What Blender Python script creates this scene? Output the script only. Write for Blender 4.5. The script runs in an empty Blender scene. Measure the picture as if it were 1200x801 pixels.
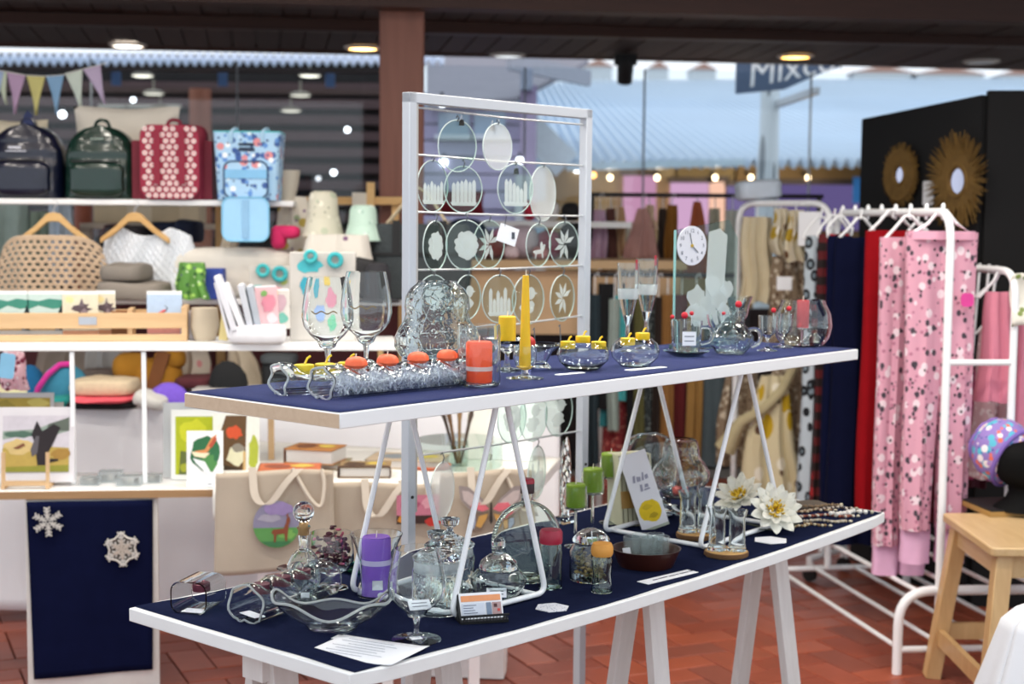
import bpy, bmesh, math, random
from mathutils import Vector, Matrix, noise
R = random.Random(7)
sc = bpy.context.scene
COL = sc.collection
PI = math.pi
sin, cos = math.sin, math.cos

# ---------------------------------------------------------------- camera
F, PITCH, ROLL, EYE = 1754.9, .0821, .0086, 1.55
cp, sp, cr, sr = cos(PITCH), sin(PITCH), cos(ROLL), sin(ROLL)
cd = bpy.data.cameras.new('camera')
cam = bpy.data.objects.new('camera', cd)
COL.objects.link(cam)
cd.sensor_width = 36
cd.lens = F / 1200 * 36
cd.clip_start, cd.clip_end = .05, 400
cd.dof.use_dof = True
cd.dof.focus_distance = 3.15
cd.dof.aperture_fstop = 3.6
rt, up = Vector((1, 0, 0)), Vector((0, sp, cp))
cx_, cy_, cz_ = rt * cr + up * sr, up * cr - rt * sr, Vector((0, -cp, sp))
cam.matrix_world = Matrix(((cx_.x, cy_.x, cz_.x, 0), (cx_.y, cy_.y, cz_.y, 0), (cx_.z, cy_.z, cz_.z, EYE), (0, 0, 0, 1)))
sc.camera = cam

# ---------------------------------------------------------------- view, sky, lights
vs = sc.view_settings
vs.view_transform, vs.look, vs.exposure, vs.gamma = 'Standard', 'None', 0.33, 1
vs.use_curve_mapping = False
w = bpy.data.worlds.new('sky'); sc.world = w
w.use_nodes = True
bg = w.node_tree.nodes['Background']
bg.inputs[0].default_value = (.86, .925, 1, 1)
bg.inputs[1].default_value = 1.05
try:
    cy = sc.cycles
    cy.use_denoising = True
    cy.max_bounces, cy.transmission_bounces, cy.transparent_max_bounces = 16, 14, 24
    cy.glossy_bounces, cy.diffuse_bounces = 6, 4
    cy.sample_clamp_indirect = 25
    cy.blur_glossy = 0
except Exception:
    pass


def ceil_z(y):
    return 2.62 - (y - 6.6) * .0346


ADDED_LAMPS = []            # rows of lamps added out of view to brighten the stalls and glassware
def lamp_light(x, y, z, watts, col=(1, .93, .84), size=.06):
    l = bpy.data.lights.new('downlight', 'SPOT')
    l.energy, l.color, l.shadow_soft_size = watts, col, size
    l.spot_size, l.spot_blend = 2.5, .6
    o = bpy.data.objects.new('downlight', l)
    o.location = (x, y, z)
    COL.objects.link(o)


for i in range(7):
    for j in range(3):
        ADDED_LAMPS.append((-2.45 + i * .72, 3.55 + j * .78, (i, j)))

# ---------------------------------------------------------------- pixel rays on the 1200 x 801 photograph
def ray(px, py):
    X, Y = px - 600, py - 400.5
    a, u = X * cr + Y * sr, X * sr - Y * cr
    return Vector((a, F * cp + u * sp, -F * sp + u * cp))
def onz(px, py, z):
    r = ray(px, py); t = (z - EYE) / r.z
    return Vector((r.x * t, r.y * t, z))
def ony(px, py, y):
    r = ray(px, py); t = y / r.y
    return Vector((r.x * t, y, EYE + r.z * t))
def mpp(p):
    return (p.y * cp - (p.z - EYE) * sp) / F

TH = .8556
T0 = Vector((-.2716, 2.5666, 0))
U, V = Vector((cos(TH), sin(TH), 0)), Vector((-sin(TH), cos(TH), 0))
TL, TW, TZ, SZ = 2.006, .684, .75, 1.206
def tuv(u, v, z=0):
    return T0 + U * u + V * v + Vector((0, 0, z))
def onv(px, py, v):                                   # on the upright plane v = const of the stall table
    r = ray(px, py); t = (V.dot(T0) + v) / V.dot(r)
    return Vector((r.x * t, r.y * t, EYE + r.z * t))
def sag(p):
    t = min(1, max(0, (Vector((p.x, p.y, 0)) - T0).dot(U) / TL))
    return .018 * 4 * t * (1 - t)
def tb(px, py, h=.0025):                              # on the cloth of the stall table
    p = onz(px, py, TZ + h)
    for i in range(4):
        p = onz(px, py, TZ + h - sag(p))
    return p
def sh(px, py, h=.0025):
    return onz(px, py, SZ + h)

# ---------------------------------------------------------------- colours and materials
def lin(h):
    h = h.lstrip('#')
    c = [int(h[i:i + 2], 16) / 255 for i in (0, 2, 4)]
    return tuple(x / 12.92 if x < .04045 else ((x + .055) / 1.055) ** 2.4 for x in c) + (1,)

MATS = {}
def node(nt, t, **k):
    n = nt.nodes.new(t)
    for a, b in k.items():
        setattr(n, a, b)
    return n
def base_mat(name, rough, metal=0, spec=.5):
    m = bpy.data.materials.new(name); m.use_nodes = True
    nt = m.node_tree; b = nt.nodes['Principled BSDF']
    b.inputs['Roughness'].default_value = rough
    b.inputs['Metallic'].default_value = metal
    b.inputs['Specular IOR Level'].default_value = spec
    return m, nt, b
def coords(nt, scale=(1, 1, 1), rot=(0, 0, 0)):
    t = node(nt, 'ShaderNodeTexCoord'); mp = node(nt, 'ShaderNodeMapping')
    mp.inputs['Scale'].default_value = scale; mp.inputs['Rotation'].default_value = rot
    nt.links.new(t.outputs['Object'], mp.inputs[0])
    return mp.outputs[0]
def mixc(nt, fac, a, b):
    x = node(nt, 'ShaderNodeMix', data_type='RGBA')
    for s, v in ((0, fac), (6, a), (7, b)):
        if isinstance(v, (tuple, float, int)):
            x.inputs[s].default_value = v
        else:
            nt.links.new(v, x.inputs[s])
    return x.outputs[2]
def mth(nt, op, a, b=None):
    x = node(nt, 'ShaderNodeMath', operation=op)
    for i, v in enumerate((a, b)):
        if v is None: continue
        if isinstance(v, (int, float)): x.inputs[i].default_value = v
        else: nt.links.new(v, x.inputs[i])
    return x.outputs[0]

def M(hexc, rough=.65, metal=0, var=.12, scale=18, bump=0, bscale=None, stretch=(1, 1, 1), coat=0, sheen=0, sss=0, spec=.5):
    key = (hexc, rough, metal, var, scale, bump, bscale, stretch, coat, sheen, sss, spec)
    if key in MATS: return MATS[key]
    m, nt, b = base_mat('surface_' + hexc.strip('#'), rough, metal, spec)
    c = lin(hexc)
    co = coords(nt, stretch)
    n = node(nt, 'ShaderNodeTexNoise'); n.inputs['Scale'].default_value = scale; n.inputs['Detail'].default_value = 4
    nt.links.new(co, n.inputs['Vector'])
    d = tuple(x * (1 - var) for x in c[:3]) + (1,)
    e = tuple(min(1, x * (1 + var)) for x in c[:3]) + (1,)
    nt.links.new(mixc(nt, n.outputs['Fac'], d, e), b.inputs['Base Color'])
    if bump:
        n2 = node(nt, 'ShaderNodeTexNoise'); n2.inputs['Scale'].default_value = bscale or scale * 4
        nt.links.new(co, n2.inputs['Vector'])
        bp = node(nt, 'ShaderNodeBump'); bp.inputs['Strength'].default_value = bump; bp.inputs['Distance'].default_value = .004
        nt.links.new(n2.outputs['Fac'], bp.inputs['Height']); nt.links.new(bp.outputs[0], b.inputs['Normal'])
    b.inputs['Coat Weight'].default_value = coat
    b.inputs['Sheen Weight'].default_value = sheen
    if sss:
        b.inputs['Subsurface Weight'].default_value = sss
        b.inputs['Subsurface Radius'].default_value = (.02, .012, .006)
    MATS[key] = m
    return m

def spots(name, base, layers, rough=.8):
    """printed cloth: layers of (colour, cell scale, radius, squash)"""
    if name in MATS: return MATS[name]
    m, nt, b = base_mat(name, rough)
    out = lin(base)
    for i, (c, s, r, sq) in enumerate(layers):
        co = coords(nt, (s, s, s * sq), (.3 * i, .5 * i, .2 * i))
        v = node(nt, 'ShaderNodeTexVoronoi'); v.inputs['Scale'].default_value = 1
        nt.links.new(co, v.inputs['Vector'])
        f = mth(nt, 'LESS_THAN', v.outputs['Distance'], r)
        out = mixc(nt, f, out, lin(c))
    nt.links.new(out, b.inputs['Base Color'])
    MATS[name] = m
    return m

def checks(name, a, c, d, s):
    if name in MATS: return MATS[name]
    m, nt, b = base_mat(name, .85)
    co = coords(nt, (s, s, s)); sx = node(nt, 'ShaderNodeSeparateXYZ'); nt.links.new(co, sx.inputs[0])
    f1 = mth(nt, 'GREATER_THAN', mth(nt, 'SINE', sx.outputs[0]), 0); f2 = mth(nt, 'GREATER_THAN', mth(nt, 'SINE', sx.outputs[2]), 0)
    t = mth(nt, 'MULTIPLY', mth(nt, 'ADD', f1, f2), .5)
    col = mixc(nt, mth(nt, 'GREATER_THAN', t, .3), lin(a), lin(c))
    col = mixc(nt, mth(nt, 'GREATER_THAN', t, .8), col, lin(d))
    nt.links.new(col, b.inputs['Base Color'])
    MATS[name] = m
    return m

def leopard():
    if 'leopard' in MATS: return MATS['leopard']
    m, nt, b = base_mat('leopard_print', .9)
    v = node(nt, 'ShaderNodeTexVoronoi'); v.inputs['Scale'].default_value = 1
    nt.links.new(coords(nt, (24, 24, 19)), v.inputs['Vector'])
    a = mth(nt, 'LESS_THAN', v.outputs['Distance'], .46); i = mth(nt, 'LESS_THAN', v.outputs['Distance'], .22)
    col = mixc(nt, a, lin('#b9c6cf'), lin('#15191f')); col = mixc(nt, i, col, lin('#7d8d97'))
    nt.links.new(col, b.inputs['Base Color'])
    MATS['leopard'] = m
    return m

def wood(hexa, hexb, s=6, stretch=(1, 12, 12), rough=.55, spec=.4):
    key = ('wood', hexa, hexb, s, stretch, rough)
    if key in MATS: return MATS[key]
    m, nt, b = base_mat('wood_' + hexa.strip('#'), rough, 0, spec)
    n = node(nt, 'ShaderNodeTexNoise'); n.inputs['Scale'].default_value = s; n.inputs['Detail'].default_value = 6; n.inputs['Distortion'].default_value = .6
    nt.links.new(coords(nt, stretch), n.inputs['Vector'])
    oi = node(nt, 'ShaderNodeObjectInfo')
    f = mth(nt, 'ADD', mth(nt, 'MULTIPLY', n.outputs['Fac'], .8), mth(nt, 'MULTIPLY', oi.outputs['Random'], .35))
    nt.links.new(mixc(nt, f, lin(hexa), lin(hexb)), b.inputs['Base Color'])
    bp = node(nt, 'ShaderNodeBump'); bp.inputs['Strength'].default_value = .15; bp.inputs['Distance'].default_value = .003
    nt.links.new(n.outputs['Fac'], bp.inputs['Height']); nt.links.new(bp.outputs[0], b.inputs['Normal'])
    MATS[key] = m
    return m

def glow(hexc, s):
    key = ('glow', hexc, s)
    if key in MATS: return MATS[key]
    m = bpy.data.materials.new('lit_' + hexc.strip('#')); m.use_nodes = True
    nt = m.node_tree; nt.nodes.clear()
    e = node(nt, 'ShaderNodeEmission'); e.inputs[0].default_value = lin(hexc); e.inputs[1].default_value = s
    o = node(nt, 'ShaderNodeOutputMaterial'); nt.links.new(e.outputs[0], o.inputs[0])
    MATS[key] = m
    return m

def glassm(name, tint, rough=0, ior=1.46, bump=0):
    if name in MATS: return MATS[name]
    m = bpy.data.materials.new(name); m.use_nodes = True
    nt = m.node_tree; nt.nodes.clear()
    g = node(nt, 'ShaderNodeBsdfGlass'); g.inputs['Color'].default_value = lin(tint); g.inputs['Roughness'].default_value = rough; g.inputs['IOR'].default_value = ior
    o = node(nt, 'ShaderNodeOutputMaterial'); nt.links.new(g.outputs[0], o.inputs[0])
    if bump:
        v = node(nt, 'ShaderNodeTexVoronoi'); v.inputs['Scale'].default_value = 60
        nt.links.new(coords(nt), v.inputs['Vector'])
        bp = node(nt, 'ShaderNodeBump'); bp.inputs['Strength'].default_value = bump; bp.inputs['Distance'].default_value = .006
        nt.links.new(v.outputs['Distance'], bp.inputs['Height']); nt.links.new(bp.outputs[0], g.inputs['Normal'])
    MATS[name] = m
    return m

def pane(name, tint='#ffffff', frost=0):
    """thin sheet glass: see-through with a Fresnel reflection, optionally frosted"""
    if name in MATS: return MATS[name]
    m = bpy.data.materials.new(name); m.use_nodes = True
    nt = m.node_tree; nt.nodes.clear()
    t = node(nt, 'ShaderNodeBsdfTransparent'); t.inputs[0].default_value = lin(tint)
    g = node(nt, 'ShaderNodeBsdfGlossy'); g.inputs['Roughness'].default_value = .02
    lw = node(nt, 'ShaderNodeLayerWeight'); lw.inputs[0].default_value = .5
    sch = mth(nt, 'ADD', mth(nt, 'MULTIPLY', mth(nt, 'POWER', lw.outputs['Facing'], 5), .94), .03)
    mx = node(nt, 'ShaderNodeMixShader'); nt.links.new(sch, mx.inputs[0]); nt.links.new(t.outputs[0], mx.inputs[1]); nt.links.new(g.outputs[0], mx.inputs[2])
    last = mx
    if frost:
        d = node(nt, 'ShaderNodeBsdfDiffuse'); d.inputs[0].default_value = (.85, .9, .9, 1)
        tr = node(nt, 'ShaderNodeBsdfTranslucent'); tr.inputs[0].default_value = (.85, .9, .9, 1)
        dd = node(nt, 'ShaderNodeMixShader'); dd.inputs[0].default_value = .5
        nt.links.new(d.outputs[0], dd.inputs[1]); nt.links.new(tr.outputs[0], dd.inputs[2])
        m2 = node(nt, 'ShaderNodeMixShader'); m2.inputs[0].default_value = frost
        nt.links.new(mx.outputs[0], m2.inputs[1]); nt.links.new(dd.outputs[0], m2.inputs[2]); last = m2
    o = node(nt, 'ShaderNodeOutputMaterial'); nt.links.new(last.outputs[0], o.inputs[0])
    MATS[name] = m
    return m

GL = glassm('clear_glass', '#fcfefe')
GLC = glassm('textured_glass', '#fafdfd', 0, 1.46, .22)
GLG = glassm('greenish_glass', '#f9fdfb')
GLR = None
PANE = pane('window_glass', '#f6fafc')
DISC = pane('disc_glass', '#eef6f3')
GLR = pane('rim_highlight_white', '#ffffff', .5)  # white frosting stands in for bright highlights along the glass rims
FROST = pane('etched_glass', '#ffffff', .3)
WHITE = M('#f2f2f2', .35, var=.03)
WMET = M('#f4f6f8', .3, var=.02, coat=.3)
GREYMET = M('#c9ccd0', .4, .3, var=.05)
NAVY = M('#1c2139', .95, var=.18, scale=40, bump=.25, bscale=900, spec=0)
PAPER = M('#f6f7fa', .7, var=.02)
CLOTHW = M('#eef0f4', .85, var=.03, scale=6, bump=.12, bscale=5)
BLACK = M('#0c0d10', .6, var=.2)
PINE = wood('#c08d4c', '#e6c48c', 5)
LIGHTWOOD = wood('#b8936a', '#d8b88e', 5)
DARKWOOD = wood('#33211b', '#573e36', 4)
INK = M('#4a4f5a', .8, var=.1)

# ---------------------------------------------------------------- mesh builder
class B:
    def __init__(s):
        s.v, s.f, s.sm, s.mi = [], [], [], []
        s.x = Matrix(); s.k = 0
    def at(s, loc=(0, 0, 0), rz=0, rx=0, ry=0, sc_=1):
        s.x = Matrix.Translation(Vector(loc)) @ Matrix.Rotation(rz, 4, 'Z') @ Matrix.Rotation(ry, 4, 'Y') @ Matrix.Rotation(rx, 4, 'X') @ Matrix.Scale(sc_, 4)
        return s
    def mat(s, k):
        s.k = k; return s
    def add(s, vs_, fs, smooth=True):
        o = len(s.v)
        s.v += [s.x @ Vector(p) for p in vs_]
        for f in fs:
            s.f.append([i + o for i in f]); s.sm.append(smooth); s.mi.append(s.k)
        return s
    def box(s, c, d, rz=0):
        x, y, z = d[0] / 2, d[1] / 2, d[2] / 2
        m = Matrix.Translation(Vector(c)) @ Matrix.Rotation(rz, 4, 'Z')
        p = [m @ Vector((a * x, b * y, e * z)) for a in (-1, 1) for b in (-1, 1) for e in (-1, 1)]
        return s.add(p, [(0, 1, 3, 2), (4, 6, 7, 5), (0, 4, 5, 1), (2, 3, 7, 6), (0, 2, 6, 4), (1, 5, 7, 3)], False)
    def bar(s, a, b, w, h=None, upv=(0, 0, 1)):
        a, b = Vector(a), Vector(b); h = h or w
        d = (b - a).normalized(); q = d.cross(Vector(upv))
        if q.length < 1e-4: q = d.cross(Vector((1, 0, 0)))
        q.normalize(); r = q.cross(d)
        p = [e + q * (i * w / 2) + r * (j * h / 2) for e in (a, b) for i, j in ((-1, -1), (1, -1), (1, 1), (-1, 1))]
        return s.add(p, [(0, 1, 2, 3), (7, 6, 5, 4), (0, 4, 5, 1), (1, 5, 6, 2), (2, 6, 7, 3), (3, 7, 4, 0)], False)
    def loft(s, rings, cyc=True, caps=(1, 1), loop=False, smooth=True):
        n = len(rings[0]); vs_ = [p for r in rings for p in r]; fs = []
        m = len(rings)
        for i in range(m if loop else m - 1):
            a, b = i * n, ((i + 1) % m) * n
            for j in range(n if cyc else n - 1):
                k = (j + 1) % n
                fs.append((a + j, a + k, b + k, b + j))
        if cyc and not loop:
            if caps[0]: fs.append(tuple(range(n - 1, -1, -1)))
            if caps[1]: fs.append(tuple(range((m - 1) * n, m * n)))
        return s.add(vs_, fs, smooth)
    def tube(s, pts, r, n=8, loop=False):
        pts = [Vector(p) for p in pts]; m = len(pts); rings = []
        q = None
        for i, p in enumerate(pts):
            a = pts[i - 1] if (i or loop) else p
            b = pts[(i + 1) % m] if (i < m - 1 or loop) else p
            d = (b - a).normalized()
            if q is None:
                q = d.cross(Vector((0, 0, 1)))
                if q.length < .1: q = d.cross(Vector((1, 0, 0)))
            q = (q - d * q.dot(d)).normalized(); t = d.cross(q)
            rr = r[i] if isinstance(r, (list, tuple)) else r
            rings.append([p + (q * cos(2 * PI * j / n) + t * sin(2 * PI * j / n)) * rr for j in range(n)])
        return s.loft(rings, True, (1, 1), loop)
    def lathe(s, prof, n=32, k=1, wob=None):
        vs_, fs, rows = [], [], []
        for r, z in prof:
            if r < 1e-6:
                rows.append([len(vs_)]); vs_.append((0, 0, z * k))
            else:
                row = []
                for j in range(n):
                    a = 2 * PI * j / n; q = r * (wob(a, z) if wob else 1)
                    row.append(len(vs_)); vs_.append((q * k * cos(a), q * k * sin(a), z * k))
                rows.append(row)
        for a, b in zip(rows, rows[1:]):
            for j in range(n):
                l = (j + 1) % n
                if len(a) == 1 and len(b) == 1: continue
                if len(a) == 1: fs.append((a[0], b[l], b[j]))
                elif len(b) == 1: fs.append((a[j], a[l], b[0]))
                else: fs.append((a[j], a[l], b[l], b[j]))
        return s.add(vs_, fs)
    def sell(s, c, r, e=1., g=None, nu=24, nv=14, ridge=0, nr=0):
        g = e if g is None else g
        pw = lambda t, q: math.copysign(abs(t) ** q, t)
        rings = []
        for i in range(1, nv):
            b = -PI / 2 + PI * i / nv
            f = 1 + (ridge * abs(sin(nr * (i / nv) * PI)) if ridge else 0)
            rings.append([(c[0] + r[0] * f * pw(cos(b), e) * pw(cos(a), g), c[1] + r[1] * f * pw(cos(b), e) * pw(sin(a), g), c[2] + r[2] * pw(sin(b), e))
                          for a in [2 * PI * j / nu for j in range(nu)]])
        return s.loft(rings)
    def sheet(s, fn, nu, nv, hole=None):
        vs_ = [fn(i / nu, j / nv) for j in range(nv + 1) for i in range(nu + 1)]
        fs = [(j * (nu + 1) + i, j * (nu + 1) + i + 1, (j + 1) * (nu + 1) + i + 1, (j + 1) * (nu + 1) + i)
              for j in range(nv) for i in range(nu) if not (hole and hole(i, j))]
        return s.add(vs_, fs)
    def prism(s, pts, d0, d1, axis='z'):
        n = len(pts)
        m = {'z': lambda p, d: (p[0], p[1], d), 'y': lambda p, d: (p[0], d, p[1]), 'x': lambda p, d: (d, p[0], p[1])}[axis]
        vs_ = [m(p, d0) for p in pts] + [m(p, d1) for p in pts]
        fs = [tuple(range(n - 1, -1, -1)), tuple(range(n, 2 * n))] + [(i, (i + 1) % n, n + (i + 1) % n, n + i) for i in range(n)]
        return s.add(vs_, fs, False)
    def face(s, pts):
        return s.add(pts, [tuple(range(len(pts)))], False)

def mesh(b, name, mats, sharp=40):
    me = bpy.data.meshes.new(name)
    me.from_pydata([tuple(p) for p in b.v], [], b.f)
    for m in (mats if isinstance(mats, (list, tuple)) else [mats]):
        me.materials.append(m)
    if len(b.f) > 1 and len(b.f) < 60000:
        bm = bmesh.new(); bm.from_mesh(me); bmesh.ops.recalc_face_normals(bm, faces=bm.faces[:]); bm.to_mesh(me); bm.free()
    me.polygons.foreach_set('use_smooth', b.sm)
    me.polygons.foreach_set('material_index', b.mi)
    me.update()
    if sharp: me.set_sharp_from_angle(angle=math.radians(sharp))
    return me
def O(name, b, mats, parent=None, loc=(0, 0, 0), rz=0, rot=None, solid=0, bev=0, sub=0, kind=None, sharp=40):
    me = b if isinstance(b, bpy.types.Mesh) else mesh(b, name, mats, sharp)
    o = bpy.data.objects.new(name, me)
    COL.objects.link(o)
    o.location = loc; o.rotation_euler = rot or (0, 0, rz)
    if parent: o.parent = parent
    if solid:
        m = o.modifiers.new('thickness', 'SOLIDIFY'); m.thickness = solid; m.offset = 0
    if bev:
        m = o.modifiers.new('edges', 'BEVEL'); m.width = bev; m.segments = 2; m.limit_method = 'ANGLE'
    if sub:
        m = o.modifiers.new('smooth', 'SUBSURF'); m.levels = m.render_levels = sub
    if kind: o['kind'] = kind
    return o
def tag(o, label, cat, group=None):
    o['label'] = label; o['category'] = cat
    if group: o['group'] = group
    return o
def T(name, label, cat, loc=(0, 0, 0), rz=0, group=None):
    o = bpy.data.objects.new(name, None)
    o.empty_display_size = .03
    COL.objects.link(o)
    o.location = loc; o.rotation_euler = (0, 0, rz)
    return tag(o, label, cat, group)
def S(name, b, mats, label, cat, loc=(0, 0, 0), rz=0, group=None, **k):
    return tag(O(name, b, mats, None, loc, rz, **k), label, cat, group)
def ST(name, b, mats, loc=(0, 0, 0), rz=0, parent=None, **k):
    o = O(name, b, mats, parent, loc, rz, **k)
    if not parent: o['kind'] = 'structure'
    return o
def dup(root, loc, rz=None, label=None, scale=None):
    def cp_(o, par):
        c = o.copy(); COL.objects.link(c)
        if par: c.parent = par
        for ch in o.children: cp_(ch, c)
        return c
    r = cp_(root, None); r.location = loc
    if rz is not None: r.rotation_euler = (0, 0, rz)
    if label: r['label'] = label
    if scale: r.scale = (scale,) * 3
    return r
def words(name, txt, size, mats, parent, loc, rot, shear=0, extrude=.0004, align='CENTER'):
    cu = bpy.data.curves.new(name, 'FONT'); cu.body = txt; cu.size = size; cu.align_x = align; cu.align_y = 'CENTER'
    cu.shear = shear; cu.extrude = extrude; cu.resolution_u = 3
    cu.materials.append(mats)
    tmp = bpy.data.objects.new(name, cu); me = bpy.data.meshes.new_from_object(tmp); bpy.data.objects.remove(tmp)
    o = bpy.data.objects.new(name, me); COL.objects.link(o); o.parent = parent; o.location = loc; o.rotation_euler = rot
    return o

def shell(out, i0, t):
    """hollow glass: outer profile from the base up, wall of thickness t from point i0 on"""
    inner = [(max(r - t, .15), z) for r, z in out[i0:]][::-1]
    inner = [(r, z if i == 0 else max(z, out[i0][1] + t)) for i, (r, z) in enumerate(inner)]
    return list(out) + inner + [(0, out[i0][1] + t)]
def rrect(w_, h_, r, n=5):
    p = []
    for cx, cyy, a0 in ((w_ / 2 - r, h_ / 2 - r, 0), (-w_ / 2 + r, h_ / 2 - r, 90), (-w_ / 2 + r, -h_ / 2 + r, 180), (w_ / 2 - r, -h_ / 2 + r, 270)):
        for i in range(n + 1):
            a = math.radians(a0 + 90 * i / n)
            p.append((cx + r * cos(a), cyy + r * sin(a)))
    return p
def circ(rx, ry=None, n=28, cx=0, cyy=0):
    ry = ry or rx
    return [(cx + rx * cos(2 * PI * i / n), cyy + ry * sin(2 * PI * i / n)) for i in range(n)]
def arc(pts, r, n=5):
    """round the inner corners of a polyline"""
    pts = [Vector(p) for p in pts]; out = [pts[0]]
    for a, b, c in zip(pts, pts[1:], pts[2:]):
        d0 = (a - b).normalized() * min(r, (a - b).length / 2); d1 = (c - b).normalized() * min(r, (c - b).length / 2)
        for i in range(n + 1):
            t = i / n
            out.append((b + d0) * (1 - t) ** 2 + b * 2 * t * (1 - t) + (b + d1) * t * t)
    return out + [pts[-1]]
def blob(px, py, k, pts):
    return [(x * k, y * k) for x, y in pts]
def flat_print(name, parent, polys, y=-.0012, step=-.0003, mats_rough=.8):
    """flat printed picture in the x-z plane: list of (hex colour, outline)"""
    b = B(); ms = []
    for i, (c, pts) in enumerate(polys):
        m = M(c, mats_rough, var=.12, scale=60)
        if m not in ms: ms.append(m)
        b.mat(ms.index(m)).face([(p[0], y + step * i, p[1]) for p in pts])
    return O(name, b, ms, parent)
def rnd_blob(cx, cyy, rx, ry, seed, n=14, amp=.25):
    q = random.Random(seed)
    return [(cx + rx * (1 + q.uniform(-amp, amp)) * cos(2 * PI * i / n), cyy + ry * (1 + q.uniform(-amp, amp)) * sin(2 * PI * i / n)) for i in range(n)]
def drape(b, w0, w1, h, d, folds=5, amp=.02, seed=1, x0=0, z0=0, nu=40, nv=16, lean=0, y0=0):
    """hanging cloth: a closed flattened tube with vertical folds, top at z0"""
    q = random.Random(seed); ph = [q.uniform(0, 6.3) for _ in range(4)]
    rings = []
    for i in range(nv + 1):
        t = i / nv
        w_ = w0 + (w1 - w0) * t ** .8
        a_ = amp * (.25 + .75 * t)
        ring = []
        for j in range(nu):
            a = 2 * PI * j / nu
            x = cos(a)
            yy = sin(a)
            fold = a_ * (sin(folds * x * 2.2 + ph[0] + .7 * t) + .5 * sin(folds * x * 3.9 + ph[1] - t))
            ring.append((x0 + lean * t + x * w_ / 2 + a_ * .5 * sin(7 * t + ph[2]), y0 + math.copysign(abs(yy) ** .6, yy) * d * (.5 + .5 * t) + fold, z0 - h * t + .3 * a_ * sin(5 * x + ph[3])))
        rings.append(ring)
    return b.loft(rings)

# ================================================================ setting
YAW = .115
def wallp(px, py, y0=9.2):                                # on the glazed wall, which runs slightly away to the right
    r = ray(px, py); t = y0 / (r.y - math.tan(YAW) * r.x)
    return Vector((r.x * t, r.y * t, EYE + r.z * t))
WU = Vector((cos(YAW), sin(YAW), 0)); WN = Vector((-sin(YAW), cos(YAW), 0))
W0 = Vector((0, 9.2, 0))
def wal(x, n=0, z=0):
    return W0 + WU * x + WN * n + Vector((0, 0, z))

# floor: herringbone terracotta tiles on a base slab
TILE = M('#9c4f39', .42, var=.22, scale=9, bump=.15, bscale=40)
fl = ST('floor', B().box((0, 4.4, -.05), (16, 13, .06)), M('#6e4436', .8, var=.2))
L_, W_ = .25, .125
tiles = []
ta = .42
ca, sa = cos(ta), sin(ta)
for i in range(-60, 60):
    for j in range(-60, 60):
        for o in (0, 1):
            # 2-tile herringbone cell
            bx, by = (i + j) * W_ + 0, (j - i) * W_ * 1.0
            bx, by = j * W_ + i * 2 * W_, j * W_ - i * 2 * W_
            cx, cyy = (bx + L_ / 2, by + W_ / 2) if o == 0 else (bx - W_ / 2 + 0, by + L_ / 2 + 0)
            x, y = ca * cx - sa * cyy + .3, sa * cx + ca * cyy + 5.5
            if 4.3 < y < 9.0 and abs(x) < .42 * y + .3:
                tiles.append((x, y, ta + (0 if o == 0 else PI / 2)))
def tile_b(b=None):
    b = b or B()
    g = .003; x, y, t, c = L_ / 2 - g, W_ / 2 - g, .0, .003
    lo = [(-x, -y), (x, -y), (x, y), (-x, y)]
    up_ = [(px - math.copysign(c, px), py - math.copysign(c, py)) for px, py in lo]
    return b.loft([[(p[0], p[1], -.025) for p in lo], [(p[0], p[1], -c) for p in lo], [(p[0], p[1], t) for p in up_]], smooth=False)
tm = [mesh(tile_b(), 'tile', m, 0) for m in (TILE, M('#a5553d', .38, var=.2, scale=9), M('#914733', .45, var=.22, scale=9), M('#8a4a3a', .5, var=.2, scale=9))]
def in_view(x, y):
    d = y * cp + EYE * sp; px = 600 + F * x / d; py = 400 + F * (EYE * cp - y * sp) / d
    return -20 < px < 1220 and py < 830
vis = sorted([t for t in tiles if in_view(t[0], t[1])], key=lambda t: t[1])
near, far = vis[:295], vis[295:] + [t for t in tiles if not in_view(t[0], t[1])]
for x, y, a in near:
    O('tile', R.choice(tm), None, fl, (x, y, -R.random() * .002), a)
b = B()
for x, y, a in far:
    tile_b(b.mat(R.choice((0, 0, 1, 2))).at((x, y, -R.random() * .002), a))
O('paving_tiles', b, [TILE, M('#a5553d', .38, var=.2, scale=9), M('#914733', .45, var=.22, scale=9)], fl, kind='stuff', sharp=0)

# ceiling: boarded roof slope with beams
b = B()
slab = [(-6, 3.2), (6, 3.2), (6, 9.4 + 6 * math.tan(YAW)), (-6, 9.4 - 6 * math.tan(YAW))]
b.loft([[(x, y, ceil_z(y) + .02) for x, y in slab], [(x, y, ceil_z(y) + .06) for x, y in slab]], smooth=False)
ce = ST('ceiling', b, DARKWOOD)
PLANK = wood('#2c1e1a', '#4d3a35', 3, (14, 1, 14), .6)
pa = PI / 2 + .17
for i in range(-33, 36):
    x = i * .135
    y0, y1 = 6.0, 9.2 + x * math.tan(YAW)
    ln = y1 - y0
    bb = B()
    ym = (y0 + y1) / 2
    dx = -.17
    wq = .064
    p0, p1 = (x - dx * ln / 2, y0), (x + dx * ln / 2, y1)
    jz = R.uniform(-.003, .003)
    bot = [(p0[0] - wq, y0, ceil_z(y0) + jz), (p0[0] + wq, y0, ceil_z(y0) + jz), (p1[0] + wq, y1, ceil_z(y1) + jz), (p1[0] - wq, y1, ceil_z(y1) + jz)]
    bb.loft([bot, [(q[0], q[1], q[2] + .018 - jz) for q in bot]], smooth=False)
    O('plank', bb, PLANK, ce, sharp=0)
BEAM = wood('#2a1712', '#4a2b20', 3, (1, 10, 10), .5)
def beam(name, n, z0, z1, wd):
    bb = B(); bb.box((0, 0, (z0 + z1) / 2), (12, wd, z1 - z0))
    return ST(name, bb, BEAM, wal(0, n), YAW)
beam('beam_1', -2.62, 2.44, 2.6, .14)
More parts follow.
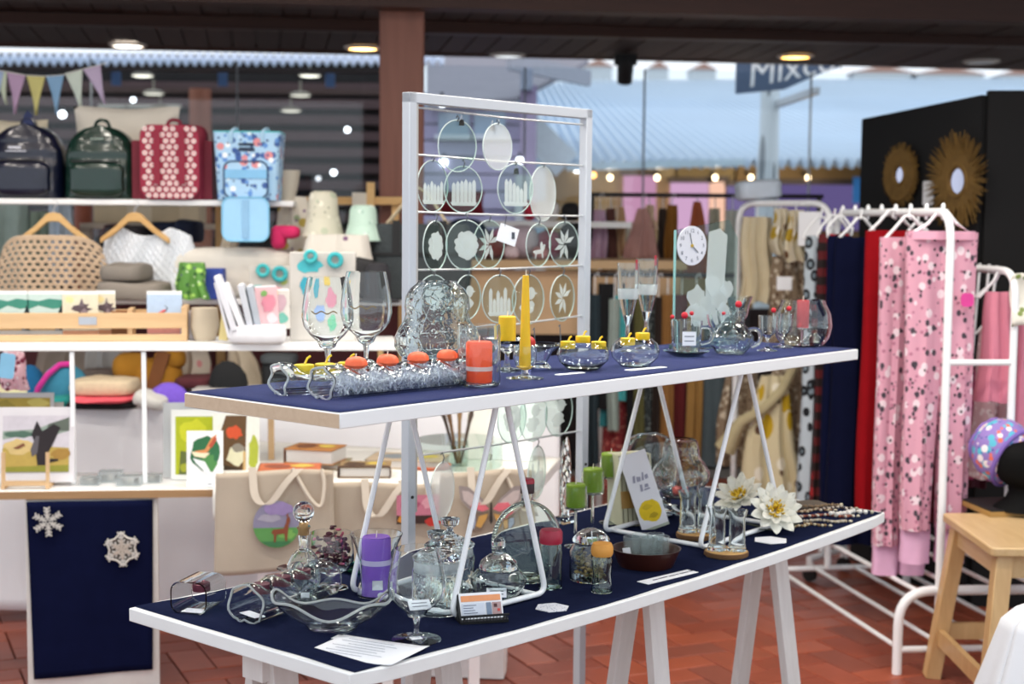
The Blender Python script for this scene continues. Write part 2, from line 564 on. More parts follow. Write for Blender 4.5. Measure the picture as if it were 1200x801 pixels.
beam('beam_2', -1.15, 2.515, 2.575, .1)
beam('trim_1', -.02, 2.522, 2.62, .07)
# the timber post
pp = ony(471, 200, 6.72)
b = B(); b.prism([(-.098, -.09), (-.09, -.098), (.09, -.098), (.098, -.09), (.098, .09), (.09, .098), (-.09, .098), (-.098, .09)], 0, 2.62)
ST('pillar', b, wood('#5e382b', '#946050', 3, (8, 8, .6), .45), (pp.x, pp.y, 0), .06)

# ceiling lamps
def ceiling_lamp(x, y, label, on=1, col='#fff0d8', s=9, rad=.088, watts=0, z=None):
    t = T('ceiling_lamp', label, 'ceiling lamp', (x, y, (ceil_z(y) if z is None else z) - .004), 0, 'recessed ceiling lamps')
    O('bezel', B().lathe([(rad * 1.25, .004), (rad * 1.25, -.004), (rad, -.012), (rad * .95, -.006)], 24), M('#d8d4cc', .4), t)
    O('diffuser', B().lathe([(0, -.009), (rad * .7, -.009), (rad * .96, -.006)], 24), glow(col, s), t)
    if watts: lamp_light(x, y, t.location.z - .05, watts)
for px, py, lb, col, s in ((150, 52, 'white round ceiling lamp above the string of coloured pennants', '#fff3e0', 10), (425, 55, 'amber round ceiling lamp just beside the timber post', '#ffc878', 9),
                           (595, 64, 'dim white ceiling lamp near the roof edge, above the tower frame', '#dfe6ea', 1.2), (932, 65, 'amber round ceiling lamp above the white sign post', '#ffc060', 9),
                           (1150, 71, 'unlit round ceiling lamp above the black partition', '#8f959c', .5)):
    p = onz(px, py, 2.55)
    for _ in range(4): p = onz(px, py, ceil_z(p.y))
    ceiling_lamp(p.x, p.y, lb, 1, col, s, watts=12 if s > 2 else 0)
for x, y, (li, lj) in ADDED_LAMPS:
    ceiling_lamp(x, y, 'added out-of-view white round lamp high above the stalls, %s from the left in the %s row' % (('first', 'second', 'third', 'fourth', 'fifth', 'sixth', 'seventh')[li], ('front', 'middle', 'rear')[lj]), 1, '#fff5e8', 34, watts=4 if lj == 2 else 13)

# glazed wall: low dark wall, panes butted with thin joints
b = B(); b.box((0, 0, .5), (12, .12, 1.0))
ST('wall_back', b, wood('#1f1a1a', '#35292a', 3, (1, 10, 10), .6), wal(0, .04), YAW)
xs = [-5.5] + [(wallp(px, 120) - W0).dot(WU) for px in (107, 278, 615, 755, 950)] + [5.5]
for i, (a, c) in enumerate(zip(xs, xs[1:])):
    bb = B(); bb.box(((a + c) / 2, 0, 1.735), (c - a - .012, .008, 1.47))
    wd = ST('window_%d' % (i + 1), bb, PANE, wal(0, 0), YAW)
    if i: O('joint', B().box((a, 0, 1.735), (.011, .012, 1.47)), M('#7c858c', .4), wd)

# black partition with two raffia mirrors
P1, P2 = ony(1010, 140, 6.8), ony(1150, 113, 6.0)
P1.z = P2.z = 0
PB = M('#0b0c0f', .85, var=.1)
d = (P2 - P1).normalized(); pn = Vector((d.y, -d.x, 0)); pl_ = (P2 - P1).length
if pn.y > 0: pn = -pn
pz = math.atan2(d.y, d.x)
b = B(); b.loft([[(0, 0, 0), (pl_, 0, 0), (pl_, .05, 0), (0, .05, 0)], [(0, 0, 2.01), (pl_, 0, 2.055), (pl_, .05, 2.055), (0, .05, 2.01)]], smooth=False)
ST('partition', b, PB, P1, pz)
b = B().box((1.2, .03, 1.035), (2.4, .06, 2.07))
ST('partition', b, M('#08080a', .9, var=.1), P2 + Vector((.02, -.03, 0)), -.15)
def onp(px, py, off=.03):
    r = ray(px, py); q = P1 + pn * off; t = q.dot(pn) / r.dot(pn)
    return Vector((r.x * t, r.y * t, EYE + r.z * t))
RAF = wood('#4e3816', '#8a6a34', 30, (1, 1, 1), .8)
for px, py, rr, shaggy, lb in ((1055, 205, .137, 0, 'smaller round woven raffia mirror on black partition'), (1123, 212, .2, 1, 'larger round mirror with shaggy raffia fringe on black partition')):
    c = onp(px, py)
    t = T('raffia_mirror', lb, 'mirror', c, pz)
    rim = rr * (.58 if shaggy else .8)
    bb = B().at((0, 0, 0), 0, PI / 2)
    bb.lathe([(rr * .24, -.01), (rr * .26, .012), (rr * .33, .016), (rr * .36, .01), (rim, .012), (rim, -.01)], 40)
    O('woven_ring', bb, RAF, t)
    bb = B().at((0, 0, 0), 0, PI / 2); bb.lathe([(0, .004), (rr * .25, .004)], 28)
    O('glass', bb, M('#c8c2d2', .06, 1, var=0), t)
    bb = B(); n = 190 if shaggy else 120
    for i in range(n):
        a = 2 * PI * i / n + R.uniform(-.02, .02); l = rr * (R.uniform(.84, 1.06) if shaggy else R.uniform(.93, 1.03))
        r0 = rim * .9; y = R.uniform(-.012, .006 if not shaggy else .012)
        a2 = a + R.uniform(-.08, .08) * shaggy
        wv = rr * .035
        pr = (-sin(a) * wv, cos(a) * wv)
        p = [(r0 * cos(a) - pr[0], -y, r0 * sin(a) - pr[1]), (r0 * cos(a) + pr[0], -y, r0 * sin(a) + pr[1]), (l * cos(a2), -y - .012 * shaggy, l * sin(a2))]
        q = [(v[0], v[1] - .004, v[2]) for v in p]
        bb.loft([p, q], smooth=False)
    O('raffia_fringe', bb, RAF, t, kind='stuff')
c = onp(1088, 226, .004)
S('price_card', B().box((0, 0, 0), (.075, .004, .1)), PAPER, 'small white price card between the two raffia mirrors', 'card', c, pz)

# ================================================================ outdoors, beyond the glass
ST('ground', B().box((0, 40, -.06), (160, 62, .1)), M('#8d8b88', .9, var=.15, scale=1))
# corrugated roof of the building across the yard
b = B(); n = 110 * 6
ROOF = M('#cddcec', .45, var=.08, scale=1.2)
rows = []
for t in (0, .33, .66, 1):
    row = []
    for i in range(n + 1):
        s_ = i / n
        e = ony(648 + 1500 * s_, 192 - 3 * s_, 13.0); g = ony(618 + 760 * s_, 98 - 2 * s_, 17.5)
        p = e.lerp(g, t); p.z += .05 * sin(2 * PI * i / 6)
        row.append(p)
    rows.append(row)
b.loft(rows, False)
bt = T('market_building', 'market building across the yard under a blue corrugated roof', 'building', (0, 13.5, 0))
def bo(*a, **k):
    o = O(*a, **k); return o
off = Vector((0, -13.5, 0))
b.v = [p + off for p in b.v]
bo('roof', b, ROOF, bt, solid=.01)
e0, e1 = ony(664, 196, 12.95) + off, ony(872, 190, 12.95) + off
bo('gutter', B().bar(e0, e1, .09, .06), M('#c8dbe6', .4), bt)
e0, e1 = ony(622, 152, 13.0) + off, ony(664, 194, 13.0) + off
bo('bargeboard', B().bar(e0, e1, .1, .26), M('#dfe8ef', .5), bt)
for (x0, x1, y0, y1, c) in ((640, 735, 196, 330, '#a0835a'), (735, 790, 196, 330, '#ab9066'), (790, 860, 196, 330, '#94784c'), (860, 1030, 192, 330, '#8e6c40'), (1030, 1500, 192, 330, '#7a5c3c')):
    a, c2 = ony(x0, y0, 13.7) + off, ony(x1, y1, 13.7) + off
    bo('wall', B().box(((a.x + c2.x) / 2, a.y, (a.z) / 2), (c2.x - a.x, .1, a.z)), M(c, .8, var=.15, scale=3), bt)
for (x0, x1, y0, y1, c, s) in ((731, 768, 206, 260, '#c08aa6', 1.0), (786, 829, 214, 275, '#c79ab8', 1.1), (832, 848, 213, 270, '#e8b49a', 1.2), (852, 905, 218, 270, '#8a78a8', .7), (905, 1010, 216, 270, '#7a68a0', .6), (1060, 1120, 210, 270, '#5a4a90', .6)):
    a, c2 = ony(x0, y0, 13.6) + off, ony(x1, y1, 13.6) + off
    f = bo('window', B().box(((a.x + c2.x) / 2, a.y, (a.z + c2.z) / 2), (c2.x - a.x, .06, a.z - c2.z)), glow(c, s), bt)
    bo('lintel', B().box(((a.x + c2.x) / 2, a.y - .02, a.z + .025), (c2.x - a.x + .06, .1, .05)), M('#4a3a30', .7), f)
for (x0, x1, y0, y1, nm, lb, c) in ((1015, 1040, 207, 238, 'poster', 'blue poster with a pale figure, hung under the corrugated roof', '#2f7fc0'),
                                    (1048, 1088, 203, 262, 'cloth_banner', 'purple hanging cloth below the corrugated roof', '#5a32a8'),
                                    (1092, 1112, 203, 262, 'cloth_banner', 'red hanging cloth beside the black partition edge', '#b0342e')):
    a, c2 = ony(x0 - 15, y0, 13.2), ony(x1 - 15, y1, 13.2)
    wd, hh = c2.x - a.x, a.z - c2.z
    if nm == 'poster':
        t = T(nm, lb, 'poster', ((a.x + c2.x) / 2, 13.2, c2.z))
        O('sheet', B().box((0, 0, hh / 2), (wd, .02, hh)), M(c, .5, var=.2, scale=6), t)
        flat_print('figure', t, [('#cfe3f0', [(-wd * .2, 0), (wd * .25, 0), (wd * .12, hh * .45), (0, hh * .62), (-wd * .12, hh * .4)])], -.012)
    else:
        bb = B(); drape(bb, wd, wd * (.3 if c == '#5a32a8' else .9), hh, .03, 3, .03, 3, 0, hh)
        S(nm, bb, M(c, .8), lb, 'banner', ((a.x + c2.x) / 2, 13.2, c2.z))
for i, px in enumerate((715, 770, 838, 880, 947)):  # lamps added to brighten the dark wall, some where bright spots are seen
    p = ony(px, 208, 13.35); k = mpp(p)
    tt = T('added_eave_lamp', 'small warm lamp added under the blue roof eave, %s from the left' % ('first', 'second', 'third', 'fourth', 'fifth')[i], 'lamp', p, 0, 'added lamps under the blue roof')
    O('bulb', B().sell((0, 0, 0), (.022, .022, .026), 1, nu=12, nv=8), glow('#ffdcae', 8), tt)
    O('arm', B().bar((0, .02, .02), (0, .33, .06), .02, .02), BLACK, tt)
    l = bpy.data.lights.new('added_eave_light', 'POINT'); l.energy, l.color, l.shadow_soft_size = 2.2, (1, .85, .66), .05
    lo = bpy.data.objects.new('added_eave_light', l); lo.location = p + Vector((0, -.06, 0)); COL.objects.link(lo)
# hills and pale houses behind the roof
b = B()
q = random.Random(4); top = [( -60 + i * 4, 6.9 + 1.6 * noise.noise((i * .3, 1, 0)) + .5 * noise.noise((i * 1.3, 4, 0))) for i in range(32)]
for (x, z), (x2, z2) in zip(top, top[1:]):
    b.loft([[(x, 62, 0), (x2, 62, 0), (x2, 66, 0), (x, 66, 0)], [(x, 63, z), (x2, 63, z2), (x2, 65, z2), (x, 65, z)]], smooth=False)
ST('hills', b, M('#8fa3b8', .9, var=.2, scale=.3))
for i, (px, py, wd) in enumerate(((700, 86, 1.0), (770, 88, .7), (822, 90, .9), (905, 86, 1.2), (1030, 93, 2.0), (1108, 95, 2.4), (1190, 96, 1.4))):
    p = ony(px, py, 55); hh = R.uniform(.8, 1.3)
    t = T('hillside_house', 'tiny pale house on the hillside, number %s from the left above the blue roof' % ('first', 'second', 'third', 'fourth', 'fifth', 'sixth', 'seventh')[i], 'house', (p.x, p.y, 0), 0, 'pale houses on the hillside')
    t['label'] = ('tiny pale house on the hillside behind the blue roof, %s from the left' % ('first', 'second', 'third', 'fourth', 'fifth', 'sixth', 'seventh')[i])
    O('wall', B().box((0, 0, p.z / 2 + .1), (wd, 1.2, p.z + .2)), M('#dfe6ec', .7), t)
    O('roof', B().prism([(-wd * .56, p.z + .2), (wd * .56, p.z + .2), (0, p.z + .45)], -.66, .66, 'y'), M('#b08c80', .8), t)
# white trunk post with the hanging sign
p = ony(899, 215, 11.6)
t = T('sign_post', 'peeling white painted trunk post outside the window', 'post', (p.x, p.y, 0))
k = mpp(p)
b = B(); q = ony(903, 100, 11.6)
b.tube([(0, 0, 0), (0, 0, p.z), ((q.x - p.x) * .7, 0, (p.z + q.z) / 2), (q.x - p.x, 0, q.z + .1)], [.09, .085, .075, .07], 14)
O('trunk', b, spots('birch', '#dfe6ea', [('#8d949a', 9, .28, .15), ('#5c6167', 14, .16, .12)], .7), t)
a = ony(862, 110, 10.3); k = mpp(a)
t = T('hanging_sign', 'slate blue hanging sign with white brush lettering on trunk post', 'sign', a, .06)
O('board', B().prism([(x * k, z * k) for x, z in ((0, 0), (58, 6), (98, 24), (150, 42), (150, 72), (0, 72))], -.015, .015, 'y'), M('#53647f', .6, var=.08), t)
words('lettering', 'Mıxcorun', .25, M('#f4f6f8', .5), t, (11 * k, -.018, 20 * k), (PI / 2, -.2, 0), .25, align='LEFT')
pe = Matrix.Rotation(-.06, 4, 'Z') @ (Vector((p.x + .06, 11.56, a.z + .03)) - a)
O('bracket', B().bar((pe.x - .02, .015, .03), tuple(pe), .05, .05), GREYMET, t)
p = ony(733, 74, 9.0)
t = T('spotlight', 'black spotlight hanging from the roof edge before the blue roof', 'spotlight', p)
k = mpp(p)
O('bracket', B().box((0, 0, .02), (26 * k, .08, 12 * k)), BLACK, t)
O('housing', B().at((0, 0, -.02), 0, .5).lathe([(0, -.1), (.045, -.1), (.05, .02), (.03, .06), (0, .06)], 18), BLACK, t)

# lilac building right behind the post, with a porch roof
Y1 = 12.4
t = T('lilac_building', 'lilac boarded building with a pale porch roof beyond the glass', 'building', (0, Y1, 0))
off = Vector((0, -Y1, 0))
def rect(name, x0, y0, x1, y1, y, m, par, th=.08):
    a, c = ony(x0, y0, y), ony(x1, y1, y)
    return O(name, B().box(((a.x + c.x) / 2, y - Y1, (a.z + c.z) / 2), (c.x - a.x, th, a.z - c.z)), m, par)
ys = [126, 146, 165, 184, 204, 224, 246, 270]
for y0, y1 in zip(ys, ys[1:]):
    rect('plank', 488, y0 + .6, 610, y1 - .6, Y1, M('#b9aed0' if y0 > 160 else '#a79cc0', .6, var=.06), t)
rect('backing', 486, 126, 612, 420, Y1 + .1, M('#5d5470', .8), t)
rect('corner_post', 610, 100, 626, 420, Y1 - .1, M('#a592b4', .6), t)
rect('door', 604, 205, 622, 420, Y1 - .14, M('#d8d6dc', .6), t)
for x0, x1 in ((514, 550), (556, 592)):
    w2 = rect('window', x0, 132, x1, 158, Y1 - .05, M('#9fb3c8', .15), t, .06)
    a, c = ony(x0, 132, Y1 - .09), ony(x1, 158, Y1 - .09)
    O('sill', B().box(((a.x + c.x) / 2, -.1, c.z - .02), (c.x - a.x + .06, .08, .04)), M('#d5d8e4', .5), w2)
a, c, e, g = [ony(x, y, yy) + off for x, y, yy in ((500, 128, 12.2), (606, 120, 12.2), (690, 75, 13.5), (500, 70, 13.5))]
O('porch_roof', B().loft([[a, c, e, g], [q + Vector((0, 0, .04)) for q in (a, c, e, g)]], smooth=False), M('#8a8690', .6, var=.1), t)
a, c = ony(596, 72, 12.0) + off, ony(690, 92, 12.9) + off
O('bargeboard', B().bar(a, c, .05, .13), M('#a9abb8', .5), t)
rect('downpipe_box', 610, 82, 624, 106, Y1 - .2, M('#98a0b4', .5), t, .2)

# dark log cabin on the left with a scalloped eave
Y1 = 12.9
t = T('log_cabin', 'dark boarded veranda building behind the backpacks, beyond the glass', 'building', (0, Y1, 0))
off = Vector((0, -Y1, 0))
ys = list(range(92, 300, 19))
PLK = wood('#3c2b2a', '#6b5152', 3, (1, 10, 10), .6)
for i, (y0, y1) in enumerate(zip(ys, ys[1:])):
    rect('plank', -240, y0, 484, y1 - 2.2, Y1 + .02 * (i % 2), PLK, t, .05)
rect('backing', -260, 60, 486, 420, Y1 + .1, M('#1a1414', .8), t)
rect('veranda_beam', -260, 100, 470, 112, Y1 - .5, M('#4d3833', .6), t, .15)
rect('veranda_beam', -260, 76, 470, 86, Y1 - 1.1, M('#3a2c2a', .6), t, .15)
for x0, x1 in ((118, 148), (150, 178), (182, 210)):
    w2 = rect('window', x0, 126, x1, 142, Y1 - .04, M('#56605e', .15), t, .06)
    a, c = ony(x0, 126, Y1 - .08), ony(x1, 142, Y1 - .08)
    O('frame', B().box(((a.x + c.x) / 2, -.08, a.z + .012), (c.x - a.x + .03, .06, .025)), M('#c9c2b4', .5), w2)
p = ony(235, 170, Y1 - .7)
O('post', B().lathe([(0, 0), (.09, 0), (.088, p.z + .45), (0, p.z + .45)], 18), wood('#7d4532', '#a86a52', 3, (8, 8, .7)), t, (p.x, -.7, 0))
b = B(); n = 62 * 6; rows = []
for y, yy in ((73.5, 11.3), (64, 11.6)):
    rows.append([])
    for i in range(n + 1):
        q = ony(-120 + 640 * i / n, y - .006 * 640 * i / n * 0, yy) + off; q.z += .022 * sin(2 * PI * i / 6)
        q.z += -.004 * i / n
        rows[-1].append(q)
b.loft(rows, False)
O('corrugated_eave', b, M('#c6d0e4', .5, var=.05), t, solid=.012)
for i, (px, py, lb) in enumerate(((167, 89, 'nearest to the pennants'), (180, 110, 'below the first, left of the round post'), (188, 128, 'low beside the cabin windows'), (363, 89, 'right of the round post under the eave'), (352, 112, 'second down, right of the round post'), (341, 130, 'third down, right of the round post'))):
    yy = 12.0 + .18 * (i % 3); p = ony(px, py, yy)
    tt = T('veranda_lamp', 'oval veranda lamp beyond the glass, ' + lb, 'lamp', p, 0, 'lamps under the cabin veranda')
    O('shade', B().lathe([(.085, 0), (.09, .012), (.05, .03), (.008, .035), (.008, .12), (0, .12)], 20), M('#8d8678', .5), tt)
    O('diffuser', B().lathe([(0, -.008), (.06, -.006), (.084, .001)], 20), glow('#f2ead8', 2.4 if i % 3 == 0 else 1.3), tt)
for px, py, nm in ((136, 90, 'first'), (261, 91, 'second'), (387, 92, 'third')):
    p = ony(px, py, 11.9); k = mpp(p)
    S('small_flag', B().box((0, 0, 0), (11 * k, .01, 20 * k)), M('#5d7aa8', .8), 'small blue flag under the cabin eave, %s from the left' % nm, 'flag', p, .3, 'blue flags under the eave')
for px, py, yy, rr, lb in ((520, 190, 12.34, 4.6, 'lamp reflection built as a round bulb before the lilac wall, behind the tower frame left'), (609, 188, 12.25, 4.2, 'lamp reflection built as a round bulb at the corner of the lilac building'), (676, 199, 13.62, 3.4, 'lamp reflection built as a bulb below the blue roof eave'), (518, 120, 11.5, 5.0, 'lamp reflection built as a bulb under the pale porch roof'), (407, 152, 11.5, 3.4, 'glowing bulb before cabin boards beside timber post'), (391, 202, 11.5, 3.6, 'glowing bulb low before the cabin boards'), (373, 209, 11.5, 3, 'faint bulb left of the low glowing bulb'), (156, 117, 11.5, 3, 'lamp reflection built as a small bulb under the cabin veranda left'), (73, 134, 11.5, 4.6, 'lamp reflection built as a bulb behind the blue and white pennants'), (695, 205, 12.9, 3.6, 'small amber bulb under the blue roof')):  # most of these glowing bulbs stand in for lamp reflections in the window
    p = ony(px, py, yy); k = mpp(p)
    tt = T('bulb_and_reflection', lb, 'bulb', p)
    O('bulb', B().sell((0, 0, 0), (rr * k, rr * k, rr * k), 1, nu=14, nv=9), glow('#ffb060' if 'amber' in lb else '#f8faff', 5 if 'faint' not in lb else 1.5), tt)
    O('socket', B().lathe([(0, 0), (rr * k * .5, 0), (rr * k * .4, rr * k * 1.5), (0, rr * k * 1.5)], 10), BLACK, tt, (0, 0, rr * k * .8))

# ================================================================ left stall: racks, shelves and cloth-covered tables
LZ = .12                                              # the racks run slightly away to the right
def YL(px, y): return y + .00045 * px
# cloth-covered table behind, with knitwear on it
HT = ony(0, 480, 5.62).z
a, c = ony(-90, 480, 5.6), ony(655, 480, 5.85)
q = random.Random(3)
def cloth_front(u, v):
    x = a.x + (c.x - a.x) * u; y = a.y + (c.y - a.y) * u
    w_ = .022 * sin(17 * u + 2 * v) + .014 * sin(41 * u + 1.3)
    if v < .4:
        t = v / .4
        return (x, y + .72 * (1 - t), HT)
    t = (v - .4) / .6
    return (x + .01 * sin(9 * u), y - .02 - w_ * t - .03 * t, HT - (HT - .05) * t)
b = B().sheet(cloth_front, 110, 30)
S('white_tablecloth', b, CLOTHW, 'long white tablecloth over the rear table under the hats', 'tablecloth', solid=.004)
t = T('rear_table', 'plain table hidden under the long white tablecloth', 'table', (a.x, a.y, 0), math.atan2(c.y - a.y, c.x - a.x))
ln = (c - a).length
O('top', B().box((ln / 2, .36, HT - .02), (ln - .05, .66, .03)), LIGHTWOOD, t)
for x in (.1, ln - .1):
    for y in (.1, .62):
        O('leg', B().box((x, y, HT / 2 - .02), (.05, .05, HT - .04)), LIGHTWOOD, t)

# rear shelf unit
SH2 = ony(240, 351, 5.75).z; SH1 = ony(200, 234, 5.9).z
t = T('rear_shelf_unit', 'white rear shelf unit carrying the backpacks on its top board', 'shelf', (0, 6.0, 0), .07)
def shelf_board(nm, x0, x1, z, d, y0, th=.022, m=WHITE):
    A, Cc = ony(x0, 300, 5.9).x, ony(x1, 300, 5.9).x
    return O(nm, B().box(((A + Cc) / 2, y0 + d / 2, z - th / 2), (Cc - A, d, th)), m, t, bev=.003)
shelf_board('top_board', -160, 342, SH1, .42, 0)
shelf_board('middle_board', -160, 484, SH2, .5, -.1)
for px in (-140, 249, 472):
    x = ony(px, 300, 6.0).x
    zu = SH1 if px < 300 else SH2
    O('upright', B().box((x, .36, (zu - .022 + HT + .004) / 2), (.035, .035, zu - .022 - HT - .006)), wood('#b98a52', '#d8b07a', 5, (10, 10, 1)), t)
O('back_panel', B().box((ony(150, 300, 6.1).x, .44, (SH2 + HT) / 2), (2.6, .02, SH2 - HT - .06)), M('#5b2325', .7, var=.15), t)
b = B()
# pale wooden rail and stub right of the top board
rail = T('wooden_rail', 'natural wooden rail with an upright stub beside the floral cooler bag', 'rail', ony(345, 232, 6.55))
k = mpp(ony(345, 232, 6.55))
O('rail', B().bar((0, 0, -3 * k), (130 * k, 0, -2 * k), 9 * k, 9 * k), PINE, rail)
O('stub', B().box((90 * k, -.02, 2 * k), (9 * k, .03, 34 * k)), PINE, rail)
O('label_tag', B().box((77 * k, -.03, -4 * k), (17 * k, .004, 22 * k)), M('#d9d3c6', .8), rail)
for bx_ in (6, 118):
    O('support_leg', B().box((bx_ * k, .02, -rail.location.z / 2 - .5 * k), (.03, .03, rail.location.z)), PINE, rail)

# --- backpacks on the top board
def backpack(px, hw, top, base, y, mat_, label, quilt=1, pocket=1, rz=.05, depth=.1, print_=None):
    p = ony(px, base, y); p.z = SH1 + .001; k = mpp(p); H_ = (base - top) * k; w_ = hw * k
    t = T('backpack', label, 'backpack', p, rz)
    rings = []
    n, m = 28, 22
    for i in range(m + 1):
        s_ = i / m
        z = H_ * s_
        wv = w_ * (.97 if s_ < .5 else math.sqrt(max(.0, 1 - ((s_ - .5) / .5) ** 2.6)) * .97 + .0) if quilt else w_ * (1 if s_ < .86 else math.sqrt(max(0, 1 - ((s_ - .86) / .145) ** 2)) * .25 + .75)
        dv = depth * (1 - .35 * s_ ** 2)
        bul = 1 + (.05 * abs(sin(s_ * PI * 5.5)) if quilt else 0)
        ring = []
        for j in range(n):
            a_ = 2 * PI * j / n
            x = math.copysign(abs(cos(a_)) ** .55, cos(a_)); yv = math.copysign(abs(sin(a_)) ** .6, sin(a_))
            ring.append((x * max(wv, .004) * (.97 + .03 * bul), yv * dv * bul + .006 * noise.noise((x * 3, z * 22, yv * 2 + px)), z))
        rings.append(ring)
    O('body', B().loft(rings), mat_, t)
    if pocket:
        bb = B(); bb.sell((0, -depth * 1.02, H_ * .26), (w_ * .72, .035, H_ * .24), .45, .6, 26, 14, .05, 4)
        O('front_pocket', bb, mat_, t)
        O('zip', B().tube([(-w_ * .66, -depth * 1.2, H_ * .5), (0, -depth * 1.34, H_ * .505), (w_ * .66, -depth * 1.2, H_ * .5)], .004, 6), M('#1b1e24', .4), t)
    O('top_handle', B().tube(arc([(-.03, 0, H_ * .97), (-.02, 0, H_ * 1.08), (.02, 0, H_ * 1.08), (.03, 0, H_ * .97)], .02), .007, 8), mat_, t)
    for s_ in (-1, 1):
        O('side_strap', B().tube([(s_ * w_ * .9, .02, H_ * .5), (s_ * w_ * 1.04, .05, H_ * .25), (s_ * w_ * .95, .05, .02)], .012, 8), mat_, t)
    return t, k, w_, H_
SHINY_N, SHINY_G = M('#0c1028', .28, var=.25, bump=.5, bscale=26, coat=.4), M('#0c2b22', .26, var=.25, bump=.5, bscale=26, coat=.4)
bp, k, w_, H_ = backpack(35, 43, 150, 236, 6.0, SHINY_N, 'shiny navy quilted backpack, leftmost on the top board')
flat_print('badge', bp, [('#c9ccd8', [(-.06, H_ * .62), (.02, H_ * .62), (.02, H_ * .635), (-.06, H_ * .635)]), ('#c9ccd8', [(-.05, H_ * .66), (0, H_ * .66), (0, H_ * .69), (-.05, H_ * .69)])], -.112)
O('hang_loop', B().prism([(-.02, H_ * .98), (.02, H_ * .98), (.016, H_ * 1.13), (0, H_ * 1.19), (-.016, H_ * 1.13)], -.006, .006, 'y'), M('#1e2a55', .7), bp, (.0, 0, 0))
bp, k, w_, H_ = backpack(121, 42, 149, 234, 6.0, SHINY_G, 'shiny dark green quilted backpack between the navy and the red one')
flat_print('badge', bp, [('#9fb0a8', [(-.025, H_ * .8), (.025, H_ * .8), (.025, H_ * .815), (-.025, H_ * .815)])], -.1)
DOT = spots('flower_dots', '#8e2340', [('#f0e4df', 38, .36, 1), ('#c0506a', 38, .2, 1), ('#f6ece4', 38, .1, 1)], .75)
bp, k, w_, H_ = backpack(205, 39, 144, 230, 6.0, M('#7c1c33', .7, var=.1), 'burgundy square backpack with rows of white flower dots', 0, 0)
# printed back panel: regular rows of pale flowers, built as flat print
pol = [('#8b2139', rrect(w_ * 1.8, H_ * .98, .05))]
pol[0] = ('#97243f', [(x, z + H_ * .5) for x, z in rrect(w_ * 1.72, H_ * .98, .05)])
dots = []
b = B(); ms = [M('#97243f', .75), M('#f3e6e2', .7), M('#b8455c', .7)]
b.mat(0).prism(pol[0][1], -.115, -.1, 'y')
for r_ in range(12):
    for c_ in range(11):
        x = (c_ - 5) * .027 + (.0135 if r_ % 2 else 0); z = .016 + r_ * .0235
        if abs(x) < w_ * .8 and z < H_ * .95 and not (.036 < abs(x) < .06 and z > .07):
            b.mat(1).face([(x + p_[0], -.1165, z + p_[1]) for p_ in circ(.0098, n=10)])
            b.mat(2).face([(x + p_[0], -.1175, z + p_[1]) for p_ in circ(.0042, n=8)])
O('printed_panel', b, ms, bp)
for s_ in (-1, 1):
    O('shoulder_strap', B().box((s_ * .048, -.119, H_ * .56), (.026, .01, H_ * .72)), M('#8a1c36', .7), bp)
O('side_wing', B().box((-w_ * 1.06, 0, H_ * .4), (.03, .12, H_ * .78)), M('#741a2e', .7), bp)
O('side_wing', B().box((w_ * 1.06, 0, H_ * .4), (.03, .12, H_ * .78)), M('#741a2e', .7), bp)

FLOR = spots('blue_floral', '#a8cdea', [('#3b5c9c', 24, .3, 1), ('#5f8fd0', 30, .3, 1), ('#d98d92', 15, .26, 1), ('#f1f6fb', 20, .22, 1), ('#2c4680', 40, .2, 1)], .7)
p = ony(293, 226, 5.95); p.z = SH1 + .001; k = mpp(p)
t = T('cooler_bag', 'light blue floral cooler tote with a flap hanging over the board edge', 'bag', p, .04)
H_ = 78 * k; w_ = 39 * k
b = B()
b.loft([[(x, y, z) for x, y in rrect(2 * w_ * f_, g_, .02)] for f_, g_, z in ((.88, .17, 0), (.93, .18, H_ * .5), (1, .18, H_), (.97, .168, H_), (.97, .166, H_ - .05))])
O('body', b, FLOR, t)
O('lining', B().box((0, .0, H_ - .02), (2 * w_ - .02, .15, .004)), M('#2aa0a8', .7), t)
O('rim', B().tube([(x, y, H_) for x, y in rrect(2 * w_ - .006, .174, .018)], .004, 6, True), M('#58c0c8', .6), t)
for x in (-.06, .06):
    O('handle', B().tube(arc([(x, -.09, H_ * .85), (x, -.098, H_ * 1.0), (x + .015, -.03, H_ * 1.07), (x, .07, H_ * 1.0)], .03), .008, 6), M('#a9cfe8', .7), t)
pts = [(x, z + H_ * .3) for x, z in rrect(50 * k, 42 * k, 9 * k)]
O('front_pocket', B().prism(pts, -.118, -.085, 'y'), FLOR, t, bev=.006)
O('pocket_piping', B().tube([(x, -.119, z) for x, z in pts], .003, 6, True), M('#1d3a66', .6), t)
O('pocket_band', B().box((0, -.12, H_ * .38), (48 * k, .004, 10 * k)), M('#7fb8e0', .7), t)
flat_print('badge', t, [('#27334a', [(x * k, H_ * .72 + z * k) for x, z in ((-9, 0), (9, 0), (9, 4), (-9, 4))]), ('#27334a', [(x * k, H_ * .8 + z * k) for x, z in ((-9, 0), (9, 0), (9, 3), (-9, 3))])], -.094)
pts = [(x, z - 22 * k) for x, z in rrect(53 * k, 50 * k, 10 * k)]
O('hanging_flap', B().prism(pts, -.135, -.123, 'y'), M('#9dcdee', .7, var=.06), t, bev=.003)
O('flap_piping', B().tube([(x, -.136, z) for x, z in pts], .003, 6, True), M('#7fc3e6', .6), t)
O('flap_strap', B().box((0, -.138, -22 * k), (7 * k, .004, 44 * k)), M('#8bb8dc', .7), t)

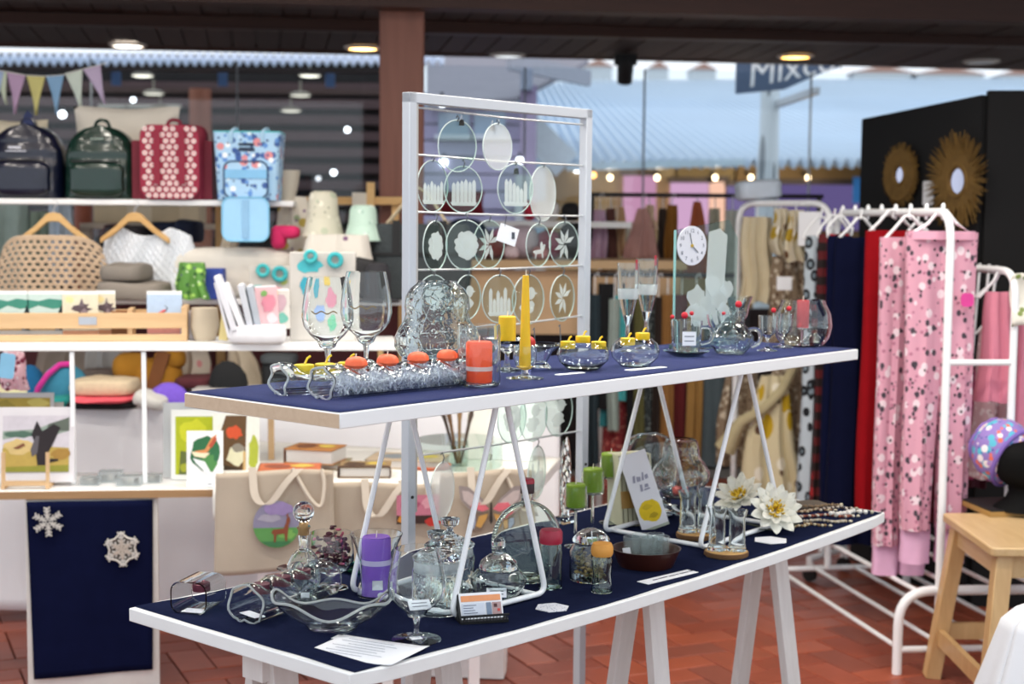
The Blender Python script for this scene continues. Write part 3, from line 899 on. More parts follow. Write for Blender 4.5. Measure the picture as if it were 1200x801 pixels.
def cushion(name, px, base, hw, hh, y, m, label, z, rz=0, tilt=0, cat='cushion'):
    p = ony(px, base, y); p.z = z; k = mpp(p)
    b = B()
    n = 22
    fr = lambda u, v, s_: ((u - .5) * 2 * hw * k * (1 - .07 * sin(PI * v)), s_ * .085 * (sin(PI * u) * sin(PI * v)) ** .45, (v * 2 * hh * k) * (1 - 0 * u) + .03 * hh * k * cos(2 * PI * u))
    b.sheet(lambda u, v: fr(u, v, -1), n, n); b.sheet(lambda u, v: fr(u, v, 1), n, n)
    return S(name, b, m, label, cat, p + Vector((0, 0, .012)), rz)
cushion('cushion', 150, 234, 62, 52, 6.2, M('#d9d2c6', .9, var=.06, bump=.2, bscale=300), 'plain cream linen cushion behind the green and red backpacks', SH1)
cushion('cushion', 22, 234, 36, 44, 6.2, M('#cfc6b0', .9, var=.08, bump=.2, bscale=300), 'beige cushion behind the navy backpack', SH1)
b = B(); p = ony(40, 147, 6.32); k = mpp(p)
p = ony(335, 232, 6.1); p.z = SH1; k = mpp(p)
S('fabric_bowl', B().lathe([(0, 0), (10 * k, 0), (15 * k, 20 * k), (17 * k, 36 * k), (15 * k, 36 * k), (11 * k, 6 * k), (0, 5 * k)], 20), M('#c9c0b0', .8), 'cream fabric pot with red edge beside the floral cooler bag', 'pot', p)

# --- pennants
t = T('pennant_string', 'string of pastel triangular pennants hanging before the glass', 'bunting', ony(0, 90, 6.4))
p0 = ony(0, 90, 6.4); k = mpp(p0)
cord = [(-45, 73), (-8, 82), (8, 84), (30, 88), (52, 89), (75, 87), (98, 80), (122, 74), (126, 72)]
pt = lambda x, y: ((x) * k, 0, (90 - y) * k)
O('cord', B().tube([pt(*c_) for c_ in cord], .0025, 6), M('#e8e6e0', .7), t)
for (x0, y0, x1, y1, tx, ty, c_) in ((-24, 79, 5, 83, -6, 134, '#b4c8e6'), (-12, 81, 8, 84, 7, 122, '#d5dfc6'), (8, 84, 30, 88, 17, 133, '#c9a8c8'), (31, 88, 53, 89, 42, 134, '#e0d68a'), (54, 88, 75, 87, 66, 133, '#93bce0'), (76, 85, 97, 80, 95, 129, '#e2ecde'), (97, 80, 118, 75, 123, 121, '#d4c0dc')):
    b = B()
    A_, B_, C_ = Vector(pt(x0, y0)), Vector(pt(x1, y1)), Vector(pt(tx, ty))
    b.sheet(lambda u, v: (A_.lerp(B_, u)).lerp(C_, v) + Vector((0, .015 * sin(3 * u + 4 * v) * v, 0)), 5, 8)
    O('pennant', b, M(c_, .85, var=.05), t, solid=.003)

# --- hangers with a crochet poncho and a white lace sweater
def hanger(px, py, y, hw, label, tilt=0):
    p = ony(px, py, y); k = mpp(p)
    t = T('wooden_hanger', label, 'hanger', p, .05)
    b = B()
    pts = [(-hw * k, 0, -28 * k), (-hw * .55 * k, 0, -15 * k), (-7 * k, 0, -1 * k), (0, 0, 0), (7 * k, 0, -1 * k), (hw * .55 * k, 0, -15 * k), (hw * k, 0, -28 * k)]
    rings = []
    for i, (x, yv, z) in enumerate(pts):
        w_ = (3.2, 4, 5, 5.4, 5, 4, 3.2)[i] * k
        rings.append([(x, -.012, z - w_), (x, .012, z - w_), (x, .012, z + w_), (x, -.012, z + w_)])
    O('arms', b.loft(rings), PINE, t, bev=.003)
    zt = SH1 - .005 - p.z
    O('hook', B().tube(arc([(0, 0, 2 * k), (0, 0, zt * .55), (.018, 0, zt * .75), (.012, .0, zt * .98), (-.004, 0, zt * .99)], .012), .002, 6), GREYMET, t)
    return t
hanger(63, 254, 5.78, 40, 'pale wooden hanger holding the beige crochet poncho')
hanger(158, 254, 5.86, 40, 'pale wooden hanger holding the white lace sweater')
p = ony(60, 273, 5.77); k = mpp(p)
CRO = M('#c4ab90', .95, var=.12, scale=60, bump=.4, bscale=300)
def poncho(u, v):
    x = (u - .5) * 2
    w_ = (57 + 8 * min(1, v * 2.2)) * k
    z = -v * 72 * k - (15 * k) * (abs(x) ** 5) * (1 - v) - 2 * k
    return (x * w_, -.03 + .05 * abs(x) ** 3 + .014 * sin(9 * x + 2) * v - .03 * (1 - x * x), z)
b = B().sheet(poncho, 84, 44, lambda i, j: j > 3 and j < 42 and (j % 4 in (0, 1)) and ((i + (3 if (j // 4) % 2 else 0)) % 6 in (0, 1, 2)))
S('crochet_poncho', b, CRO, 'beige crochet poncho with rows of open holes, on wooden hanger', 'poncho', p, .05, solid=.004)
p = ony(172, 262, 5.9); k = mpp(p)
def sweater(u, v):
    x = (u - .5) * 2
    w_ = (50 + 16 * v) * k
    nk = 14 * k * max(0, 1 - (x / .55) ** 2) * (1 - v)
    return (x * w_ + 6 * k * v, -.02 + .012 * sin(11 * x + 5 * v) + .05 * abs(x) ** 3 + .006 * sin(50 * x) * sin(40 * v), -v * 88 * k - 14 * k * abs(x) ** 2 * (1 - v) - nk)
S('lace_sweater', B().sheet(sweater, 60, 40), M('#e4e8ee', .95, var=.1, scale=90, bump=.6, bscale=200), 'fluffy white lace sweater on wooden hanger', 'sweater', p, .05, solid=.008)

def fold(name, px, base, hw, hh, y, m, label, z=None, rz=0, d=.13, e=.32, cat='knitwear', group=None, tilt=0, ridge=.04, nr=5):
    p = ony(px, base, y)
    if z is not None: p.z = z
    k = mpp(p); b = B()
    b.at((0, 0, 0), 0, 0, tilt).sell((0, 0, hh * k), (hw * k, d, hh * k), e, .5, 28, 14, ridge, nr)
    rr = random.Random(int(px * 7 + base))
    o1, o2 = rr.random() * 9, rr.random() * 9
    for i, v in enumerate(b.v):
        b.v[i] = v + Vector((0, 0, .009 * noise.noise((v.x * 14 + o1, v.y * 10, v.z * 9 + o2)) * (1 if v.z > .008 else 0)))
    zmin = min(v.z for v in b.v)
    b.v = [v - Vector((0, 0, zmin)) for v in b.v]
    return S(name, b, m, label, cat, p, rz, group)
KG = M('#8a8279', .95, var=.1, bump=.4, bscale=300)
f1 = fold('folded_sweater', 158, 347, 38, 11, 5.72, KG, 'taupe grey folded sweater, lower of the two on the middle board', SH2 + .001)
k = mpp(f1.location)
fold('folded_sweater', 149, 326, 25, 10, 5.72, M('#827b73', .95, var=.1, bump=.4, bscale=300), 'smaller taupe folded sweater, upper of the two on the middle board', SH2 + .001 + 22 * k)

# --- things on the middle board
def boxy(name, px, base, hw, hh, y, m, label, cat, z=None, d=.06, rz=0, bev=.004, ry=0):
    p = ony(px, base, y)
    if z is not None: p.z = z
    k = mpp(p)
    return S(name, B().at((0, 0, 0), 0, 0, ry).box((0, 0, hh * k), (2 * hw * k, d, 2 * hh * k)), m, label, cat, p, rz, bev=bev)
GP = spots('green_print', '#5b8f3f', [('#a9d46a', 30, .33, 1), ('#2c5a2c', 34, .28, 1), ('#d8e6c8', 40, .16, 1), ('#5a4a80', 26, .14, 1)], .7)
p = ony(225, 349, 5.72); p.z = SH2; k = mpp(p)
b = B(); drape(b, 30 * k, 38 * k, 42 * k, .05, 4, .014, 9, 0, 42 * k)
S('printed_bag', b, GP, 'leafy green printed cloth bag standing on the middle board', 'bag', p + Vector((0, 0, .006)), 0)
boxy('blue_pouch', 252, 350, 11, 18, 5.8, M('#2c449a', .7, var=.15), 'bright blue pouch behind the white albums', 'pouch', SH2, .08)
p = ony(275, 350, 5.98); p.z = SH2; k = mpp(p)
b = B().sell((0, 0, 29 * k), (75 * k, .1, 29 * k), .5, .5, 30, 14)
S('bolster', b, M('#dcd6cc', .95, var=.08, bump=.3, bscale=120), 'long rolled cream blanket lying along the middle board', 'blanket', p)
p = ony(333, 308, 5.93); p.z = SH2 + 58 * k; k = mpp(p)
b = B(); b.sell((-6 * k, 0, 11 * k), (9 * k, .045, 14 * k), .7, nu=18, nv=10); b.sell((4 * k, 0, 17 * k), (15 * k, .045, 8 * k), .7, nu=18, nv=10)
zmin = min(v.z for v in b.v); b.v = [v - Vector((0, 0, zmin)) for v in b.v]
S('knit_bootie', b, M('#d42a66', .9, var=.1, bump=.3, bscale=300), 'hot pink knitted bootie on the rolled cream blanket', 'bootie', p + Vector((0, 0, -.004)))

def toy_ring(px, py, y, rr, c_, label, z=None):
    p = ony(px, py, y); k = mpp(p)
    pts = [(rr * k * cos(2 * PI * i / 20), 0, rr * k * sin(2 * PI * i / 20)) for i in range(20)]
    return S('cloth_ring', B().tube(pts, rr * k * .38, 10, True), M(c_, .9, var=.1), label, 'toy', p, 0)
# glitter toy boxes with teal letters
def toy_box(px, base, hw, hh, y, label, deco, z):
    p = ony(px, base, y); p.z = z; k = mpp(p)
    t = T('toy_box', label, 'box', p, .05)
    O('body', B().box((0, .03, hh * k), (2 * hw * k, .06, 2 * hh * k)), M('#c6c2bc', .6, var=.1), t, bev=.003)
    flat_print('picture', t, [(c_, [(x * k, z_ * k) for x, z_ in (rnd_blob(bx, bz, rx, rz_, int(bx * 3 + bz)))]) for c_, bx, bz, rx, rz_ in deco], -.0015)
    for (rx, rz_, rr, c_) in ((-hw * .35, 2 * hh - 5, 6, '#3fb4b8'), (hw * .4, 2 * hh - 9, 7, '#39a9b0')):
        O('ring', B().tube([(rx * k + rr * k * cos(a_), -.016, rz_ * k + rr * k * sin(a_)) for a_ in [2 * PI * i / 16 for i in range(16)]], rr * k * .4, 8, True), M(c_, .8), t)
    return t
toy_box(318, 350, 26, 20, 5.75, 'pale toy box with teal rings behind the white albums', [('#8fd0cc', -14, 12, 8, 6), ('#d8a0a8', 6, 10, 9, 7), ('#b7c46a', 14, 24, 5, 5)], SH2)
UB = ony(230, 402, 4.98).z
toy_box(378, 400, 38, 52, 5.1, 'tall grey toy panel with teal balloons behind the wine glasses', [('#48b6c0', -14, 88, 13, 9), ('#e0c050', 4, 70, 7, 6), ('#3a9fb4', -18, 64, 7, 12), ('#d58aa0', 12, 50, 9, 12), ('#8fa8d8', -8, 34, 10, 9), ('#6fbf9a', 14, 24, 8, 7)], UB + .001)
p = ony(355, 345, 5.8); p.z = SH2; k = mpp(p)
t = T('rainbow_toy', 'brown and cream fabric rainbow toy standing on the middle board', 'toy', p)
for i, (c_, r_) in enumerate((('#9a4a34', 14), ('#e2d6c8', 9))):
    O('arch', B().tube([(r_ * k * cos(a_), 0, r_ * k * 1.1 * sin(a_) + 16 * k) for a_ in [PI * j / 14 for j in range(15)]], 2.6 * k, 8), M(c_, .9), t)
O('foot', B().box((0, 0, 8 * k), (33 * k, .05, 16 * k)), M('#8a4434', .9), t)
p = ony(392, 345, 5.72); p.z = SH2; k = mpp(p)
b = B(); b.sell((0, 0, 13 * k), (28 * k, .08, 13 * k), .7, nu=24, nv=12)
S('folded_blanket', b, spots('teal_white', '#dfe3e8', [('#43b5b8', 14, .3, 1), ('#b5c0d0', 22, .25, 1)]), 'white and teal folded baby blanket on the middle board', 'blanket', p)

# hats on stands
def bucket_hat(px, top, base, rw, m, label, zfoot, y):
    p = ony(px, base, y); k = mpp(p); zf = zfoot - p.z
    t = T('bucket_hat', label, 'hat', p)
    h_ = (base - top) * k; r_ = rw * k
    prof = [(r_ * 1.0, 0), (r_ * .97, h_ * .02), (r_ * .76, h_ * .42), (r_ * .73, h_ * .46), (r_ * .68, h_ * .84), (r_ * .6, h_ * .95), (r_ * .4, h_), (0, h_)]
    inn = [(r_ * .55, h_ * .5), (r_ * .98, -.004)]
    O('hat', B().lathe(inn[1:] + prof, 30, 1, lambda a_, z: 1 + .04 * sin(3 * a_ + px)), m, t)
    O('seam', B().lathe([(r_ * .765, h_ * .41), (r_ * .775, h_ * .43), (r_ * .74, h_ * .45)], 30, 1, lambda a_, z: 1 + .04 * sin(3 * a_ + px)), m, t)
    O('hat_stand', B().lathe([(0, zf), (r_ * .5, zf), (r_ * .5, zf + .012), (.012, zf + .016), (.012, h_ * .9), (0, h_ * .9)], 16), PINE, t)
    return t
bucket_hat(378, 224, 276, 25, spots('cream_print', '#cfcbb9', [('#b9bfa8', 20, .3, 1), ('#e6e2d2', 26, .3, 1), ('#9b9a86', 34, .15, 1)]), 'cream and sage printed bucket hat on a wooden stand', SH2 + .001, 5.92)
bucket_hat(426, 240, 281, 23, spots('mint_print', '#bcd6c8', [('#d6e6dc', 24, .3, 1), ('#a3c2b4', 30, .2, 1)]), 'mint green bucket hat on a wooden stand', SH2 + .001, 5.86)
p = ony(345, 300, 6.12); p.z = SH2 + .001; k = mpp(p)
b = B(); drape(b, 30 * k, 62 * k, 112 * k, .05, 3, .015, 5, 0, 112 * k)
S('floral_scarf', b, spots('ivory_floral', '#ddd6c8', [('#b7a24e', 14, .25, 1), ('#9db08a', 17, .22, 1), ('#7f5c86', 21, .16, 1)]), 'ivory scarf with sparse flowers hanging beside the cream bucket hat', 'scarf', p + Vector((0, 0, .01)))
p = ony(396, 345, 5.76); p.z = SH2 + .001; k = mpp(p)
b = B(); drape(b, 70 * k, 96 * k, 74 * k, .06, 4, .016, 6, 0, 74 * k)
S('linen_shirt', b, spots('ivory_floral2', '#d8d2c8', [('#7d5a7a', 10, .16, 1), ('#b6a05a', 12, .14, 1)]), 'off white linen shirt draped below the two bucket hats', 'shirt', p + Vector((0, 0, .01)))
p = ony(270, 300, 6.1); p.z = SH2 + .1; k = mpp(p)
b = B(); drape(b, 14 * k, 22 * k, 58 * k, .04, 2, .012, 12, 6 * k, 58 * k, lean=-14 * k)
S('canvas_strap', b, M('#cfc2ae', .9), 'cream canvas strip hanging behind the floral flap', 'strap', p + Vector((0, 0, .02)))
# dark hat and quilted black bag
p = ony(442, 348, 5.66); p.z = SH2 + .001; k = mpp(p)
S('felt_hat', B().lathe([(26 * k, 0), (26 * k, 2 * k), (17 * k, 5 * k), (16 * k, 34 * k), (11 * k, 45 * k), (0, 47 * k)], 26), M('#2d2c31', .9, var=.15), 'charcoal felt hat before the black quilted bag', 'hat', p)
p = ony(494, 345, 5.9); p.z = SH2 + .001; k = mpp(p)
t = T('quilted_bag', 'black quilted shopper bag with beige straps behind the tower frame', 'bag', p)
QB = M('#2c3336', .55, var=.3, scale=60, bump=.6, bscale=120)
O('body', B().loft([[(x, y, z) for x, y in rrect(116 * k * f_, .14, .03)] for z, f_ in ((0, .96), (25 * k, 1), (70 * k, 1), (88 * k, .93))]), QB, t, bev=.004)
O('band', B().box((0, -.073, 53 * k), (114 * k, .006, 4 * k)), BLACK, t)
O('strap_patch', B().box((-28 * k, -.074, 72 * k), (9 * k, .006, 40 * k)), BLACK, t)
O('strap_patch', B().box((26 * k, -.074, 72 * k), (9 * k, .006, 40 * k)), BLACK, t)
for y_ in (-.05, .05):
    O('strap', B().tube([(-40 * k, y_, 88 * k), (-12 * k, y_ * .6, 122 * k), (-4 * k, 0, 130 * k), (8 * k, y_ * .6, 122 * k), (30 * k, y_, 88 * k)], .005, 6), M('#b9a98e', .8), t)
p = ony(418, 318, 5.7); p.z = SH2 + .001; k = mpp(p)
S('pouch', B().at((0, 0, 0), 0, 0, .2).sell((0, 0, 26 * k), (17 * k, .03, 24 * k), .5, .5, 20, 12), M('#1c1b1e', .7), 'black leather pouch leaning between the bucket hat and felt hat', 'pouch', p + Vector((0, 0, .006)))

# shelf behind the hangers, with cream boxes and dark jeans
p = ony(180, 262, 6.9)
t = T('far_counter', 'pale counter frame behind the wooden hangers', 'counter', (p.x, p.y, 0), .08)
k = mpp(p)
O('top', B().box((0, .2, p.z - .012), (170 * k, .4, .024)), M('#c9beb0', .7), t)
for x in (-80, 80):
    O('leg', B().box((x * k, .05, p.z / 2), (.05, .05, p.z - .02)), M('#c9beb0', .7), t)
for i, (px, c_, hw) in enumerate(((135, '#cbbca0', 20), (168, '#d8cdb8', 15), (198, '#c4b59a', 16), (226, '#d2c4aa', 12))):
    boxy('linen_box', px, 262, hw, 13, 7.05, M(c_, .85), 'cream linen box on the far counter, %s from the left' % ('first', 'second', 'third', 'fourth')[i], 'box', p.z + .001, .16)
for i, (px, py, hw, hh, c_, lb) in enumerate(((150, 284, 24, 10, '#4a4548', 'charcoal bundle below the second wooden hanger'), (196, 286, 20, 13, '#2c3550', 'dark denim bundle behind the white sweater'), (222, 284, 14, 13, '#28304a', 'navy denim bundle right of the white sweater'), (138, 277, 12, 7, '#8a3036', 'dark red bundle under the second hanger'))):
    fold('cloth_bundle', px, py, hw, hh, 6.5 + .1 * (i % 2), M(c_, .9, var=.2), lb, None, 0, .1)
t = T('bundle_stand', 'grey stand carrying dark bundles behind the hangers', 'stand', (ony(180, 290, 6.5).x, 6.55, 0))
zz = ony(180, 287, 6.5).z - .005
O('top', B().box((0, 0, zz - .015), (.42, .3, .02)), M('#b8b2aa', .7), t)
O('column', B().box((0, .05, zz / 2), (.06, .06, zz - .03)), M('#b8b2aa', .7), t)
for i, (px, py, hw, hh, c_) in enumerate(((12, 290, 26, 26, '#9fb2ac'), (50, 292, 18, 22, '#7f8f80'), (72, 268, 16, 15, '#c6d6e4'))):
    p = ony(px, py, 6.7); k = mpp(p)
    b = B(); drape(b, 2 * hw * k * .8, 2 * hw * k, (2 * hh) * k + .25, .05, 3, .02, i + 3, 0, 2 * hh * k)
    S('hanging_garment', b, M(c_, .85, var=.25, scale=12), ('grey green garment behind the navy backpack', 'olive garment behind the first hanger', 'pale blue garment seen through the first hanger')[i], 'garment', p)
p = ony(98, 262, 7.4)
S('red_post', B().lathe([(0, 0), (.045, 0), (.045, p.z + .12), (0, p.z + .12)], 14), wood('#7d4632', '#a8604a', 3, (8, 8, .7)), 'reddish round post standing behind the wooden hangers', 'post', (p.x, p.y, 0))

# --- front rack
LBz = ony(160, 572, 4.83).z
t = T('front_rack', 'white front rack with thin posts between two display boards', 'rack', (0, 5.03, 0), LZ)
def rx(px, y=4.86): return ony(px, 400, y).x
O('upper_board', B().box(((rx(-140) + rx(462)) / 2, .2, UB - .011), (rx(462) - rx(-140), .34, .022)), WHITE, t, bev=.003)
O('lower_board', B().box(((rx(-140) + rx(318)) / 2, .1, LBz - .009), (rx(318) - rx(-140), .36, .014)), WHITE, t)
O('edge_strip', B().box(((rx(-140) + rx(318)) / 2, -.084, LBz - .013), (rx(318) - rx(-140), .008, .024)), wood('#8a6a4a', '#b8946a', 6), t)
for px in (-90, 78, 161):
    O('post', B().box((rx(px), .045, (UB + LBz) / 2 - .012), (.014, .014, UB - LBz - .026)), WMET, t)
for px in (-110, 105, 300):
    for y_ in (-.02, .24):
        if px != 105: O('leg', B().box((rx(px), y_, LBz / 2 - .01), (.03, .03, LBz - .02)), WMET, t)
# navy cloth banner on a white board, with two crocheted snowflakes
a, c = ony(28, 590, 4.74), ony(184, 585, 4.8)
rz = math.atan2(c.y - a.y, c.x - a.x)
wd = (c - a).length; k = mpp(a)
zt = LBz - .03
t = T('banner_board', 'white board standing under the front rack behind the navy cloth', 'board', (a.x, a.y, 0), rz)
O('panel', B().box((wd / 2, .03, zt / 2), (wd, .025, zt)), M('#d6d3cd', .6), t)
S('navy_cloth', B().sheet(lambda u, v: (.006 + .014 * v + (wd - .02 - .02 * v) * u, .008 + .004 * sin(7 * u + 3 * v), zt - .002 - (zt - .05 - .02 * u) * v), 20, 24), M('#0e1330', .95, var=.2, spec=.05), 'dark navy cloth hanging with two pale snowflakes pinned on', 'cloth', (a.x, a.y, 0), rz, solid=.003)
def flake(px, py, rr, label, ring):
    p = ony(px, py, a.y + (px - 28) / 156 * (c.y - a.y) - .006); k = mpp(p)
    t = T('crochet_snowflake', label, 'snowflake', p, rz)
    b = B(); q_ = rr * k
    for i in range(6):
        an = PI / 2 + i * PI / 3 + .06
        d_ = Vector((cos(an), 0, sin(an))); e_ = Vector((-sin(an), 0, cos(an)))
        P = lambda u, v: tuple(d_ * u * q_ + e_ * v * q_)
        b.bar(P(.1, 0), P(.97, 0), .1 * q_, .006, (0, 1, 0))
        for u in (.35, .6, .82):
            for s_ in (-1, 1):
                b.bar(P(u, 0), P(u + .2, s_ * .2), .085 * q_, .005, (0, 1, 0))
        b.bar(P(.36, 0), tuple(Vector((cos(an + PI / 3), 0, sin(an + PI / 3))) * .36 * q_), .07 * q_, .005, (0, 1, 0))
    O('lacework', b, M('#c9c6c0', .9, var=.12), t, sharp=0)
    if ring:
        pts = []
        for i in range(12):
            an = PI / 2 + i * PI / 6 + .06; r_ = q_ * (1.0 if i % 2 == 0 else .72)
            pts.append((r_ * cos(an), 0, r_ * sin(an)))
        O('border', B().tube(pts, .045 * q_ * 1.4, 6, True), M('#d4d0c8', .9), t)
        b = B(); b.prism([(p_[0] * .96, p_[2] * .96) for p_ in pts], .003, .004, 'y'); O('ground', b, M('#5d5650', .9, var=.3, scale=60), t)
        b = B()
        for i in range(6):
            an = PI / 2 + i * PI / 3 + .06
            b.prism([(q_ * x, q_ * z) for x, z in ((.0, 0), (.3 * cos(an - .45), .3 * sin(an - .45)), (.72 * cos(an), .72 * sin(an)), (.3 * cos(an + .45), .3 * sin(an + .45)))], -.004, 0, 'y')
        O('star', b, M('#b9aea2', .9), t)
flake(56, 611, 17, 'white crocheted snowflake on the navy cloth, upper left', 0)
flake(143, 643, 20, 'beige bordered crochet snowflake on the navy cloth, lower right', 1)

# card crate with picture cards, on the upper board
a = ony(-70, 398, 4.93); e = ony(219, 394, 5.06); a.z = e.z = UB + .001
rz = math.atan2(e.y - a.y, e.x - a.x); ln = (e - a).length; k = mpp(e)
t = T('card_crate', 'pale pine crate holding bird and horse picture cards', 'crate', a, rz)
HC = 34 * k
O('front_slat', B().box((ln / 2, 0, 24 * k), (ln, .012, 18 * k)), LIGHTWOOD, t, bev=.002)
O('front_slat', B().box((ln / 2, 0, 4 * k), (ln, .012, 8 * k)), LIGHTWOOD, t, bev=.002)
O('end_board', B().box((ln - .008, .075, 20 * k), (.02, .16, 40 * k)), LIGHTWOOD, t, bev=.002)
O('end_board', B().box((.008, .075, 20 * k), (.02, .16, 40 * k)), LIGHTWOOD, t, bev=.002)
O('back_slat', B().box((ln / 2, .15, 24 * k), (ln, .012, 20 * k)), LIGHTWOOD, t)
O('floor_slat', B().box((ln / 2, .075, .004), (ln, .14, .006)), LIGHTWOOD, t)
O('divider', B().box((ln - 65 * k, .07, 20 * k), (.016, .13, 34 * k)), LIGHTWOOD, t)
O('label_plate', B().box((ln - 112 * k, -.008, 24 * k), (20 * k, .003, 9 * k)), M('#b9bec6', .3, .6), t)
def card(px, hw, base, hh, y_, polys, label, group=None):
    """picture card standing in the crate; outlines in px from the card's lower left"""
    x = ln * (px + 70) / 289
    loc = a + Vector((cos(rz) * x - sin(rz) * y_, sin(rz) * x + cos(rz) * y_, .012))
    tt = T('picture_card', label, 'card', loc, rz, group)
    O('sheet', B().box((0, 0, hh * k), (2 * hw * k, .003, 2 * hh * k)), M('#eef0ee', .6, var=.02), tt)
    flat_print('picture', tt, [(c_, [((x_ - hw) * k, z_ * k) for x_, z_ in pts]) for c_, pts in polys], -.003)
    return tt
def landscape(wd_):
    return [('#c3d6d0', [(0, 8), (wd_, 8), (wd_, 50), (0, 50)]), ('#d3b88c', [(0, 8), (wd_, 8), (wd_, 26), (0, 29)]), ('#3f8a78', [(0, 32), (wd_ * .3, 37), (wd_ * .7, 33), (wd_, 35), (wd_, 43), (wd_ * .6, 45), (wd_ * .3, 42), (0, 44)]),
            ('#b09070', rnd_blob(wd_ * .55, 20, 6, 3, 3)), ('#1d2c30', [(wd_ * .78, 8), (wd_, 8), (wd_, 30), (wd_ * .92, 38), (wd_ * .82, 28)]), ('#8a929c', [(wd_ * .74, 8), (wd_ * .86, 8), (wd_ * .84, 20), (wd_ * .77, 20)])]
def horse(wd_):
    return [('#dcd4bc', [(0, 6), (wd_, 6), (wd_, 50), (0, 50)]), ('#e8d8a0', rnd_blob(wd_ * .2, 44, 6, 4, 8)), ('#5a4a50', rnd_blob(wd_ * .55, 33, 9, 7, 2, 16, .4)), ('#8a7a80', [(wd_ * .5, 30), (wd_ * .95, 14), (wd_ * .9, 20), (wd_ * .62, 34)]),
            ('#6f6068', [(wd_ * .45, 36), (wd_ * .55, 46), (wd_ * .62, 36)]), ('#94848a', [(wd_ * .5, 26), (wd_ * .55, 10), (wd_ * .6, 26)]), ('#94848a', [(wd_ * .66, 26), (wd_ * .8, 9), (wd_ * .76, 27)]), ('#d09a7a', [(0, 3), (wd_, 3), (wd_, 8), (0, 8)])]
card(14, 17, 398, 27, .03, landscape(34), 'green landscape picture card with a dark bird, leftmost in the crate')
card(51, 21, 398, 27, .03, landscape(42), 'green landscape picture card with a dark bird, second in the crate')
card(92, 20, 398, 27, .02, horse(40), 'cream picture card with a galloping horse sketch, in front')
card(121, 11, 398, 27, .05, horse(22), 'narrow visible horse sketch card behind the front one')
card(192, 20, 398, 27, .02, [('#b4c8e0', [(0, 4), (40, 4), (40, 50), (0, 50)]), ('#3c3e48', [(14, 26), (22, 30), (24, 34), (20, 38), (23, 33), (13, 29)]), ('#d86a6a', [(14, 27), (22, 31), (20, 33), (13, 29)]), ('#4a4e58', [(18, 8), (30, 14), (39, 12), (39, 16), (26, 18)]), ('#e09a90', [(0, 4), (38, 4), (38, 12), (0, 12)])], 'pale blue picture card with wading birds, by the crate end')
card(-28, 20, 398, 27, .03, landscape(40), 'green landscape picture card half outside the crate left edge')
x = ln * (140 + 70) / 289
loc = a + Vector((cos(rz) * x - sin(rz) * .05, sin(rz) * x + cos(rz) * .05, .012))
S('small_box', B().box((0, 0, .04), (.065, .05, .095)), M('#8a5a34', .7), 'small brown box between the picture cards in the crate', 'box', loc, rz)
boxy('small_bottle', 227, 398, 5, 17, 5.12, M('#c9c6cc', .4), 'slim pale bottle beside the crate end', 'bottle', UB + .001, .03)
p = ony(240, 398, 5.1); p.z = UB + .001; k = mpp(p)
S('linen_pot', B().lathe([(0, 0), (12 * k, 0), (17 * k, 16 * k), (15 * k, 38 * k), (13 * k, 38 * k), (0, 30 * k)], 20), M('#b9ac98', .85), 'beige linen pot on the upper board behind the yellow frame', 'pot', p)
boxy('narrow_frame', 262, 402, 5, 21, 4.98, M('#d9c98a', .5), 'narrow yellow frame leaning beside the albums', 'frame', UB + .012, .03, 0, .002, .12)
# white album rack
p = ony(292, 402, 5.0); p.z = UB + .001; k = mpp(p)
t = T('album_rack', 'white rack of leaning cloth-bound albums beside the crate', 'rack', p, .1)
O('tray', B().sell((10 * k, 0, 11 * k), (33 * k, .075, 11 * k), .35, .4, 24, 10), M('#e6e6ea', .6), t)
O('side_wall', B().at((-22 * k, 0, 10 * k), 0, 0, -.24).box((0, 0, 30 * k), (3 * k, .12, 66 * k)), M('#e9e9ee', .6), t)
for i, (x, c_, h_, an, lb) in enumerate(((-14, '#dcdde4', 66, -.3, 'white cloth album leaning leftmost in the album rack'), (-4, '#e6e6ea', 58, -.38, 'white album second from the left in the album rack'), (4, '#c7cbd3', 54, -.22, 'grey album in the middle of the album rack'), (12, '#aeb6c0', 52, -.2, 'slate album behind the printed ones in the rack'), (22, '#e3b8bd', 50, -.06, 'pink printed album facing forward in the album rack'), (34, '#d8d3cc', 46, -.03, 'pale printed album, rightmost in the album rack'))):
    loc = p + Vector((x * k, .012 * i - .035, 16 * k))
    tt = T('album', lb, 'album', loc, .1)
    bb = B().at((0, 0, 0), 0, 0, an)
    bb.box((0, 0, h_ * k / 2), ((7 if i < 4 else 26) * k, .09 if i < 4 else .012, h_ * k))
    O('cover', bb, M(c_, .7, var=.05), tt, bev=.002)
    bb = B().at((0, 0, 0), 0, 0, an); bb.box((0, 0, h_ * k + .001), ((4 if i < 4 else 24) * k, .08 if i < 4 else .009, .004))
    O('pages', bb, PAPER, tt)
    if i >= 4:
        flat_print('picture', tt, [(('#d98a9c', '#c6a6b0')[i - 4], rnd_blob(0, 30 * k, 8 * k, 11 * k, 5)), (('#f0d2d6', '#6fb4a4')[i - 4], rnd_blob(4 * k, 13 * k, 6 * k, 6 * k, 6)), (('#7aa860', '#d8c070')[i - 4], rnd_blob(-5 * k, 42 * k, 4 * k, 4 * k, 7))], -.008)

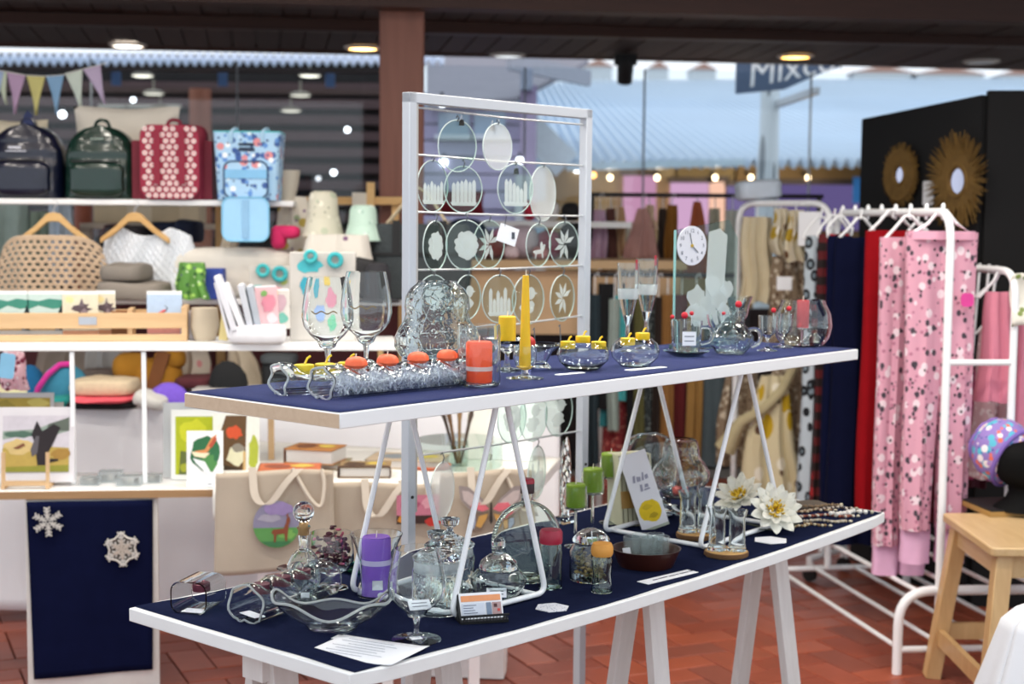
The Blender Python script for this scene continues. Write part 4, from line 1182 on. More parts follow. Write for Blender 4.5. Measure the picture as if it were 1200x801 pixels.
# --- knitwear on the rear table
HZ = HT + .004
def dome_hat(px, base, hw, hh, y, m, label, brim=None, z=HZ, tilt=0):
    p = ony(px, base, y); p.z = z; k = mpp(p)
    t = T('knit_hat', label, 'hat', p)
    b = B().at((0, 0, 0), 0, 0, tilt).lathe([(hw * k * .98, 0), (hw * k, hh * k * .3), (hw * k * .9, hh * k * 1.0), (hw * k * .66, hh * k * 1.55), (hw * k * .3, hh * k * 1.92), (0, hh * k * 2)], 26, 1, lambda a_, z_: 1 + .05 * sin(4 * a_ + px))
    for i, v in enumerate(b.v): b.v[i] = Vector((v.x, v.y * .62, v.z + .01 * noise.noise((v.x * 12, v.y * 12, px))))
    zm = min(v.z for v in b.v); b.v = [v - Vector((0, 0, zm)) for v in b.v]
    O('crown', b, m, t)
    if brim:
        b = B().at((0, 0, 0), 0, 0, tilt).lathe([(hw * k * 1.0, .001), (hw * k * 1.1, hh * k * .1), (hw * k * 1.12, hh * k * .45), (hw * k * 1.0, hh * k * .55)], 26)
        for i, v in enumerate(b.v): b.v[i] = Vector((v.x, v.y * .64, v.z))
        zm = min(v.z for v in b.v); b.v = [v - Vector((0, 0, zm)) for v in b.v]
        O('cuff', b, brim, t)
    return t
KN = lambda c_: M(c_, .95, var=.16, scale=50, bump=.5, bscale=260)
dome_hat(14, 478, 20, 16, 5.7, KN('#ddd9ac'), 'pale lemon knit hat at the left end of the rear table')
dome_hat(-6, 482, 15, 9, 5.66, KN('#c98ab0'), 'mauve knit hat before the lemon one')
dome_hat(30, 470, 24, 17, 5.98, KN('#1f6ca0'), 'blue knit hat with a pointed fold behind the lemon hat', None, HZ, .15)
p = ony(74, 470, 5.84); p.z = HZ; k = mpp(p)
t = dome_hat(76, 470, 30, 23, 5.84, KN('#3a83a0'), 'teal knit hat with a hot pink trim')
O('pink_trim', B().tube([(-30 * k, -.05, 2 * k), (-25 * k, -.065, 18 * k), (-14 * k, -.06, 34 * k), (-2 * k, -.04, 45 * k), (10 * k, -.03, 46 * k)], 3.4 * k, 8), KN('#d8389a'), t)
fold('folded_knit', 62, 480, 26, 6, 5.74, KN('#1f8f8c'), 'turquoise folded knit before the teal hat', HZ)
fold('folded_knit', 122, 484, 38, 4, 5.72, KN('#17161a'), 'black folded knit, lowest of the pile', HZ, 0, .12)
z2 = HZ + 8 * mpp(ony(122, 484, 5.72))
fold('folded_knit', 125, 478, 33, 3, 5.71, KN('#f0606e'), 'coral pink folded knit in the middle of the pile', z2, 0, .13)
fold('folded_knit', 124, 472, 36, 9, 5.76, KN('#d8c6a8'), 'thick beige folded knit on top of the pile', z2 + 6 * .0033, 0, .12)
fold('folded_knit', 100, 492, 14, 5, 5.68, KN('#e4e4e2'), 'small white folded knit under the pile', HZ, 0, .05)
fold('folded_knit', 126, 452, 24, 8, 6.05, KN('#6b5f5a'), 'brown grey knit behind the beige pile', HZ + .06, 0, .1)
# cardigan hung behind
for px, base, hw, hh, c_, lb, y in ((128, 470, 30, 29, '#a8a4a0', 'grey sleeveless knit standing behind the pile', 6.1), (75, 465, 34, 30, '#9b8a7c', 'taupe jacket hanging behind the teal hat', 6.2)):
    p = ony(px, base, y); p.z = HZ; k = mpp(p)
    b = B(); drape(b, 2 * hw * k * .8, 2 * hw * k, 2 * hh * k, .04, 4, .014, int(px), 0, 2 * hh * k)
    S('jacket', b, M(c_, .9, var=.12), lb, 'jacket', p + Vector((0, 0, .012)))
p = ony(180, 470, 5.95); p.z = HZ; k = mpp(p)
t = T('mustard_hat', 'mustard felt hat with a folded peak and brown band', 'hat', p)
b = B(); b.sell((4 * k, 0, 24 * k), (30 * k, .08, 25 * k), .75, nu=26, nv=14); b.sell((20 * k, 0, 48 * k), (18 * k, .06, 12 * k), .7, nu=20, nv=10); b.sell((-24 * k, -.02, 38 * k), (22 * k, .05, 18 * k), .8, nu=20, nv=10)
O('felt', b, M('#a8741c', .9, var=.14), t)
O('band', B().at((0, 0, 0), 0, 0, .3).box((0, -.07, 34 * k), (15 * k, .04, 52 * k)), M('#7a4a24', .8), t)
dome_hat(198, 484, 26, 14, 5.72, KN('#7a5ad0'), 'violet knit hat at the front edge of the rear table', KN('#8364d6'))
fold('folded_knit', 176, 492, 18, 8, 5.66, M('#d3d2ce', .95, var=.1, bump=.8, bscale=120), 'chunky pale grey knit hanging at the table edge', HZ, 0, .1, .5, tilt=.3)
p = ony(225, 470, 6.05); p.z = HZ; k = mpp(p)
b = B(); drape(b, 34 * k, 50 * k, 58 * k, .06, 3, .02, 44, 0, 58 * k)
S('canvas_bag', b, spots('bag_print', '#cdbfae', [('#d08a88', 9, .2, 1)]), 'cream canvas bag with faint pink print behind the violet hat', 'bag', p + Vector((0, 0, .014)))
fold('folded_knit', 231, 478, 22, 6, 5.9, KN('#5c2a30'), 'maroon folded knit between the violet hat and black cap', HZ + .06, 0, .1)
boxy('grey_box', 268, 486, 38, 11, 5.78, M('#b9b6b4', .7), 'flat grey box under the black cap', 'box', HZ, .16)
bx = HZ + 22 * .0033
t = dome_hat(268, 462, 24, 15, 5.78, M('#16181b', .9), 'black cap resting on the flat grey box', None, bx)
p = ony(283, 470, 6.0); p.z = HZ; k = mpp(p)
b = B(); drape(b, 20 * k, 56 * k, 58 * k, .06, 3, .02, 17, -4 * k, 58 * k, lean=14 * k)
S('canvas_bag', b, M('#bfb09a', .9, var=.1), 'beige canvas sack slumped behind the black cap', 'bag', p + Vector((0, 0, .014)))
p = ony(328, 470, 5.95); p.z = HZ; k = mpp(p)
t = T('camera_bag', 'black padded bag with a grey top behind the candle bottle', 'bag', p)
O('body', B().sell((0, 0, 26 * k), (20 * k, .07, 26 * k), .45, .5, 24, 12), M('#1d1f22', .8), t)
O('top_flap', B().sell((0, -.01, 50 * k), (21 * k, .075, 6 * k), .5, .5, 24, 8), M('#4a4f52', .8), t)
fold('folded_knit', 298, 478, 16, 10, 5.76, KN('#6f8494'), 'slate blue knit shoe beside the camera bag', HZ, 0, .06)
for i, (px, py, r_, c_) in enumerate(((392, 436, 9, '#5f87a8'), (404, 430, 8, '#d9d4cc'), (416, 436, 9, '#c79aa6'), (402, 420, 8, '#8a9a9c'), (380, 428, 8, '#6a5a60'))):
    p = ony(px, py, 5.9); k = mpp(p); p.z = HZ + r_ * k + (.06 if i != 3 else .11)
    S('wool_ball', B().sell((0, 0, 0), (r_ * k,) * 3, 1, nu=18, nv=12, ridge=.05, nr=9), KN(c_), ('slate blue', 'ivory', 'dusty pink', 'sage grey', 'plum')[i] + ' wool ball behind the wine glass stems', 'wool ball', p, 0)
p = ony(400, 455, 5.9); p.z = HZ; k = mpp(p)
t = T('basket', 'dark woven basket of wool balls behind the wine glasses', 'basket', p)
O('wall', B().lathe([(0, 0), (30 * k, 0), (34 * k, 20 * k), (32 * k, 20 * k), (28 * k, 3 * k), (0, 3 * k)], 26), M('#3d2c20', .9, var=.3, scale=80), t)
p = ony(446, 470, 5.95); p.z = HZ; k = mpp(p)
S('wooden_stake', B().box((0, 0, 33 * k), (6 * k, .02, 66 * k)), PINE, 'slim wooden upright beside the wool basket', 'post', p)
# pink print garment with blue tag at the far left
p = ony(16, 412, 5.3); k = mpp(p)
t = T('price_tag', 'light blue swing tag hanging from the front rack at far left', 'tag', ony(8, 411, 4.82))
O('card', B().at((0, 0, 0), 0, 0, .12).prism(rrect(16 * k, 27 * k, 3 * k), -.002, .002, 'y'), M('#7fb6d6', .6), t, (0, 0, -16 * k))
O('string', B().tube([(0, 0, 0), (0, 0, -4 * k)], .001, 5), M('#dddddd', .7), t)
b = B(); drape(b, 24 * k, 32 * k, 44 * k, .03, 3, .01, 2, 0, 0)
S('print_garment', b, spots('pink_red_print', '#e6b8c4', [('#7a2440', 40, .36, 1), ('#f6e6ea', 50, .25, 1)]), 'pink and wine printed garment hanging behind the blue tag', 'garment', p)

# ================================================================ low front board: pictures, boxes
zb = LBz
def stand_card(px, base, hw, hh, y, z, label, polys, lean=.16, rz=.1, th=.004, border='#e9e9ea', name='picture_card', cat='card'):
    p = ony(px, base, y); p.z = z; k = mpp(p)
    t = T(name, label, cat, p, rz)
    t.rotation_euler = (-lean, 0, rz)
    O('sheet', B().box((0, 0, hh * k), (2 * hw * k, th, 2 * hh * k)), M(border, .5, var=.02), t)
    if polys:
        flat_print('picture', t, [(c_, [(x * k, zz * k) for x, zz in pts]) for c_, pts in polys], -th / 2 - .0008)
    return t, k
hawk = [('#c9c4cc', [(-38, 12), (38, 12), (38, 78), (-38, 78)]), ('#8f9f94', [(-38, 50), (-10, 56), (10, 52), (38, 60), (38, 70), (20, 70), (0, 62), (-38, 60)]), ('#4d6a5c', rnd_blob(-18, 56, 17, 4, 3)), ('#5c655c', [(12, 60), (38, 60), (38, 76), (26, 72), (14, 68)]),
        ('#b39a4e', [(-38, 12), (38, 12), (38, 40), (10, 42), (-20, 50), (-38, 40)]), ('#cbb278', rnd_blob(-18, 42, 18, 9, 9)), ('#a07c3a', rnd_blob(28, 32, 11, 7, 5)), ('#8a8a34', [(-38, 12), (38, 12), (38, 20), (-38, 18)]),
        ('#241d22', [(2, 20), (14, 20), (14, 34), (20, 46), (28, 64), (20, 68), (11, 62), (7, 60), (1, 72), (-5, 56), (-2, 48), (0, 36)]), ('#241d22', [(12, 22), (26, 25), (26, 27), (12, 28)]), ('#5a565c', [(-6, 38), (0, 54), (4, 54), (2, 34), (-4, 30)]), ('#7a4a34', [(-26, 40), (-14, 46), (-12, 43), (-20, 39)])]
t, k = stand_card(42, 574, 44, 44, 4.86, zb + .012, 'photograph of a dark hawk over dry grass, on a mini easel', hawk, .14, .1, .006, '#d7d4d8', 'photo_print', 'picture')
p = ony(28, 577, 4.82); p.z = zb
te = T('mini_easel', 'tiny pale wooden easel holding the hawk photograph', 'easel', p, .1)
for x in (-22, 28):
    O('upright', B().bar((x * k, -.012, 0), (x * k, -.004, 42 * k), .011, .011), LIGHTWOOD, te)
    O('foot', B().bar((x * k, -.02, .005), (x * k, .07, .005), .012, .01), LIGHTWOOD, te)
O('ledge', B().box((3 * k, -.006, 6 * k), (52 * k, .02, 5 * k)), LIGHTWOOD, te)
stand_card(24, 566, 38, 50, 5.0, zb + .001, 'ochre landscape photograph behind the hawk one', [('#a08a3c', [(-34, 10), (34, 10), (34, 94), (-34, 94)]), ('#8a7a34', rnd_blob(-20, 82, 16, 9, 4)), ('#22201c', rnd_blob(3, 78, 8, 5, 8)), ('#b8a85c', rnd_blob(20, 88, 12, 5, 6))], .1, .08, .008, '#b8b4b4', 'photo_print', 'picture')
stand_card(67, 566, 7, 44, 5.02, zb + .001, 'narrow grey card behind the photographs', None, .1, .08, .004, '#a8a29c')
# acrylic boxes of trinkets
for i, (px, hw, hh, lb) in enumerate(((106, 11, 4, 'small clear trinket box by the hawk photograph'), (130, 13, 6, 'clear trinket box, second from the hawk photograph'), (152, 14, 5, 'clear trinket box in the middle of the low board'), (178, 11, 4, 'flat clear trinket box before the painted cards'))):
    p = ony(px, 572 - .03 * px, 4.9 + .06 * (i % 2)); p.z = zb + .001; k = mpp(p)
    t = T('trinket_box', lb, 'box', p, .1)
    O('case', B().box((0, 0, hh * k), (2 * hw * k, .06, 2 * hh * k)), pane('acrylic', '#e8ecee', .25), t)
    for j in range(3):
        O('trinket', B().sell(((j - 1) * hw * .55 * k, 0, .012), (.009, .012, .009), 1, nu=10, nv=7), M(('#8d8a86', '#c9c2b8', '#5d5a58')[j], .4), t)
# painted cards at the end of the board
yg = [('#a9b21c', [(-22, 6), (20, 6), (22, 74), (-22, 74)]), ('#c3c62a', rnd_blob(0, 56, 16, 14, 3)), ('#5f6a34', [(-18, 6), (20, 6), (20, 26), (-16, 34)]), ('#9aa02c', rnd_blob(-8, 14, 8, 6, 3))]
stand_card(228, 563, 27, 41, 5.0, zb + .001, 'yellow green watercolour card behind the frog card', yg, .06, .08, .003, '#e6e8e4', 'painted_card')
frog = [('#2e6b44', rnd_blob(0, 40, 17, 20, 5, 18, .12)), ('#4f8a4c', rnd_blob(4, 28, 9, 11, 2)), ('#d8905a', [(-12, 42), (0, 44), (8, 58), (14, 62), (10, 52), (4, 42), (0, 38), (-8, 38)]), ('#efe2c0', [(-16, 42), (-12, 36), (0, 34), (6, 40), (-4, 40)]), ('#eef2f4', [(-14, 34), (0, 30), (10, 12), (6, 12), (-4, 22), (-10, 28)]), ('#b8543c', [(4, 48), (12, 60), (14, 56), (8, 46)]), ('#7f8a94', [(3, 3), (8, 3), (8, 4), (3, 4)])]
stand_card(240, 565, 21, 33, 4.86, zb + .001, 'white card with a watercolour frog on green, at board end', frog, .1, .1, .003, '#f1f2f3', 'painted_card')
mush = [('#e3e3da', [(-27, 3), (27, 3), (27, 80), (-27, 80)]), ('#5e4428', [(-18, 20), (10, 10), (12, 78), (-12, 78), (-18, 60)]), ('#c9502c', rnd_blob(-2, 58, 9, 8, 3)), ('#d9d6b8', rnd_blob(0, 32, 11, 12, 4)), ('#8a8478', rnd_blob(2, 40, 7, 5, 6)), ('#a8b23c', rnd_blob(20, 34, 6, 22, 7)), ('#3a2c1c', [(-16, 8), (6, 4), (6, 16), (-14, 20)]), ('#c9a870', [(8, 8), (11, 8), (11, 36), (8, 36)])]
stand_card(277, 566, 27, 41, 4.96, zb + .001, 'loose brown and lime watercolour behind the frog card', mush, .06, .08, .003, '#dfe0dd', 'painted_card')
stand_card(236, 560, 44, 44, 5.04, zb + .001, 'large clear sleeve behind the watercolour cards', None, .05, .08, .003, '#c6c8c8', 'clear_sleeve', 'sleeve')

# ================================================================ low side table with notebooks and tote bags
T2 = .70
c0, c1, c2, c3 = onz(250, 572, T2), onz(632, 566, T2), onz(657, 537, T2), onz(262, 515, T2)
rz2 = math.atan2((c1 - c0).y, (c1 - c0).x)
t = T('side_table', 'low white side table carrying notebooks behind the tote bags', 'table', c0, rz2)
inv = Matrix.Rotation(-rz2, 4, 'Z')
loc2 = lambda q_: inv @ (q_ - c0)
pp2 = [loc2(q_) for q_ in (c0, c1, c2, c3)]
t.location.z = 0
O('top', B().loft([[(q_.x, q_.y, T2 - .03) for q_ in pp2], [(q_.x, q_.y, T2 - .003) for q_ in pp2]], smooth=False), WHITE, t)
for x, y in ((.55, .08), (pp2[1].x - .2, .08), (pp2[2].x - .22, pp2[2].y - .1), (.5, pp2[3].y - .1)):
    O('leg', B().box((x, y, T2 / 2 - .016), (.035, .035, T2 - .032)), WHITE, t)
def slope_cloth(u, v):
    q_ = c0.lerp(c1, u).lerp(c3.lerp(c2, u), max(0, v * 1.25 - .25))
    z = T2 + .002
    if v < .2: z = T2 + .002 - (.2 - v) * .5; q_ = q_ + Vector((.0, -.012, 0))
    return (q_.x, q_.y, z)
S('side_tablecloth', B().sheet(slope_cloth, 30, 20), M('#e8e6e0', .85, var=.05), 'short off white cloth on the low side table', 'tablecloth', solid=.003)
ZT = T2 + .0045
# white leaning boards at the back
def lean_board(px, base, hw, hh, y, label, m, lean=.2, rz=0, name='canvas_board', z=ZT):
    p = ony(px, base, y); p.z = z; k = mpp(p)
    t = T(name, label, 'board', p, rz); t.rotation_euler = (-lean, 0, rz)
    O('board', B().box((0, 0, hh * k), (2 * hw * k, .012, 2 * hh * k)), m, t, bev=.002)
    return t, k
lean_board(318, 545, 3.6, 34, 5.18, 'thin unpainted wooden strip leaning behind the notebooks', LIGHTWOOD, .12, .2, 'wooden_strip')
lean_board(600, 548, 24, 42, 5.2, 'white canvas board leaning at the right end of side table', WHITE, .22, -.2)
lean_board(560, 548, 14, 40, 5.22, 'pale embossed canvas board behind the paint brushes', M('#dedad2', .8), .2, -.1)
def notebook(px, base, w_, d_, h_, c1_, c2_, label, rz, y=None, z=ZT, band=0):
    p = onz(px, base, z)
    t = T('notebook', label, 'notebook', p, rz)
    O('back_cover', B().box((0, 0, .002), (w_, d_, .004)), M(c1_, .6, var=.25, scale=30), t)
    O('pages', B().box((.002, 0, h_ / 2), (w_ - .008, d_ - .006, h_ - .006)), M('#c9c4c0', .8, var=.15, scale=200, stretch=(1, 1, 8)), t)
    O('front_cover', B().box((0, 0, h_ - .002), (w_, d_, .004)), M(c1_, .6, var=.25, scale=30), t)
    O('spine', B().box((-w_ / 2, 0, h_ / 2), (.004, d_, h_)), M(c2_, .6, var=.2), t)
    flat = [(c2_, rnd_blob(-w_ * .2, 0, w_ * .22, d_ * .3, int(px))), ('#c9b24e', rnd_blob(w_ * .2, d_ * .1, w_ * .18, d_ * .2, int(px) + 1))]
    b = B(); ms = []
    for i, (cc, pts) in enumerate(flat):
        ms.append(M(cc, .6, var=.2)); b.mat(i).face([(a_[0], a_[1], h_ + .0006 + .0003 * i) for a_ in pts])
    O('cover_art', b, ms, t)
    if band: O('band', B().tube([(x, -d_ / 2 - .002, z_) for x, z_ in rrect(w_, h_ + .004, .01)], .003, 6, True), M('#4a3226', .7), t, (0, 0, h_ / 2))
    return t
notebook(340, 558, .2, .14, .033, '#b8623c', '#8a4a34', 'rust covered notebook at the front edge above the deer tote', .1)
notebook(374, 546, .2, .14, .02, '#9c9274', '#6a5c44', 'pale green notebook lowest under the brown picture notebook', -.1)
notebook(370, 540, .17, .14, .05, '#a8713c', '#6a4026', 'thick brown picture notebook on top of its pile', -.25, None, ZT + .022)
notebook(428, 556, .17, .12, .036, '#8c7350', '#4a3626', 'tan notebook with curved dark binding by the tower post', .05, None, ZT, 1)
notebook(478, 545, .26, .16, .03, '#b9a58c', '#7d858c', 'grey spined open notebook behind the tan one', -.15)
# cup of brushes
p = onz(538, 545, ZT); k = mpp(p)
t = T('brush_cup', 'clear cup holding dark paint brushes on the side table', 'cup', p)
O('cup', B().lathe(shell([(0, 0), (.03, 0), (.033, .09)], 1, .003), 20), DISC, t)
for i, (x, y) in enumerate(((-.05, .02), (-.03, -.02), (.0, .02), (.035, 0))):
    S('paint_brush', B().tube([(0, 0, 0), (x * .8, y * .8, .14), (x, y, .17), (x * 1.2, y * 1.2, .21)], [.004, .006, .009, .002], 8), M(('#3a2a20', '#6a4a2c', '#8a6a44', '#4c3a30')[i], .5), ('darkest', 'brown', 'tan', 'umber')[i] + ' handled paint brush standing in the clear cup', 'brush', p + Vector((x * .15, y * .15, .006)))
p = onz(505, 548, ZT)
S('palette_tray', B().lathe([(0, 0), (.06, 0), (.07, .012), (.066, .012), (.058, .004), (0, .004)], 24), M('#c96a4a', .6, var=.4, scale=40), 'reddish paint dish behind the tower post', 'dish', p)

# tote bags hanging at the front edge
TOTE = M('#b9aa98', .92, var=.07, scale=14, bump=.25, bscale=400)
def tote(px, top, bottom, hw, label, seed, polys, y):
    p = ony(px, top, y); k = mpp(p); H_ = (bottom - top) * k
    t = T('tote_bag', label, 'tote bag', p, rz2)
    q_ = random.Random(seed); ph = q_.uniform(0, 6)
    def f(s_):
        return lambda u, v: ((u - .5) * 2 * hw * k * (1 + .04 * v), s_ * (.004 + .02 * sin(PI * u) * v) + .006 * sin(6 * u + 3 * v + ph), -H_ * v - .006 * sin(5 * u + ph))
    b = B().sheet(f(-1), 26, 20); b.sheet(f(1), 26, 20)
    O('body', b, TOTE, t, solid=.003)
    for s_ in (-1, 1):
        pass
    pts = arc([(-hw * .38 * k, -.012, 6 * k), (-hw * .34 * k, -.032, -32 * k), (-hw * .1 * k, -.036, -40 * k), (hw * .2 * k, -.03, -10 * k), (hw * .42 * k, -.02, 4 * k)], 16 * k)
    b = B()
    rings = [[(x - .012, y_, z), (x + .012, y_, z), (x + .012, y_ - .003, z), (x - .012, y_ - .003, z)] for x, y_, z in [tuple(q2) for q2 in pts]]
    O('strap', b.loft(rings), M('#d6c9b8', .9), t)
    O('strap', B().tube(arc([(hw * .3 * k, -.012, 4 * k), (hw * .62 * k, -.028, -34 * k), (hw * .8 * k, -.028, -44 * k), (hw * .86 * k, -.02, -14 * k), (hw * .8 * k, -.012, 3 * k)], 12 * k), .006, 6), M('#d6c9b8', .9), t)
    flat_print('print', t, [(c_, [(x * k, z * k) for x, z in pts2]) for c_, pts2 in polys], -.036, -.0006)
    return t
cen = (0, -68)
disc = lambda r_, x0, z0, n=30: circ(r_, r_ * 1.03, n, x0, z0)
def half(r_, x0, z0, zc):
    return [(x, min(z, zc)) for x, z in disc(r_, x0, z0)]
deer = [('#8f8aa2', disc(27, 2, -60)), ('#a9a3b2', rnd_blob(-6, -52, 14, 5, 4)), ('#9a86b4', rnd_blob(6, -42, 17, 8, 3)), ('#5f9a54', half(27, 2, -60, -64)), ('#7fb45a', rnd_blob(14, -72, 9, 6, 2)), ('#3f7a4c', half(26, 2, -60, -80)),
        ('#8a4a30', [(-2, -66), (10, -65), (13, -58), (14, -52), (17, -51), (18, -55), (16, -62), (15, -70), (14, -80), (12, -80), (11, -71), (2, -72), (1, -81), (-1, -81), (-1, -72), (-4, -70)]), ('#8a4a30', [(13, -51), (15, -46), (16, -51)])]
tote(322, 552, 671, 68, 'beige canvas tote painted with a brown deer in a round meadow', 3, deer, c0.y - .08)
pink = [('#c8788c', [(14, -12), (64, -12), (64, -44), (14, -44)]), ('#a8506a', rnd_blob(30, -22, 10, 8, 2)), ('#e0a0ac', rnd_blob(52, -22, 9, 7, 5)), ('#3a2420', [(14, -36), (64, -36), (64, -46), (14, -46)]), ('#d08a34', rnd_blob(22, -40, 7, 5, 4)), ('#c0342c', rnd_blob(56, -44, 9, 5, 6))]
tote(450, 566, 690, 60, 'beige canvas tote with a pink rectangular print, behind the tower post', 5, pink, (c0.y + c1.y) / 2 - .06)
wing = lambda s_, x0, z0, pts: [(x0 + s_ * x, z0 + z) for x, z in pts]
bf = []
for s_ in (-1, 1):
    bf += [('#9a8d8a', wing(s_, 2, -44, [(2, 2), (10, 14), (26, 28), (38, 30), (36, 14), (26, 2), (10, -2)])), ('#c9b8b4', wing(s_, 2, -44, [(5, 3), (13, 13), (26, 23), (34, 24), (32, 13), (22, 4)])), ('#e0707c', wing(s_, 2, -44, [(2, 2), (8, 9), (20, 10), (24, 5), (10, -1)])),
           ('#7d6a5c', wing(s_, 2, -44, [(2, -1), (12, -4), (26, -4), (28, -14), (20, -26), (12, -24), (5, -10)])), ('#c99a54', wing(s_, 2, -44, [(3, -3), (14, -6), (18, -18), (12, -20), (6, -11)])), ('#9fa8c0', wing(s_, 2, -44, [(18, -6), (25, -6), (26, -14), (20, -22), (18, -14)]))]
bf += [('#2e2622', [(1, -34), (3, -34), (4, -56), (2, -60), (0, -56)])]
tote(572, 552, 672, 56, 'white tote painted with a grey and pink butterfly', 8, bf, c1.y - .05)
# paper bag on the floor
a = onz(545, 801, 0); a = ony(546, 801, 5.0); a.z = 0; k = mpp(ony(546, 790, 5.0))
t = T('paper_bag', 'white paper bag standing on the tiles under the stall table', 'bag', a, -.1)
O('body', B().loft([[(x, y, z) for x, y in ((-46 * k, -.05), (46 * k, -.05), (46 * k, .05), (-46 * k, .05))] for z in (.004, .17)] + [[(-46 * k, -.02, .3 * .4), (46 * k, -.02, .3 * .4), (46 * k, .02, .3 * .4), (-46 * k, .02, .3 * .4)]][:0], smooth=False), M('#e9e8e6', .7), t)
O('handle', B().tube(arc([(-.04, -.02, .165), (-.03, -.02, .24), (.03, -.02, .24), (.04, -.02, .165)], .02), .003, 6), M('#d8cfc6', .7), t)

# ================================================================ things seen behind the tower
def misc(px, base, hw, hh, y, c_, label, name, cat, d=.08, e=.6, z=None):
    p = ony(px, base, y)
    if z is not None: p.z = z
    k = mpp(p)
    b = B().sell((0, 0, hh * k), (hw * k, d, hh * k), e, .6, 24, 14)
    for i, v in enumerate(b.v): b.v[i] = v + Vector((.012 * noise.noise((v.x * 9, v.z * 9, px)), 0, .0))
    zm = min(v.z for v in b.v); b.v = [v - Vector((0, 0, zm)) for v in b.v]
    return S(name, b, M(c_, .9, var=.2), label, cat, p)
p = ony(700, 305, 7.0)
t = T('plush_counter', 'pale wooden counter of soft toys seen through the tower frame', 'counter', (p.x, 7.0, 0), .05)
k = mpp(p); zc = p.z
O('top', B().box((-30 * k, .2, zc - .02), (270 * k, .44, .04)), LIGHTWOOD, t)
O('front_panel', B().box((-30 * k, .05, zc - .2), (260 * k, .02, .3)), M('#d8b48c', .7, var=.1), t)
for x in (-150, 90):
    O('leg', B().box((x * k, .1, zc / 2 - .02), (.05, .05, zc - .05)), LIGHTWOOD, t)
for (px, base, hw, hh, y, c_, lb) in ((546, 300, 26, 24, 7.1, '#22304a', 'navy plush cushion behind the round glass discs'), (575, 303, 20, 14, 7.05, '#7c2c26', 'rust red plush toy behind the tower frame'), (588, 300, 12, 18, 7.2, '#d878a0', 'pink plush toy behind the white tag card'), (612, 303, 18, 20, 7.12, '#b9aab4', 'grey lilac plush toy in the middle of the counter'),
                                      (643, 300, 18, 17, 7.15, '#8a3450', 'raspberry plush toy behind the horse disc'), (672, 302, 16, 22, 7.1, '#17181c', 'black plush toy behind the tower right post'), (600, 304, 10, 9, 7.02, '#d9c4c8', 'small pale pink plush toy in front on the counter'), (634, 304, 10, 8, 7.02, '#c9888c', 'small dusty rose plush toy in front on the counter'), (515, 300, 14, 22, 7.15, '#c8c0d0', 'pale lilac plush toy at the left end of the counter')):
    misc(px, base, hw, hh, y, c_, lb, 'plush_toy', 'soft toy', .08, .8, zc + .001)
p = ony(530, 254, 7.25)
cushion('cushion', 532, 254, 36, 14, 7.3, M('#7a1626', .85, var=.12), 'dark red cushion above the counter behind the etched discs', zc + .19)
t = T('upper_ledge', 'white ledge board above the plush counter', 'shelf', (ony(640, 240, 7.35).x, 7.35, 0), .05)
O('board', B().box((-20 * .004, .1, zc + .165), (1.0, .22, .03)), WHITE, t)
for x in (-.5, .3): O('bracket', B().box((x, .2, (zc + .15) / 2), (.03, .03, zc + .15)), WHITE, t)
for (px, hw, hh, c_, lb) in ((640, 15, 12, '#e9e4e2', 'white folded cloth on the ledge behind the tower'), (668, 11, 11, '#1c1c20', 'black cap on the ledge behind the tower'), (685, 6, 10, '#d06a34', 'orange cap on the ledge beside the tower right post'), (620, 8, 12, '#c02c44', 'red cloth bundle on the ledge behind the tower')):
    misc(px, 248, hw, hh, 7.4, c_, lb, 'cloth_bundle', 'clothing', .07, .7, zc + .182)

# ================================================================ clothes rails in the middle
def rail(name, label, x0, x1, py, y, m, r_=.011, foot=True):
    a, c_ = ony(x0, py, y), ony(x1, py, y); z = (a.z + c_.z) / 2
    t = T(name, label, 'clothes rail', (a.x, y, 0))
    L_r = c_.x - a.x
    O('bar', B().tube([(-.02, 0, z), (L_r + .02, 0, z)], r_, 10), m, t)
    for x in (0, L_r):
        O('post', B().tube([(x, 0, .03), (x, 0, z)], r_, 10), m, t)
        O('foot', B().bar((x, -.2, .02), (x, .2, .02), .03, .03), m, t)
    return t, z
DK = M('#1d1c22', .5)
rl, z1 = rail('clothes_rail', 'black clothes rail with hanging ponchos before the window', 694, 960, 229, 7.5, DK)
def hang(px0, px1, top, bot, y, m, label, folds=4, seed=1, w0=.8, d=.025, amp=.014, name='garment', z=None, cat='garment', hook=None):
    p = ony((px0 + px1) / 2, top, y); k = mpp(p)
    t = T(name, label, cat, p, 0)
    b = B(); drape(b, (px1 - px0) * k * w0, (px1 - px0) * k, (bot - top) * k, d, folds, amp, seed)
    O('cloth', b, m, t)
    zt = (hook if hook else z1) - p.z
    if zt > .004:
        O('hook', B().tube([(0, 0, -.01), (0, 0, zt - .004), (.012, 0, zt + .01), (.02, 0, zt - .01)], .003, 6), GREYMET if not hook else WMET, t)
    return t
rs = random.Random(5)
